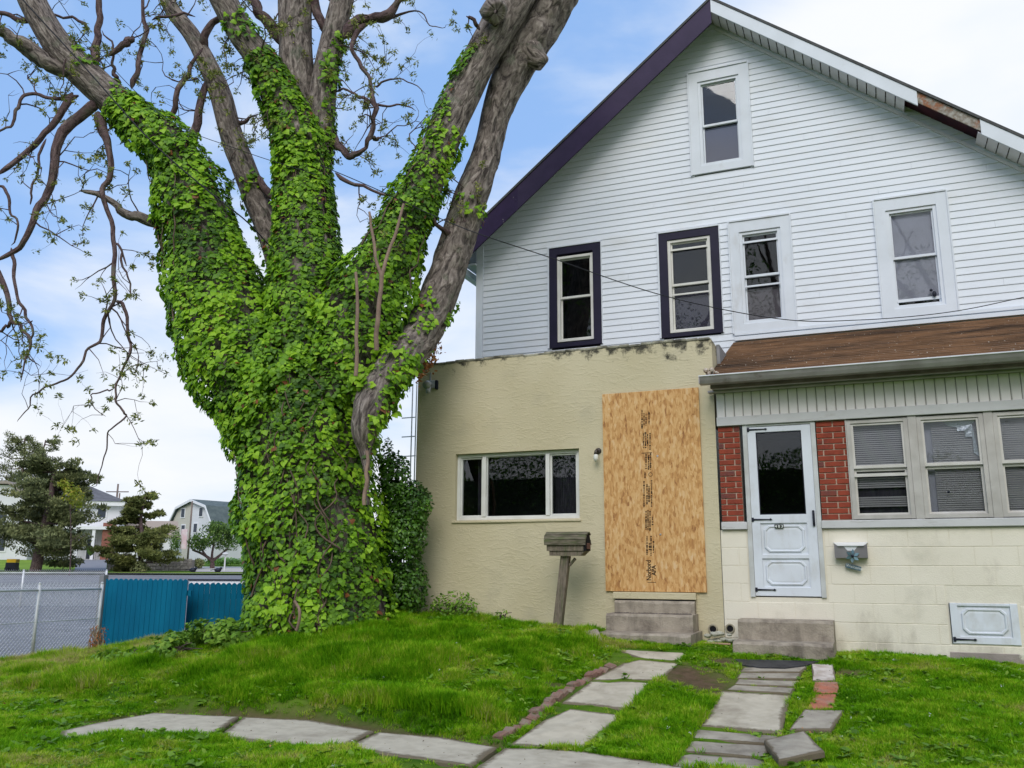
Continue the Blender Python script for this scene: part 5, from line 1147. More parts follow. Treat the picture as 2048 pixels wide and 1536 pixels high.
dn = np.tile(np.array([0, 0, -1.0]), (len(pick), 1)); fx, fy, fz = frames(nrm[pick], dn, rng.normal(0, .6, len(pick)))
for i, j in enumerate(pick):
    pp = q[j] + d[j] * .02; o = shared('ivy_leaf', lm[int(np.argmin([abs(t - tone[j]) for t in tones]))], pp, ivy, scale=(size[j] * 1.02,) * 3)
    o.rotation_euler = Matrix((fx[i], fy[i], fz[i])).transposed().to_euler()
# dead brown ivy on the underside of the right limb
cc = TP(858, 712, -.1); n = 420; pos = np.stack([np.interp(rng.random(n), [0, 1], [0, 1]) for _ in range(3)], -1); t = rng.random(n)
P0, P1 = TP(872, 690, -.1), TP(832, 752, -.15); pos = P0 + (P1 - P0) * t[:, None] + rng.normal(0, .055, (n, 3)); leaves('dead_leaves', pos, rng.normal(0, 1, (n, 3)), rng.uniform(.03, .06, n), OVAL, OVAL_F, M_dead, ivy, spread=2, kind='stuff')
# old woody runners climbing through the ivy
M_runner = mat('woody_runner', (.16, .115, .085), .95, (.09, .065, .05), 10, .4, 60)
for key, cnt, a_, b_ in (('T', 11, .0, .95), ('L1', 4, .05, .6), ('L2a', 4, .05, .7), ('R1', 4, .05, .6)):
    p, r, iv, _ = LP[key]; mth = len(p)
    for c_ in range(cnt):
        i0 = int(mth * random.uniform(a_, a_ + .35)); i1 = min(int(mth * random.uniform(b_ - .35, b_)), mth - 2)
        if i1 - i0 < 8: continue
        th = random.uniform(-.8, .8); pts = []; 
        for i in range(i0, i1, 3):
            ax = p[i + 1] - p[i]; ax /= np.linalg.norm(ax); vv = view - ax * (view @ ax); vv /= np.linalg.norm(vv); bb_ = np.cross(ax, vv); th = max(-1.05, min(1.05, th + random.gauss(0, .10)))
            d_ = vv * math.cos(th) + bb_ * math.sin(th); pts.append(p[i] + d_ * (max(iv[i], r[i]) * (.98 + .04 * math.sin(i * .7 + c_))))
        if len(pts) > 3: sp_ = spline(pts, 3); limb_mesh('vine_stem', sp_, np.linspace(.012, .006, len(sp_)), M_runner, ivy, 6, .1, c_)
# bare vine stems standing off the ivy
M_vine = mat('vine_stem', (.30, .21, .16), .9, (.20, .14, .11), 8, .4, 60)
for st in ([(713, 752, 4.2, -1.0), (713, 690, 4, -1.02), (715, 620, 3.6, -1.0), (711, 545, 3, -.95)], [(752, 700, 5, -1.0), (757, 630, 4.8, -1.05), (764, 560, 4.4, -1.05), (772, 520, 3.6, -1.02), (792, 465, 3.2, -1.0), (808, 408, 2.6, -.95)], [(764, 562, 4, -1.05), (754, 525, 3.4, -1.02), (745, 470, 3, -1.0), (738, 425, 2.4, -.95)],
           [(735, 900, 3.5, -.95), (732, 960, 4, -1.0), (728, 1010, 4, -1.0)], [(590, 1200, 3, -1.1), (600, 1225, 3, -1.12), (592, 1262, 3, -1.1)]):
    p, r, iv = limb_path([(x, y, q_, 0, o) for x, y, q_, o in st], 5, .012, st[0][0]); limb_mesh('vine_stem', p, r, M_vine, ivy, 7, .08)

# ------------------------------------------------------------------ shrubs and weeds
def clump(pos, rad, n, size, m, tpl, tf, parent, name='foliage', hole=.45, freq=3.5, shell=.35, tonef=None, **k):
    c = np.array(pos); out = []
    v = rng.normal(0, 1, (n * 3, 3)); v /= np.linalg.norm(v, axis=1, keepdims=True); rr = rng.random(n * 3) ** shell; q = c + v * rr[:, None] * np.array(rad)
    keep = vnoise(q[:, 0] * freq, q[:, 1] * freq, q[:, 2] * freq) > hole - 1 + .45 * rr; q = q[keep][:n]; v = v[keep][:n]
    z = (q[:, 2] - c[2]) / rad[2]
    tone = np.clip(.45 + .3 * vnoise(q[:, 0] * freq * .8 + 9, q[:, 1] * freq * .8, q[:, 2] * freq * .8) + rng.normal(0, .18, len(q)), 0, 1)
    return q, v, tone
def leafy(name, lab, cat, base, blobs, size, m, tpl=OVAL, tf=OVAL_F, stems=0, freq=3.5, hole=.4, group=None, stem_m=None, up=.4):
    t = empty(name, base, lab, cat, group)
    Q, V, T = [], [], []
    for (c, rad, n) in blobs:
        a, b, tt = clump(c, rad, n, size, m, tpl, tf, t, hole=hole, freq=freq); Q.append(a); V.append(b); T.append(tt)
    Q, V, T = np.concatenate(Q), np.concatenate(V), np.concatenate(T)
    ok = Q[:, 2] > H(Q[:, 0], Q[:, 1]) + .01; Q, V, T = Q[ok], V[ok], T[ok]
    leaves('foliage', Q, V + rng.normal(0, .5, V.shape) + np.array([0, 0, up]), rng.uniform(.7, 1.2, len(Q)) * size, tpl, tf, m, t, T, spread=1.5, kind='stuff')
    if stems:
        mb = MB()
        for i in range(stems):
            c, rad, n = random.choice(blobs); tip = np.array(c) + np.array([random.uniform(-.7, .7) * rad[0], random.uniform(-.6, .6) * rad[1], random.uniform(0, .8) * rad[2]]); b = np.array(base) + np.array([random.uniform(-.1, .1), random.uniform(-.05, .05), 0])
            mid = (b + tip) / 2 + np.array([random.uniform(-.05, .05), 0, .05]); mb.tube(spline([b, mid, tip], 3), [.012 - .0014 * j for j in range(7)], 4)
        mb.build('stem', stem_m or M_bark2, t, kind='stuff')
    return t
def TQ(x, y, D): return DP(x, y, D)
b = GP(810, 1235); D0 = 11.25
def bc(x, y, D=D0): return DP(x, y, D)
bb = bc(805, 1225); base = (bb[0], bb[1], float(H(bb[0], bb[1])))
leafy('shrub', 'dark green bush growing between the ivy covered tree and the stucco corner', 'shrub', base,
    [(bc(805, 1170), (.36, .3, .45), 3600), (bc(800, 1060), (.38, .3, .55), 4200), (bc(824, 1010), (.26, .25, .32), 2000), (bc(790, 960), (.22, .2, .38), 1400), (bc(775, 920), (.09, .12, .3), 240), (bc(845, 1000), (.12, .1, .13), 200)], .055, M_bush, stems=16, freq=5, hole=.15)
for (x, y, w, h, n, lab) in ((905, 1222, .42, .26, 800, 'leafy green weeds against the foot of the stucco wall near its left corner'), (1005, 1250, .14, .12, 120, 'small tuft of green weeds at the middle of the stucco wall foot')):
    g = GP(x, y + 12); g = YP(x, y + 12, 10.38); g[2] = H(g[0], g[1]); leafy('weeds', lab, 'weeds', g, [(g + np.array([0, 0, h * .45]), (w, .14, h), n)], .05, M_weed, stems=6, freq=9)
for (x, y, w, h, n, lab) in ((255, 1326, .5, .13, 500, 'low green weeds at the foot of the blue gate'), (340, 1318, .3, .22, 420, 'taller green bush at the right foot of the blue gate'), (430, 1292, .5, .24, 900, 'broad leaved weeds on the mound left of the ivy trunk'), (470, 1245, .2, .3, 400, 'weedy growth beside the ivy at the right end of the blue fence')):
    g = GP(x, y); leafy('weeds', lab, 'weeds', g, [(g + np.array([0, 0, h * .4]), (w, .3, h), n), (g + np.array([w * .6, .1, h * .3]), (w * .5, .2, h * .8), n // 3)], .06, M_weed, IVY, IVY_F, stems=10, freq=5)
g = GP(192, 1312); leafy('weeds', 'dry brown weeds tangled round the chain link corner post', 'weeds', g, [(g + np.array([0, 0, .2]), (.14, .12, .26), 200)], .05, M_dead, SLIM, SLIM_F, stems=22, stem_m=mat('dry_stalk', (.32, .24, .17), .95))

# ------------------------------------------------------------------ fences by the road
M_galv = mat('galvanised_steel', (.72, .73, .75), .5, (.60, .62, .64), 9, metal=.3); M_blue = mat('blue_fence_paint', (.003, .17, .31), .8, (.002, .13, .25), 3, .2, 30, stretch=(1, 1, .4), col3=(.01, .19, .34), scale3=4, thr=(.6, .9), spec=.15)
def chain_fence(a, b, h, posts, lab, spacing=.062, wire=.0027, gauge=.024):
    a, b = np.array(a, float), np.array(b, float); t = empty('chain_link_fence', (a + b) / 2, lab, 'fence', 'chain link fences along the road')
    Lg = np.hypot(*(b - a)[:2]); dr_ = (b - a) / Lg; nrm = np.array([-dr_[1], dr_[0], 0])
    g = lambda s: a + dr_ * s
    for s in posts:
        q = g(s); MB().tube([q - [0, 0, .1], q + [0, 0, h + .05]], gauge, 8).tube([q + [0, 0, h + .05], q + [0, 0, h + .075]], [gauge * 1.15, gauge * .5], 8).build('post', M_galv, t, True)
    MB().tube([g(0) + [0, 0, h - .03], g(Lg) + [0, 0, h - .03]], .017, 6).build('top_rail', M_galv, t, True)
    MB().tube([g(0) + [0, 0, h * .55], g(Lg) + [0, 0, h * .55]], .006, 5).build('tension_wire', M_galv, t)
    m = MB(); s = -h
    while s < Lg:
        for sg in (1, -1):
            s0, z0, s1, z1 = (s, 0, s + h, h) if sg > 0 else (s + h, 0, s, h)
            if sg > 0:
                if s0 < 0: z0 = -s0; s0 = 0
                if s1 > Lg: z1 = h - (s1 - Lg); s1 = Lg
            else:
                if s0 > Lg: z0 = s0 - Lg; s0 = Lg
                if s1 < 0: z1 = h + s1; s1 = 0
            if z1 - z0 > .02:
                p0, p1 = g(s0) + [0, 0, z0 + .04], g(s1) + [0, 0, z1 + .04]; m.tube([p0 + nrm * .004 * sg, p1 + nrm * .004 * sg], wire, 3, cap=False)
        s += spacing
    for i in range(int(Lg / spacing)):      # twisted ends along the top
        q = g(i * spacing) + [0, 0, h + .035]; m.tube([q + nrm * .008, q + [0, 0, .035] - nrm * .01], .005, 4)
    m.build('mesh_wire', M_galv, t, kind='stuff'); return t
c1 = np.array([-10.93, 10.20, .17]); c0 = np.array([-10.60, 5.2, .2])
chain_fence(c0, c1, 1.03, (0, 2.3, 3.85, np.hypot(*(c1 - c0)[:2])), 'near chain link fence at the left edge in front of the grey road')
e0, e1 = BP(-120, 26), BP(214, 26.5); chain_fence(e0, e1, 1.04, (0, 2.4, np.hypot(*(e1 - e0)[:2])), 'far chain link fence across the grey road', wire=.003, gauge=.03)
MB().prism([(-10.75, 5.2, .08), (-10.55, 5.2, .08), (-10.82, 10.25, .08), (-11.02, 10.25, .08)][::-1], (0, 0, .15)).build('kerb', M_conc, None, kind='structure')
# blue board gate and fence
def picket_fence(name, lab, xa, xb, Da, Db, zt, zb, posts=True, n=None):
    A, B = DP(xa, 1155, Da), DP(xb, 1155, Db); A[2] = B[2] = zb; Lg = np.hypot(*(B - A)[:2]); d_ = (B - A) / Lg; nr = np.array([d_[1], -d_[0], 0])
    t = empty(name, (A + B) / 2, lab, 'gate' if name.endswith('gate') else 'fence'); wdt = .082; n = int(Lg / wdt)
    for i in range(n):
        s0, s1 = i * wdt + .002, (i + 1) * wdt - .002; j = random.uniform(-.006, .006); zz = zt + j
        q = [A + d_ * s0, A + d_ * s1, A + d_ * s1 + [0, 0, zz - zb - .03], A + d_ * (s1 - .02) + [0, 0, zz - zb - .008], A + d_ * ((s0 + s1) / 2) + [0, 0, zz - zb], A + d_ * (s0 + .02) + [0, 0, zz - zb - .008], A + d_ * s0 + [0, 0, zz - zb - .03]]
        MB().prism([v + nr * random.uniform(0, .004) for v in q], -nr * .018).build('picket', M_blue, t)
    for z in (zb + .25, zt - .25): MB().prism([A - nr * .02 + [0, 0, z - zb], B - nr * .02 + [0, 0, z - zb], B - nr * .02 + [0, 0, z - zb + .08], A - nr * .02 + [0, 0, z - zb + .08]], -nr * .04).build('rail', M_blue, t)
    return t, A, B, d_
gt, A, B, _d = picket_fence('blue_gate', 'bright blue board gate beside the chain link corner post', 208, 383, 13.5, 13.3, 1.32, .14)
ft, A2, B2, _d = picket_fence('blue_fence', 'darker blue board fence running behind the ivy trunk', 378, 720, 13.6, 13.9, 1.26, .14)
for q, l_ in ((A, 'left'),): MB().box(q[0] - .05, q[0] + .04, q[1] - .04, q[1] + .05, .1, 1.38, .01).build('post', mat('grey_post', (.25, .25, .26), .8), gt)

# ------------------------------------------------------------------ road and the far side
def polar_sheet(name, az0, az1, D0f, D1f, m, nx=30, ny=40, up=.0, kind='structure', base=None, th=0):
    # sheet between two view azimuths (photo x) and two distances
    V = []
    for j in range(ny + 1):
        for i in range(nx + 1):
            x = lerp(az0, az1, i / nx); D = lerp(D0f(x) if callable(D0f) else D0f, D1f(x) if callable(D1f) else D1f, j / ny); p = BP(x, D); p[2] += up; V.append(p)
    idx = np.arange((nx + 1) * (ny + 1)).reshape(ny + 1, nx + 1); f = np.stack([idx[:-1, :-1], idx[:-1, 1:], idx[1:, 1:], idx[1:, :-1]], -1).reshape(-1, 4)
    return np_mesh(name, np.array(V), f, m, None, kind=kind, smooth=True)
M_road = mat('pale_asphalt', (.20, .20, .215), .95, (.15, .15, .162), 3, .3, 90, col3=(.25, .25, .265), scale3=.5, thr=(.5, .7))
xs = np.linspace(-260, 760, 34); V = []
for D in np.concatenate([[0], np.linspace(.02, 1, 40)]):
    for x in xs:
        r0 = ray(x, 1135); Dn = 11.35 / max(.05, -r0[0]); Dn = min(max(Dn, 12.2), 45); p = BP(x, lerp(Dn, 58, D)); p[2] += .012; V.append(p)
idx = np.arange(len(xs) * 41).reshape(41, len(xs)); np_mesh('road', np.array(V), np.stack([idx[:-1, :-1], idx[:-1, 1:], idx[1:, 1:], idx[1:, :-1]], -1).reshape(-1, 4), M_road, None, smooth=True, kind='structure')
M_walkf = mat('far_pavement', (.45, .43, .40), .9); M_drive = mat('driveway_asphalt', (.22, .22, .24), .95)
polar_sheet('pavement', 100, 640, 60.2, 61.6, M_walkf, up=.10); polar_sheet('kerb', -300, 760, 57.8, 58.1, M_walkf, up=.12)
polar_sheet('driveway', 148, 213, 58.5, 88, M_drive, up=.14)
polar_sheet('side_road', 386, 640, 62.2, 71, M_walkf, up=.12)
# stone retaining wall
M_stone = mat('field_stone', (.30, .27, .25), .95, (.20, .18, .17), 1.2, .8, 5, col3=(.42, .38, .34), scale3=2.2, thr=(.5, .6))
def stone_wall(x0, x1, D, y_top, lab):
    a, b = BP(x0, D), BP(x1, D); zt = 1.5 + (1134 - y_top) / 1774 * D; t = empty('stone_wall', (a + b) / 2, lab, 'wall'); L_ = np.hypot(*(b - a)[:2]); d_ = (b - a) / L_; nr = np.array([d_[1], -d_[0], 0])
    z0 = min(a[2], b[2]) - .1; MB().prism([a * [1, 1, 0] + [0, 0, z0], b * [1, 1, 0] + [0, 0, z0], b * [1, 1, 0] + [0, 0, zt - .1], a * [1, 1, 0] + [0, 0, zt - .1]], -nr * .5).build('wall_core', mat('wall_mortar', (.22, .20, .19), .95), t)
    m = MB(); z = z0; 
    while z < zt:
        h = random.uniform(.16, .28); s = 0
        while s < L_:
            w_ = random.uniform(.25, .6); o = random.uniform(.01, .07); q = a + d_ * (s + .02); q2 = a + d_ * min(s + w_ - .02, L_)
            hh = min(h, zt - z + random.uniform(0, .1)); zz = z + random.uniform(-.02, .02)
            m.prism([[q[0], q[1], zz], [q2[0], q2[1], zz + .01], [q2[0] - .03 * d_[0], q2[1] - .03 * d_[1], zz + hh - .03], [q[0] + .03 * d_[0], q[1] + .03 * d_[1], zz + hh - .04]], nr * o); s += w_
        z += h
    m.build('stone', M_stone, t, kind='stuff')
stone_wall(214, 262, 66, 1108, 'grey stone retaining wall left of the layered pine'); stone_wall(290, 384, 66, 1117, 'grey stone retaining wall right of the layered pine')

# houses across the road
M_hw = mat('far_white_siding', (.68, .69, .72), .8, (.62, .63, .66), .6); M_hs = mat('far_beige_siding', (.52, .50, .44), .8); M_hroof = mat('far_grey_roof', (.15, .15, .165), .95, (.11, .11, .12), 2); M_hb = mat('far_red_brick', (.28, .12, .09), .9, (.22, .09, .07), 3); M_hwin = mat('far_window', (.05, .06, .08), .25); M_htrim = mat('far_trim', (.74, .75, .78), .7); M_groof = mat('far_green_grey_roof', (.13, .16, .16), .95, (.09, .115, .12), 2)
class Loc:
    def __init__(s, x, D, z, ang):
        s.o = BP(x, D, z); s.u = np.array([math.cos(YAW + ang), math.sin(YAW + ang), 0]); s.v = np.array([-s.u[1], s.u[0], 0])
    def p(s, a, b, c): return s.o + s.u * a + s.v * b + np.array([0, 0, c])
    def box(s, a0, a1, b0, b1, c0, c1, mb=None):
        mb = mb or MB(); q = [s.p(a, b, c) for c in (c0, c1) for (a, b) in ((a0, b0), (a1, b0), (a1, b1), (a0, b1))]
        mb.add(q, [(3, 2, 1, 0), (4, 5, 6, 7), (0, 1, 5, 4), (1, 2, 6, 5), (2, 3, 7, 6), (3, 0, 4, 7)]); return mb
def far_window(L, t, a, b, c, w_, h, axis='a'):
    o = bpy.data.objects.new('window', None); _place(o, t, Vector([float(q) for q in L.p(a, b, c)]))
    if axis == 'a': L.box(a, a + w_, b - .06, b + .05, c, c + h).build('window_frame', M_htrim, o); L.box(a + .12, a + w_ - .12, b - .08, b + .02, c + .12, c + h - .12).build('pane', M_hwin, o)
    else: L.box(a - .05, a + .06, b, b + w_, c, c + h).build('window_frame', M_htrim, o); L.box(a - .02, a + .08, b + .12, b + w_ - .12, c + .12, c + h - .12).build('pane', M_hwin, o)
# gambrel house
D = 105; px = 1774 / D; zb = 1.95; L = Loc(376, D, zb, R_(-36))
h1 = empty('gambrel_house', L.p(0, 0, 0), 'white house with barn shaped gambrel roof across the road', 'house')
zt = lambda y: 1.5 + (1134 - y) / px - zb
pk, kn, ev = zt(1000), zt(1014), zt(1062)
hw, kx = 4.9, 2.9
front = [L.p(-hw, 0, 0), L.p(hw, 0, 0), L.p(hw, 0, ev), L.p(kx, 0, kn), L.p(0, 0, pk), L.p(-kx, 0, kn), L.p(-hw, 0, ev)]
MB().prism(front, L.v * 12).build('wall', M_hw, h1)
half = [L.p(-hw, -.02, 0), L.p(0, -.02, 0), L.p(0, -.02, pk - .1), L.p(-kx, -.02, kn - .1), L.p(-hw, -.02, ev - .1)]; MB().prism(half, L.v * .01).build('beige_wall_half', M_hs, h1, label='beige half of the gable')
rf = MB()
for pts in ((((hw + .25), ev - .25), (kx + .1, kn + .02)), ((kx + .1, kn + .02), (0, pk + .05)), ((0, pk + .05), (-kx - .1, kn + .02)), ((-kx - .1, kn + .02), (-hw - .25, ev - .25))):
    (a0, c0_), (a1, c1_) = pts; rf.prism([L.p(a0, -.35, c0_), L.p(a1, -.35, c1_), L.p(a1, -.35, c1_ + .18), L.p(a0, -.35, c0_ + .18)], L.v * 12.6)
rf.build('roof', M_groof, h1)
tr = MB()
for pts in ((((hw + .3), ev - .3), (kx + .12, kn)), ((kx + .12, kn), (0, pk + .03)), ((0, pk + .03), (-kx - .12, kn)), ((-kx - .12, kn), (-hw - .3, ev - .3))):
    (a0, c0_), (a1, c1_) = pts; tr.prism([L.p(a0, -.45, c0_ - .1), L.p(a1, -.45, c1_ - .1), L.p(a1, -.45, c1_ + .2), L.p(a0, -.45, c0_ + .2)], L.v * .1)
tr.build('rake_trim', M_htrim, h1)
for a, c in ((-2.3, zt(1034)), (1.4, zt(1034)), (-2.0, zt(1068)), (.5, zt(1066))): far_window(L, h1, a, -.02, c, .9, 1.25)
L.box(-.2, .4, 8, 8.6, pk - .3, pk + .55).build('chimney', M_stone, h1)
L.box(hw - .02, hw + .1, 6, 9, 0, 2.2).build('brick_bay', M_hb, h1)
# hip roofed house with porch
D = 88; px = 1774 / D; zb = 1.95; L = Loc(150, D, zb, R_(14)); zt = lambda y: 1.5 + (1134 - y) / px - zb
h2 = empty('hip_roof_house', L.p(0, 0, 0), 'white two storey house with dark hip roof behind the large pine', 'house')
ev = zt(1010); L.box(-8, 3.7, 0, 9, 0, ev).build('wall', M_hw, h2)
L.box(-8.5, 4.3, -.6, 9.6, ev, ev + .45).build('eave', M_htrim, h2)
a0, a1, b0, b1, pkz = -8.6, 4.4, -.7, 9.7, ev + .45
MB().add([L.p(a0, b0, pkz), L.p(a1, b0, pkz), L.p(a1, b1, pkz), L.p(a0, b1, pkz), L.p(-3, 4.5, pkz + 2.2), L.p(-1, 4.5, pkz + 2.2)], [(0, 1, 5, 4), (1, 2, 5), (2, 3, 4, 5), (3, 0, 4), (3, 2, 1, 0)]).build('roof', M_hroof, h2)
L.box(2.6, 3.5, -1.9, -.1, .0, 3.9).build('brick_pier', M_hb, h2)
L.box(-1.5, 6.5, -2.2, 0, zt(1060), zt(1060) + .3).build('porch_roof', M_htrim, h2)
for a in (.2, 1.7, 4.3, 5.6): L.box(a, a + .28, -2.1, -1.8, 0, zt(1060)).build('column', M_htrim, h2)
for a, c, hh in ((-6, 4.2, 1.5), (-3.5, 4.2, 1.5), (-1, 4.2, 1.5), (1.5, 4.4, 1.4), (-6, 1.2, 1.6), (-3.4, 1.2, 1.6), (.8, .2, 2.2)): far_window(L, h2, a, 0, c, 1.0, hh)
L.box(4.0, 9.5, -.5, 5, 0, zt(1075)).build('side_porch', M_hw, h2); MB().prism([L.p(3.8, -.7, zt(1075)), L.p(9.8, -.7, zt(1075)), L.p(9.2, 2.2, zt(1040)), L.p(4.2, 2.2, zt(1040))], (0, 0, .15)).build('porch_roof', mat('tan_roof', (.34, .28, .24), .95), h2)
for a in (4.6, 6.0, 7.4): far_window(L, h2, a, -.5, .9, .9, 1.5)
# far left gabled house
D = 84; px = 1774 / D; L = Loc(-6, D, 1.85, R_(8)); zt = lambda y: 1.5 + (1134 - y) / px - 1.85
h3 = empty('gabled_house', L.p(0, 0, 0), 'pale house with beige gable roof at the left edge behind the large pine', 'house')
MB().prism([L.p(-6, 0, 0), L.p(2.6, 0, 0), L.p(2.6, 0, zt(1000)), L.p(.2, 0, zt(968)), L.p(-6, 0, zt(968))], L.v * 8).build('wall', M_hw, h3)
MB().prism([L.p(.2, -.4, zt(966)), L.p(3.0, -.4, zt(1004)), L.p(3.0, -.4, zt(1004) + .25), L.p(.2, -.4, zt(966) + .25), L.p(-6, -.4, zt(966) + .25), L.p(-6, -.4, zt(966))], L.v * 9).build('roof', mat('beige_roof', (.30, .26, .23), .95), h3)
for a, c in ((-3, 3.6), (-.6, 3.6), (-3, 1), (-.4, 1)): far_window(L, h3, a, 0, c, 1, 1.4)

# ------------------------------------------------------------------ far trees
def conifer(x, D, ybase, ytop, width_px, lab, layers, lean=0.0, seed=1, dens=1.0, m=M_pine, flat=.35, trunk_r=.22, name='pine_tree', cat='pine tree', x_off=0.0, top_r=.25, low=.12, needle=.16):
    s_ = 1774 / D; b = BP(x, D); zb = b[2]; h = (ybase - ytop) / s_; wd = width_px / s_ / 2; st = random.getstate(); random.seed(seed)
    t = empty(name, b, lab, cat); fwd = np.array([-.3715, .905, 0]); rt = np.array([_cy, _sy, 0])
    tp = [b + rt * lean * k / 6 * h + np.array([0, 0, h * k / 6 * .94]) + rt * random.uniform(-.12, .12) for k in range(7)]; tp[0] = b - [0, 0, .2]
    ps = spline(tp, 4); limb_mesh('trunk', ps, np.linspace(trunk_r, trunk_r * .3, len(ps)), M_bark2, t, 9, .1, seed)
    Q, Nn, br = [], [], MB()
    for i in range(layers):
        f = low + (1 - low) * (i + random.random() * .6) / layers; base = np.array([np.interp(f, np.linspace(0, 1, len(ps)), ps[:, k]) for k in range(3)])
        prof = wd * (1 - (1 - top_r) * f ** 1.3) * random.uniform(.65, 1.1)
        az = random.uniform(0, 2 * math.pi); dirv = np.array([math.cos(az), math.sin(az), random.uniform(.0, .3)]); tip = base + dirv * prof; mid = base + dirv * prof * .55 - [0, 0, .05 * prof]
        sp = spline([base, mid, tip + [0, 0, .1 * prof]], 4); br.tube(sp, np.linspace(.07, .02, len(sp)), 5)
        nb = int(6 * dens) + 2
        for j in range(nb):
            u = random.uniform(.3, 1.05); c = np.array([np.interp(min(u, 1), np.linspace(0, 1, len(sp)), sp[:, k]) for k in range(3)]) + np.array([random.gauss(0, .16), random.gauss(0, .16), random.gauss(0, .08)]) * prof
            rr = np.array([1, 1, flat]) * random.uniform(.16, .32) * max(prof, wd * .35); n = int(115 * dens)
            v = rng.normal(0, 1, (n, 3)); v /= np.linalg.norm(v, axis=1, keepdims=True); q = c + v * (rng.random(n) ** .4)[:, None] * rr; Q.append(q); Nn.append(np.stack([v[:, 0], v[:, 1], v[:, 2]], -1))
    br.build('branch', M_bark2, t, kind='stuff')
    Q = np.concatenate(Q); Nn = np.concatenate(Nn)
    tone = np.clip(.42 + .28 * vnoise(Q[:, 0] * 1.3, Q[:, 1] * 1.3, Q[:, 2] * 1.6) + .12 * vnoise(Q[:, 0] * 5, Q[:, 1] * 5, Q[:, 2] * 5) + rng.normal(0, .13, len(Q)), 0, 1)
    leaves('crown', Q, np.cross(Nn, rng.normal(0, 1, Nn.shape)), rng.uniform(.8, 1.5, len(Q)) * needle, SLIM * [1.6, 1.4, 1], SLIM_F, m, t, tone, down=(0, 0, .9), spread=.8, kind='stuff')
    random.setstate(st); return t
conifer(70, 60, 1142, 905, 232, 'large dark pine with leaning trunk on the lawn across the road', 46, lean=.10, seed=3, dens=1.0, trunk_r=.38, top_r=.42, low=.16)
conifer(278, 62, 1152, 988, 150, 'layered pine in front of the stone retaining wall', 26, lean=-.02, seed=8, dens=1.15, flat=.22, trunk_r=.2, top_r=.35, low=.02, m=leaf_mat('olive_needles', [(0, (.06, .085, .025)), (.5, (.19, .21, .065)), (1, (.36, .36, .12))], .7, .2, .1))
conifer(20, 92, 1138, 868, 110, 'thin dark tree rising behind the large pine', 34, seed=5, dens=.55, flat=.8, trunk_r=.2, low=.4, top_r=.8, name='thin_tree', cat='tree', needle=.14); conifer(60, 94, 1138, 872, 80, 'second thin dark tree behind the large pine, nearer the road sign', 26, seed=15, dens=.55, flat=.8, trunk_r=.2, low=.4, top_r=.8, name='thin_tree', cat='tree', needle=.14)
def round_tree(x, D, ybase, blobs, lab, seed, m, leaf=.16, n=900, trunk=.16, forks=()):
    s_ = 1774 / D; b = BP(x, D); t = empty('small_tree', b, lab, 'tree'); Q, V = [], []
    for (cx_, cy_, rx, ry) in blobs:
        c = DP(cx_, cy_, D); a, v, tt = clump(c, (rx / s_, rx / s_, ry / s_), n, leaf, m, OVAL, OVAL_F, t, hole=.35, freq=1.3); Q.append(a); V.append(v)
    Q, V = np.concatenate(Q), np.concatenate(V); leaves('crown', Q, V + rng.normal(0, .5, V.shape), rng.uniform(.7, 1.3, len(Q)) * leaf, OVAL, OVAL_F, m, t, spread=2, kind='stuff')
    for k, f in enumerate(forks or ((0, 0),)):
        pts = [b - [0, 0, .2], b + [0, 0, .6]] + [DP(*q, D) for q in f]; p = spline(pts, 4); limb_mesh('trunk' if k == 0 else 'limb', p, np.linspace(trunk, trunk * .4, len(p)), M_bark2, t, 8, .08, k)
    return t
round_tree(424, 68, 1130, [(425, 1075, 40, 24), (400, 1085, 26, 18), (455, 1080, 34, 24), (430, 1055, 26, 14), (470, 1060, 22, 22)], 'spreading umbrella shaped tree with forked trunk by the gambrel house', 4, M_far, forks=(((415, 1115), (400, 1095)), ((424, 1110), (428, 1085)), ((438, 1112), (455, 1098)), ((405, 1108), (385, 1100))))
round_tree(140, 56, 1141, [(140, 985, 22, 20), (155, 1000, 16, 20), (128, 970, 10, 14)], 'slender sapling with bright yellow green leaves in front of the large pine', 6, leaf_mat('lime_leaf', [(0, (.16, .22, .02)), (.6, (.30, .36, .03)), (1, (.42, .34, .06))], .6, .3, .35), leaf=.2, n=170, trunk=.05, forks=(((142, 1080), (140, 1000)),))
def bush(x, D, y0, rx, ry, lab, m=M_far, n=900, leaf=.16, x1=None):
    s_ = 1774 / D; b = BP(x, D); c = DP(x, y0, D); leafy('bush', lab, 'bush', b, [(c, (rx / s_, rx / s_ * .6, ry / s_), n)], leaf, m, freq=1.5, hole=.3)
bush(125, 63, 1122, 52, 13, 'low spreading juniper bush at the foot of the large pine', M_pine, 1500); bush(180, 70, 1102, 9, 9, 'small round bush by the steps of the hip roofed house'); bush(278, 61, 1138, 20, 18, 'dark undergrowth at the foot of the layered pine', M_pine, 900)
bush(398, 67, 1126, 12, 10, 'small brown bush at the end of the stone wall', M_pine, 700); bush(350, 80, 1085, 14, 30, 'green shrub between the layered pine and the utility pole', M_far, 800); bush(450, 76, 1122, 60, 7, 'clipped green hedge in front of the gambrel house', M_bush, 1500)
bush(316, 64, 1112, 8, 12, 'small light green bush beside the layered pine', M_weed, 300)
# bright lawn strips on the far side
polar_sheet('far_lawn', -300, 150, 62, 84, mat('far_grass', (.13, .22, .02), 1, (.20, .30, .03), .5, .6, 6), up=.16); polar_sheet('far_verge', -300, 760, 58.2, 60.1, mat('far_verge_grass', (.20, .28, .04), 1, (.14, .21, .03), .8, .6, 6), up=.14)
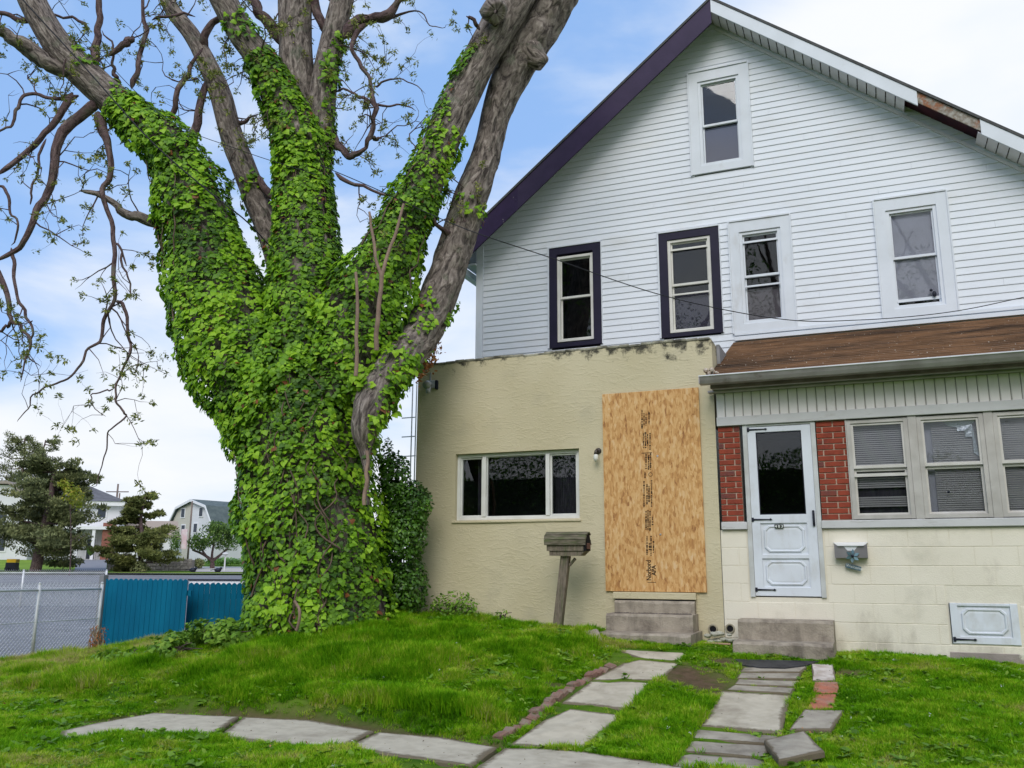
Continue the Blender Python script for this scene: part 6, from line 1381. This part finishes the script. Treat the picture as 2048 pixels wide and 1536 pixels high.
# poles, lamp, sign
M_pole = mat('weathered_pole', (.22, .17, .15), .9, (.15, .12, .11), 3, stretch=(3, 3, .5))
def upole(x, D, ytop, lab, cross=True, lean=0, r=.14):
    b = BP(x, D); t = empty('utility_pole', b, lab, 'utility pole'); zt = 1.5 + (1134 - ytop) / 1774 * D; top = np.array([b[0], b[1], zt])
    MB().tube([b - [0, 0, .3], top], [r, r * .7], 8).build('pole', M_pole, t, True)
    if cross: rt = np.array([_cy, _sy, 0]); q = top - [0, 0, .9]; MB().tube([q - rt * 1.3, q + rt * 1.3], .06, 4).build('crossarm', M_pole, t)
    return top
upole(220, 98, 965, 'reddish utility pole rising behind the hip roofed house'); upole(225, 112, 984, 'shorter grey utility pole just right of the reddish one', r=.13); upole(374, 96, 1000, 'slim grey utility pole in front of the gambrel house gable', cross=False, r=.11)
b = BP(449, 64); t = empty('lamp_post', b, 'small pale street lamp with round head beside the umbrella shaped tree', 'lamp post'); ztop = 1.5 + (1134 - 1110) / 1774 * 64; M_lampw = mat('pale_lamp', (.6, .6, .62), .5)
MB().tube([b, [b[0], b[1], ztop]], [.06, .05], 8).build('pole', M_lampw, t); MB().ball((b[0], b[1], ztop + .1), .16, 10, 6, (1.4, 1.4, .7)).build('lamp_head', M_lampw, t, True)
# pink and white banner by the pole
p0 = DP(368, 1078, 80); MB().box(p0[0] - .35, p0[0] + .35, p0[1] - .03, p0[1] + .03, p0[2] - .9, p0[2] + .9, .01).build('banner', mat('pink_banner', (.65, .45, .5), .8, (.7, .68, .7), 1.5), None, label='small pale pink banner hanging beside the slim grey utility pole', cat='banner')
# yellow bin on the far lawn
b = BP(24, 62); t = empty('garden_machine', b, 'small black and yellow garden machine on the lawn left of the large pine', 'garden machine'); Lm = Loc(24, 62, b[2] + .16, 0)
Lm.box(-.35, .35, -.25, .25, .12, .55).build('body', M_iron, t); Lm.box(-.28, .38, -.27, .2, .56, .80).build('hood', mat('safety_yellow', (.75, .45, .02), .5), t)
for a in (-.25, .25): q = Lm.p(a, -.3, .13); MB().tube([q, q + Lm.v * .6], .13, 10).build('wheel', M_iron, t)
# low white barrier beyond the blue fence
Lb = Loc(436, 30, None, 0); Lb.o[2] = H(Lb.o[0], Lb.o[1]); zt = 1.5 - (1158 - 1134) / 1774 * 30 - Lb.o[2]; t = empty('barrier', Lb.o, 'low white barrier with dark top edge behind the blue fence', 'barrier')
Lb.box(-.95, 1.2, 0, .12, 0, zt - .05).build('white_panel', M_htrim, t); Lb.box(-1.0, 1.25, -.03, .15, zt - .05, zt).build('top_edge', M_iron, t); Lb.box(.15, .32, -.02, .0, zt - .35, zt - .18).build('reflector', mat('orange_reflector', (.7, .32, .05), .5), t); Lb.box(-.12, -.07, -.02, .0, 0, zt - .06).build('joint_strip', M_galv, t)
for x, lab in ((386, 'small dark crow standing at the left of the far pavement'), (436, 'small dark crow standing at the right of the far pavement')):
    q = BP(x, 60.5); q[2] += .28; t = MB().ball(q, .19, 8, 6, (1.5, 1, .8)).ball(q + [.26, 0, .12], .1, 8, 5).prism([q + [-.2, -.06, .05], q + [-.2, .06, .05], q + [-.62, .05, -.02], q + [-.62, -.05, -.02]], (0, 0, .03)).tube([q, q - [0, 0, .3]], .02, 4).build('crow', M_iron, None, True, label=lab, cat='bird')

def street_tree(x, y, h, lab, seed):
    st = random.getstate(); random.seed(seed); t = empty('street_tree', (x, y, 0), lab, 'tree', 'tall trees across the street behind the viewer')
    p = spline([(x, y, 0), (x + .2, y, h * .3), (x - .1, y, h * .55)], 4); limb_mesh('trunk', p, np.linspace(.4, .28, len(p)), M_bark2, t, 10, .08, seed); Q = []
    for i in range(9):
        a = i * .7 + random.random(); tip = np.array([x + math.cos(a) * h * random.uniform(.2, .38), y + math.sin(a) * 2.5, h * random.uniform(.6, 1.0)]); b0 = p[-1 - (i % 3)]
        sp = spline([b0, (b0 + tip) / 2 + [random.gauss(0, .4), 0, -.5], tip], 5); limb_mesh('limb', sp, np.linspace(.2, .03, len(sp)), M_bark2, t, 7, .1, i)
        for j in range(3):
            c = sp[random.randrange(4, len(sp))] + np.array([random.gauss(0, .6) for _ in range(3)]); v = rng.normal(0, 1, (110, 3)) * .55; Q.append(c + v)
    Q = np.concatenate(Q); leaves('crown', Q, rng.normal(0, 1, Q.shape), rng.uniform(.10, .2, len(Q)), OVAL, OVAL_F, M_bush, t, spread=3, kind='stuff'); random.setstate(st)
for i, (x, y, h) in enumerate(((-9, -9, 15), (-1.5, -12, 17), (5.5, -10, 16), (12, -14, 17), (-17, -12, 15))): street_tree(x, y, h, ('second tall reflected tree from the left across the street', 'tallest middle tree across the street, reflected in the panes', 'forked tree right of the middle across the street', 'rightmost tree across the street behind the viewer', 'leftmost tree across the street behind the viewer')[i], 40 + i)
hq = np.stack([rng.uniform(-34, 26, 70000), rng.uniform(-17.6, -15.8, 70000), rng.random(70000) ** .8 * 6.2 + .1], -1); hq[:, 2] *= 1 + .3 * vnoise(hq[:, 0] * .4, 1.0)  # unseen hedge, added so the panes reflect something dark
hg = empty('hedge', (-4, -17, 0), 'tall dark hedge added unseen behind the viewer to darken the pane reflections', 'hedge'); leaves('foliage', hq, rng.normal(0, 1, hq.shape) + [0, 1, .4], rng.uniform(.09, .19, len(hq)), OVAL, OVAL_F, M_bush, hg, spread=3, kind='stuff'); MB().box(-34, 26, -17.4, -16.4, 0, 5.6).build('added_hedge_core', M_bush, hg)
# antenna mast beyond the stucco corner
ma = YP(822, 900, 11.6); t = empty('antenna_mast', (ma[0], 11.6, .8), 'white slender mast with short cross rods beside the stucco wall corner', 'mast')
M_mast = mat('white_mast', (.72, .74, .78), .5); zt_, zb_ = YP(822, 770, 11.6)[2], .8
for dx in (0, .07): MB().tube([(ma[0] + dx, 11.6, zb_), (ma[0] + dx, 11.6, zt_)], .011, 6).build('upright', M_mast, t)
for y in (835, 873, 912): q = YP(822, y, 11.6); MB().tube([(q[0] - .16, 11.6, q[2]), (q[0] + .08, 11.6, q[2])], .009, 6).build('cross_rod', M_mast, t)

# utility wires
M_wire = mat('black_cable', (.02, .02, .025), .6)
def cable(pts, r, lab, n=5): MB().tube(spline(pts, 10), r, n).build('cable', M_wire, None, True, label=lab, cat='cable')
cable([TP(20, -30, -1.3), TP(55, 10, -1.3), TP(170, 135, -1.25), TP(300, 280, -1.25), TP(420, 385, -1.2), TP(490, 440, -1.15), TP(540, 492, -.95)], .009, 'dark cable running down from the upper left across the ivy limb')
cable([TP(110, -10, -1.4), TP(180, 85, -1.4), TP(330, 235, -1.35), TP(480, 300, -1.3), TP(640, 352, -1.2)], .0045, 'thin dark wire running down to the middle ivy limb')
cable([TP(640, 330, -1.15), TP(745, 375, -1.1), TP(860, 428, -.9), DP(950, 465, 10.2), DP(1100, 515, 10.4), DP(1330, 592, 10.6), DP(1560, 638, 10.8), DP(1720, 640, 10.9), DP(1900, 624, 11.0), DP(2060, 592, 11.0)], .006, 'thin sagging cable crossing in front of the white siding')

# ------------------------------------------------------------------ grass
M_litter = leaf_mat('dry_litter', [(0, (.05, .035, .02)), (.6, (.16, .11, .06)), (1, (.30, .22, .12))], .9, .1, .1)
def grass():
    bl = []
    mats_g = leaf_mat('grass_blades', [(0, (.035, .12, .003)), (.3, (.095, .28, .005)), (.6, (.21, .45, .008)), (.86, (.42, .54, .04)), (1, (.50, .46, .16))], .7, .08, .35)
    n_, l_, b_ = N(mats_g)
    # blade tint: patchy by place plus variation per tuft
    g_ = n_.new('ShaderNodeNewGeometry'); t_ = n_.new('ShaderNodeTexNoise'); t_.inputs['Scale'].default_value = 1.7; t_.inputs['Detail'].default_value = 8; t_.inputs['Roughness'].default_value = .68; l_.new(g_.outputs['Position'], t_.inputs['Vector'])
    oi = n_.new('ShaderNodeObjectInfo'); at = [x for x in n_ if x.type == 'ATTRIBUTE'][0]; rp = [x for x in n_ if x.type == 'VALTORGB'][0]
    a1 = n_.new('ShaderNodeMath'); a1.operation = 'MULTIPLY_ADD'; a1.inputs[1].default_value = 2.3; a1.inputs[2].default_value = -.87; l_.new(t_.outputs[0], a1.inputs[0])
    a2 = n_.new('ShaderNodeMath'); a2.operation = 'MULTIPLY_ADD'; a2.inputs[1].default_value = .3; l_.new(oi.outputs['Random'], a2.inputs[0]); sxy = n_.new('ShaderNodeSeparateXYZ'); l_.new(g_.outputs['Position'], sxy.inputs[0]); mrx = n_.new('ShaderNodeMapRange'); mrx.inputs[1].default_value = -6.2; mrx.inputs[2].default_value = -9.2; mrx.inputs[3].default_value = 0; mrx.inputs[4].default_value = .28; l_.new(sxy.outputs['X'], mrx.inputs[0]); a4 = n_.new('ShaderNodeMath'); l_.new(a1.outputs[0], a4.inputs[0]); l_.new(mrx.outputs[0], a4.inputs[1]); l_.new(a4.outputs[0], a2.inputs[2])
    a3 = n_.new('ShaderNodeMath'); a3.operation = 'MULTIPLY_ADD'; a3.inputs[1].default_value = .3; l_.new(at.outputs['Fac'], a3.inputs[0]); l_.new(a2.outputs[0], a3.inputs[2]); l_.new(a3.outputs[0], rp.inputs[0])
    tufts = []
    for v in range(5):
        V, Fc, T = [], [], []; nb = 26
        for i in range(nb):
            a = random.uniform(0, 6.283); r = random.uniform(0, .055); x, y = r * math.cos(a), r * math.sin(a); h = random.uniform(.45, 1) * .08; ln = random.uniform(.1, 1.0) * h; b2 = a + random.gauss(0, .8); w_ = random.uniform(.0022, .0045)
            dx, dy = math.cos(b2), math.sin(b2); px_, py_ = -dy * w_, dx * w_; k = len(V)
            V += [(x - px_, y - py_, 0), (x + px_, y + py_, 0), (x + dx * ln * .35 + px_ * .8, y + dy * ln * .35 + py_ * .8, h * .6), (x + dx * ln * .35 - px_ * .8, y + dy * ln * .35 - py_ * .8, h * .6), (x + dx * ln, y + dy * ln, h)]
            Fc += [(k, k + 1, k + 2, k + 3), (k + 3, k + 2, k + 4)]; t = random.random(); T += [t, t]
        me = bpy.data.meshes.new('grass_tuft'); me.from_pydata(V, [], Fc); at_ = me.attributes.new('tone', 'FLOAT', 'FACE'); at_.data.foreach_set('value', np.array(T, np.float32)); me.materials.append(mats_g)
        tufts.append(bpy.data.objects.new('grass_tuft', me))
    n = 120000
    x = rng.uniform(-12.5, 3.2, n); y = rng.uniform(3.6, 11.6, n)
    D = -.3715 * x + .905 * y; sx_ = (x * _cy + y * _sy) / D * 1774
    ok = (sx_ > -1450) & (sx_ < 1130) & (D > 4.2) & (y < np.where(x > XL - .05, YF - .03, 99)) & (x > np.interp(y, [3, 5.2, 10.25, 12], [-10.5, -10.6, -10.95, -11.2]))
    dens = np.clip(1.15 - (D - 5) * .045, .55, 1); ok &= rng.random(n) < dens
    pave = np.zeros(n, bool)
    for p in ALLPAVE:
        c = sum(np.array(q)[:2] for q in p) / len(p); pp = [c + (np.array(q)[:2] - c) * (1 - .02 / np.linalg.norm(np.array(q)[:2] - c)) for q in p]; pave |= in_poly(x, y, pp)
    ok &= ~pave
    hull = in_poly(x, y, [GP(*q)[:2] for q in ((1230, 1298), (1380, 1306), (1312, 1362), (1262, 1420), (1190, 1482), (1166, 1500), (1012, 1494), (1085, 1441), (1125, 1400), (1180, 1360))]) | in_poly(x, y, [GP(*q)[:2] for q in ((1486, 1335), (1614, 1333), (1590, 1378), (1560, 1470), (1536, 1520), (1350, 1520), (1400, 1450), (1450, 1378))]) | in_poly(x, y, [GP(*q)[:2] for q in ((470, 1434), (620, 1441), (990, 1494), (1300, 1525), (900, 1600), (700, 1494), (430, 1470))])
    ok &= ~(hull & (rng.random(n) < .92))
    ok &= ~((x > -3.0) & (x < -1.9) & (y > 9.88)) & ~((x > -1.5) & (x < -.44) & (y > 9.86)) & ~in_poly(x, y, [q[:2] for q in mp_])
    dd = np.zeros(n)
    for c, r in DIRT: dd = np.maximum(dd, np.exp(-(np.hypot(x - c[0], y - c[1]) / r) ** 2))
    dd = np.maximum(dd, np.exp(-(dist_seg(x, y, BANK) / .115) ** 2) * (1.0 + .5 * vnoise(x * 3, y * 3, 2.0))); dd = np.maximum(dd, np.exp(-(dist_seg(x, y, [e[:2] for e in EDGE]) / .06) ** 2) * .8)
    ok &= rng.random(n) > dd * 1.25 + .25 * (vnoise(x * 1.8, y * 1.8, 8.0) > .62)
    ok0 = ok; x, y, dd = x[ok], y[ok], dd[ok]
    # shorter next to paving, long rank grass on the mound
    mound = ((x < -2.9) & (y > 6.9)) * 1.0; c1 = fbm(x * 1.6, y * 1.6, 3.3, 2)
    c2 = vnoise(x * 4.5, y * 4.5, 6.0) + .6 * vnoise(x * 11, y * 11, 2.0); sc = .56 + .24 * c1 + .20 * c2 + mound * (.32 + 1.0 * np.clip(c1, -.3, 1) + .45 * np.clip(c2, 0, 1)) + rng.normal(0, .08, len(x)) - .2 * dd
    for cx_, cy_, r_, a_ in ((*GP(690, 1320)[:2], .5, 1.2), (*GP(760, 1330)[:2], .4, .7), (*GP(1010, 1290)[:2], .35, .6), (*GP(560, 1340)[:2], .5, .5)): sc = sc + a_ * np.exp(-(np.hypot(x - cx_, y - cy_) / r_) ** 2)
    sc = sc * np.where(hull[ok0], .55, 1); sc = np.clip(sc, .22, 2.8); z = H(x, y) + (fbm(x * 1.3, y * 1.3, 3.1) * .022 + fbm(x * 5, y * 5, 1.3, 2) * .010) - np.exp(-(dist_seg(x, y, BANK) / .11) ** 2) * .035 - .004
    me = bpy.data.meshes.new('grass'); me.vertices.add(len(x)); me.vertices.foreach_set('co', np.stack([x, y, z], -1).astype(np.float32).ravel())
    for nm, arr in (('scale', sc), ('spin', rng.uniform(0, 6.283, len(x))), ('lean', rng.normal(0, .18, len(x)))):
        a = me.attributes.new(nm, 'FLOAT', 'POINT'); a.data.foreach_set('value', arr.astype(np.float32))
    a = me.attributes.new('pick', 'INT', 'POINT'); a.data.foreach_set('value', rng.integers(0, 5, len(x)).astype(np.int32))
    me.update(); o = bpy.data.objects.new('grass', me); _col.objects.link(o); o['kind'] = 'stuff'
    ng = bpy.data.node_groups.new('grass_scatter', 'GeometryNodeTree'); ng.interface.new_socket('Geometry', in_out='INPUT', socket_type='NodeSocketGeometry'); ng.interface.new_socket('Geometry', in_out='OUTPUT', socket_type='NodeSocketGeometry')
    nn, ll = ng.nodes, ng.links; gi = nn.new('NodeGroupInput'); go = nn.new('NodeGroupOutput'); iop = nn.new('GeometryNodeInstanceOnPoints'); g2i = nn.new('GeometryNodeGeometryToInstance')
    for tf_ in reversed(tufts):
        oi = nn.new('GeometryNodeObjectInfo'); oi.inputs['Object'].default_value = tf_; oi.inputs['As Instance'].default_value = True; ll.new(oi.outputs['Geometry'], g2i.inputs[0])
    def att(nm, ty): q = nn.new('GeometryNodeInputNamedAttribute'); q.data_type = ty; q.inputs['Name'].default_value = nm; return q.outputs['Attribute']
    m2p = nn.new('GeometryNodeMeshToPoints'); ll.new(gi.outputs[0], m2p.inputs[0]); ll.new(m2p.outputs[0], iop.inputs['Points']); ll.new(g2i.outputs[0], iop.inputs['Instance']); iop.inputs['Pick Instance'].default_value = True
    ll.new(att('pick', 'INT'), iop.inputs['Instance Index'])
    cb = nn.new('ShaderNodeCombineXYZ'); ll.new(att('lean', 'FLOAT'), cb.inputs[0]); ll.new(att('spin', 'FLOAT'), cb.inputs[2]); ll.new(cb.outputs[0], iop.inputs['Rotation'])
    cs = nn.new('ShaderNodeCombineXYZ'); s1 = nn.new('ShaderNodeMath'); s1.operation = 'POWER'; s1.inputs[1].default_value = .45; sc_ = att('scale', 'FLOAT'); ll.new(sc_, s1.inputs[0]); ll.new(s1.outputs[0], cs.inputs[0]); ll.new(s1.outputs[0], cs.inputs[1]); ll.new(sc_, cs.inputs[2]); ll.new(cs.outputs[0], iop.inputs['Scale'])
    ll.new(iop.outputs[0], go.inputs[0]); md = o.modifiers.new('scatter', 'NODES'); md.node_group = ng
    # broad weeds and clover in the lawn, fallen leaves
    k = rng.random(len(x)) < .07; q = np.stack([x[k], y[k], z[k] + .02], -1); m_ = np.repeat(q, 5, 0) + rng.normal(0, .018, (len(q) * 5, 3)) * [1, 1, .5]
    leaves('lawn_weeds', m_, np.tile([0, 0, 1.0], (len(m_), 1)) + rng.normal(0, .35, m_.shape), rng.uniform(.018, .06, len(m_)), OVAL, OVAL_F, M_weed, None, down=(1, 0, 0), spread=3, kind='stuff')
    k = rng.random(len(x)) < .0022; q = np.stack([x[k], y[k], z[k] + .05], -1); leaves('fallen_leaves', q, rng.normal(0, .6, q.shape) + [0, 0, 1], rng.uniform(.014, .032, len(q)), OVAL, OVAL_F, M_dead, None, down=(1, 0, 0), spread=3, kind='stuff')
    k = rng.random(len(x)) < .012; q = np.stack([x[k], y[k], z[k] + .03], -1); aa = rng.uniform(0, 6.28, (len(q), 7)); rd = rng.uniform(.02, .05, (len(q), 7)); m_ = np.repeat(q, 7, 0) + np.stack([(np.cos(aa) * rd * .3).ravel(), (np.sin(aa) * rd * .3).ravel(), 0 * aa.ravel()], -1); nn_ = np.stack([np.cos(aa).ravel() * .5, np.sin(aa).ravel() * .5, 1 + 0 * aa.ravel()], -1); leaves('broad_weeds', m_, nn_, rng.uniform(.04, .095, len(m_)), OVAL, OVAL_F, M_weed, None, rng.uniform(.1, .7, len(m_)), down=(0, 0, .01), spread=6, kind='stuff')
    k = rng.random(len(x)) < .0016; q = np.stack([x[k], y[k], z[k] + .06], -1); m_ = np.repeat(q, 6, 0) + rng.normal(0, .005, (len(q) * 6, 3)); leaves('clover_flowers', m_, rng.normal(0, .6, m_.shape) + [0, 0, 1], rng.uniform(.008, .014, len(m_)), OVAL, OVAL_F, leaf_mat('white_petal', [(0, (.6, .6, .55)), (1, (.8, .8, .78))]), None, down=(1, 0, 0), spread=3, kind='stuff')
    # leaves and crumbs lying on the paving
    n2 = 900; x2, y2 = rng.uniform(-7, .2, n2), rng.uniform(5, 10, n2); pv = np.zeros(n2, bool)
    for p in ALLPAVE: pv |= in_poly(x2, y2, p)
    x2, y2 = x2[pv], y2[pv]; q = np.stack([x2, y2, H(x2, y2) + .026], -1); leaves('paving_litter', q, rng.normal(0, .25, q.shape) + [0, 0, 1], rng.uniform(.006, .02, len(q)), OVAL, OVAL_F, M_litter, None, down=(1, 0, 0), spread=3, kind='stuff')
grass()
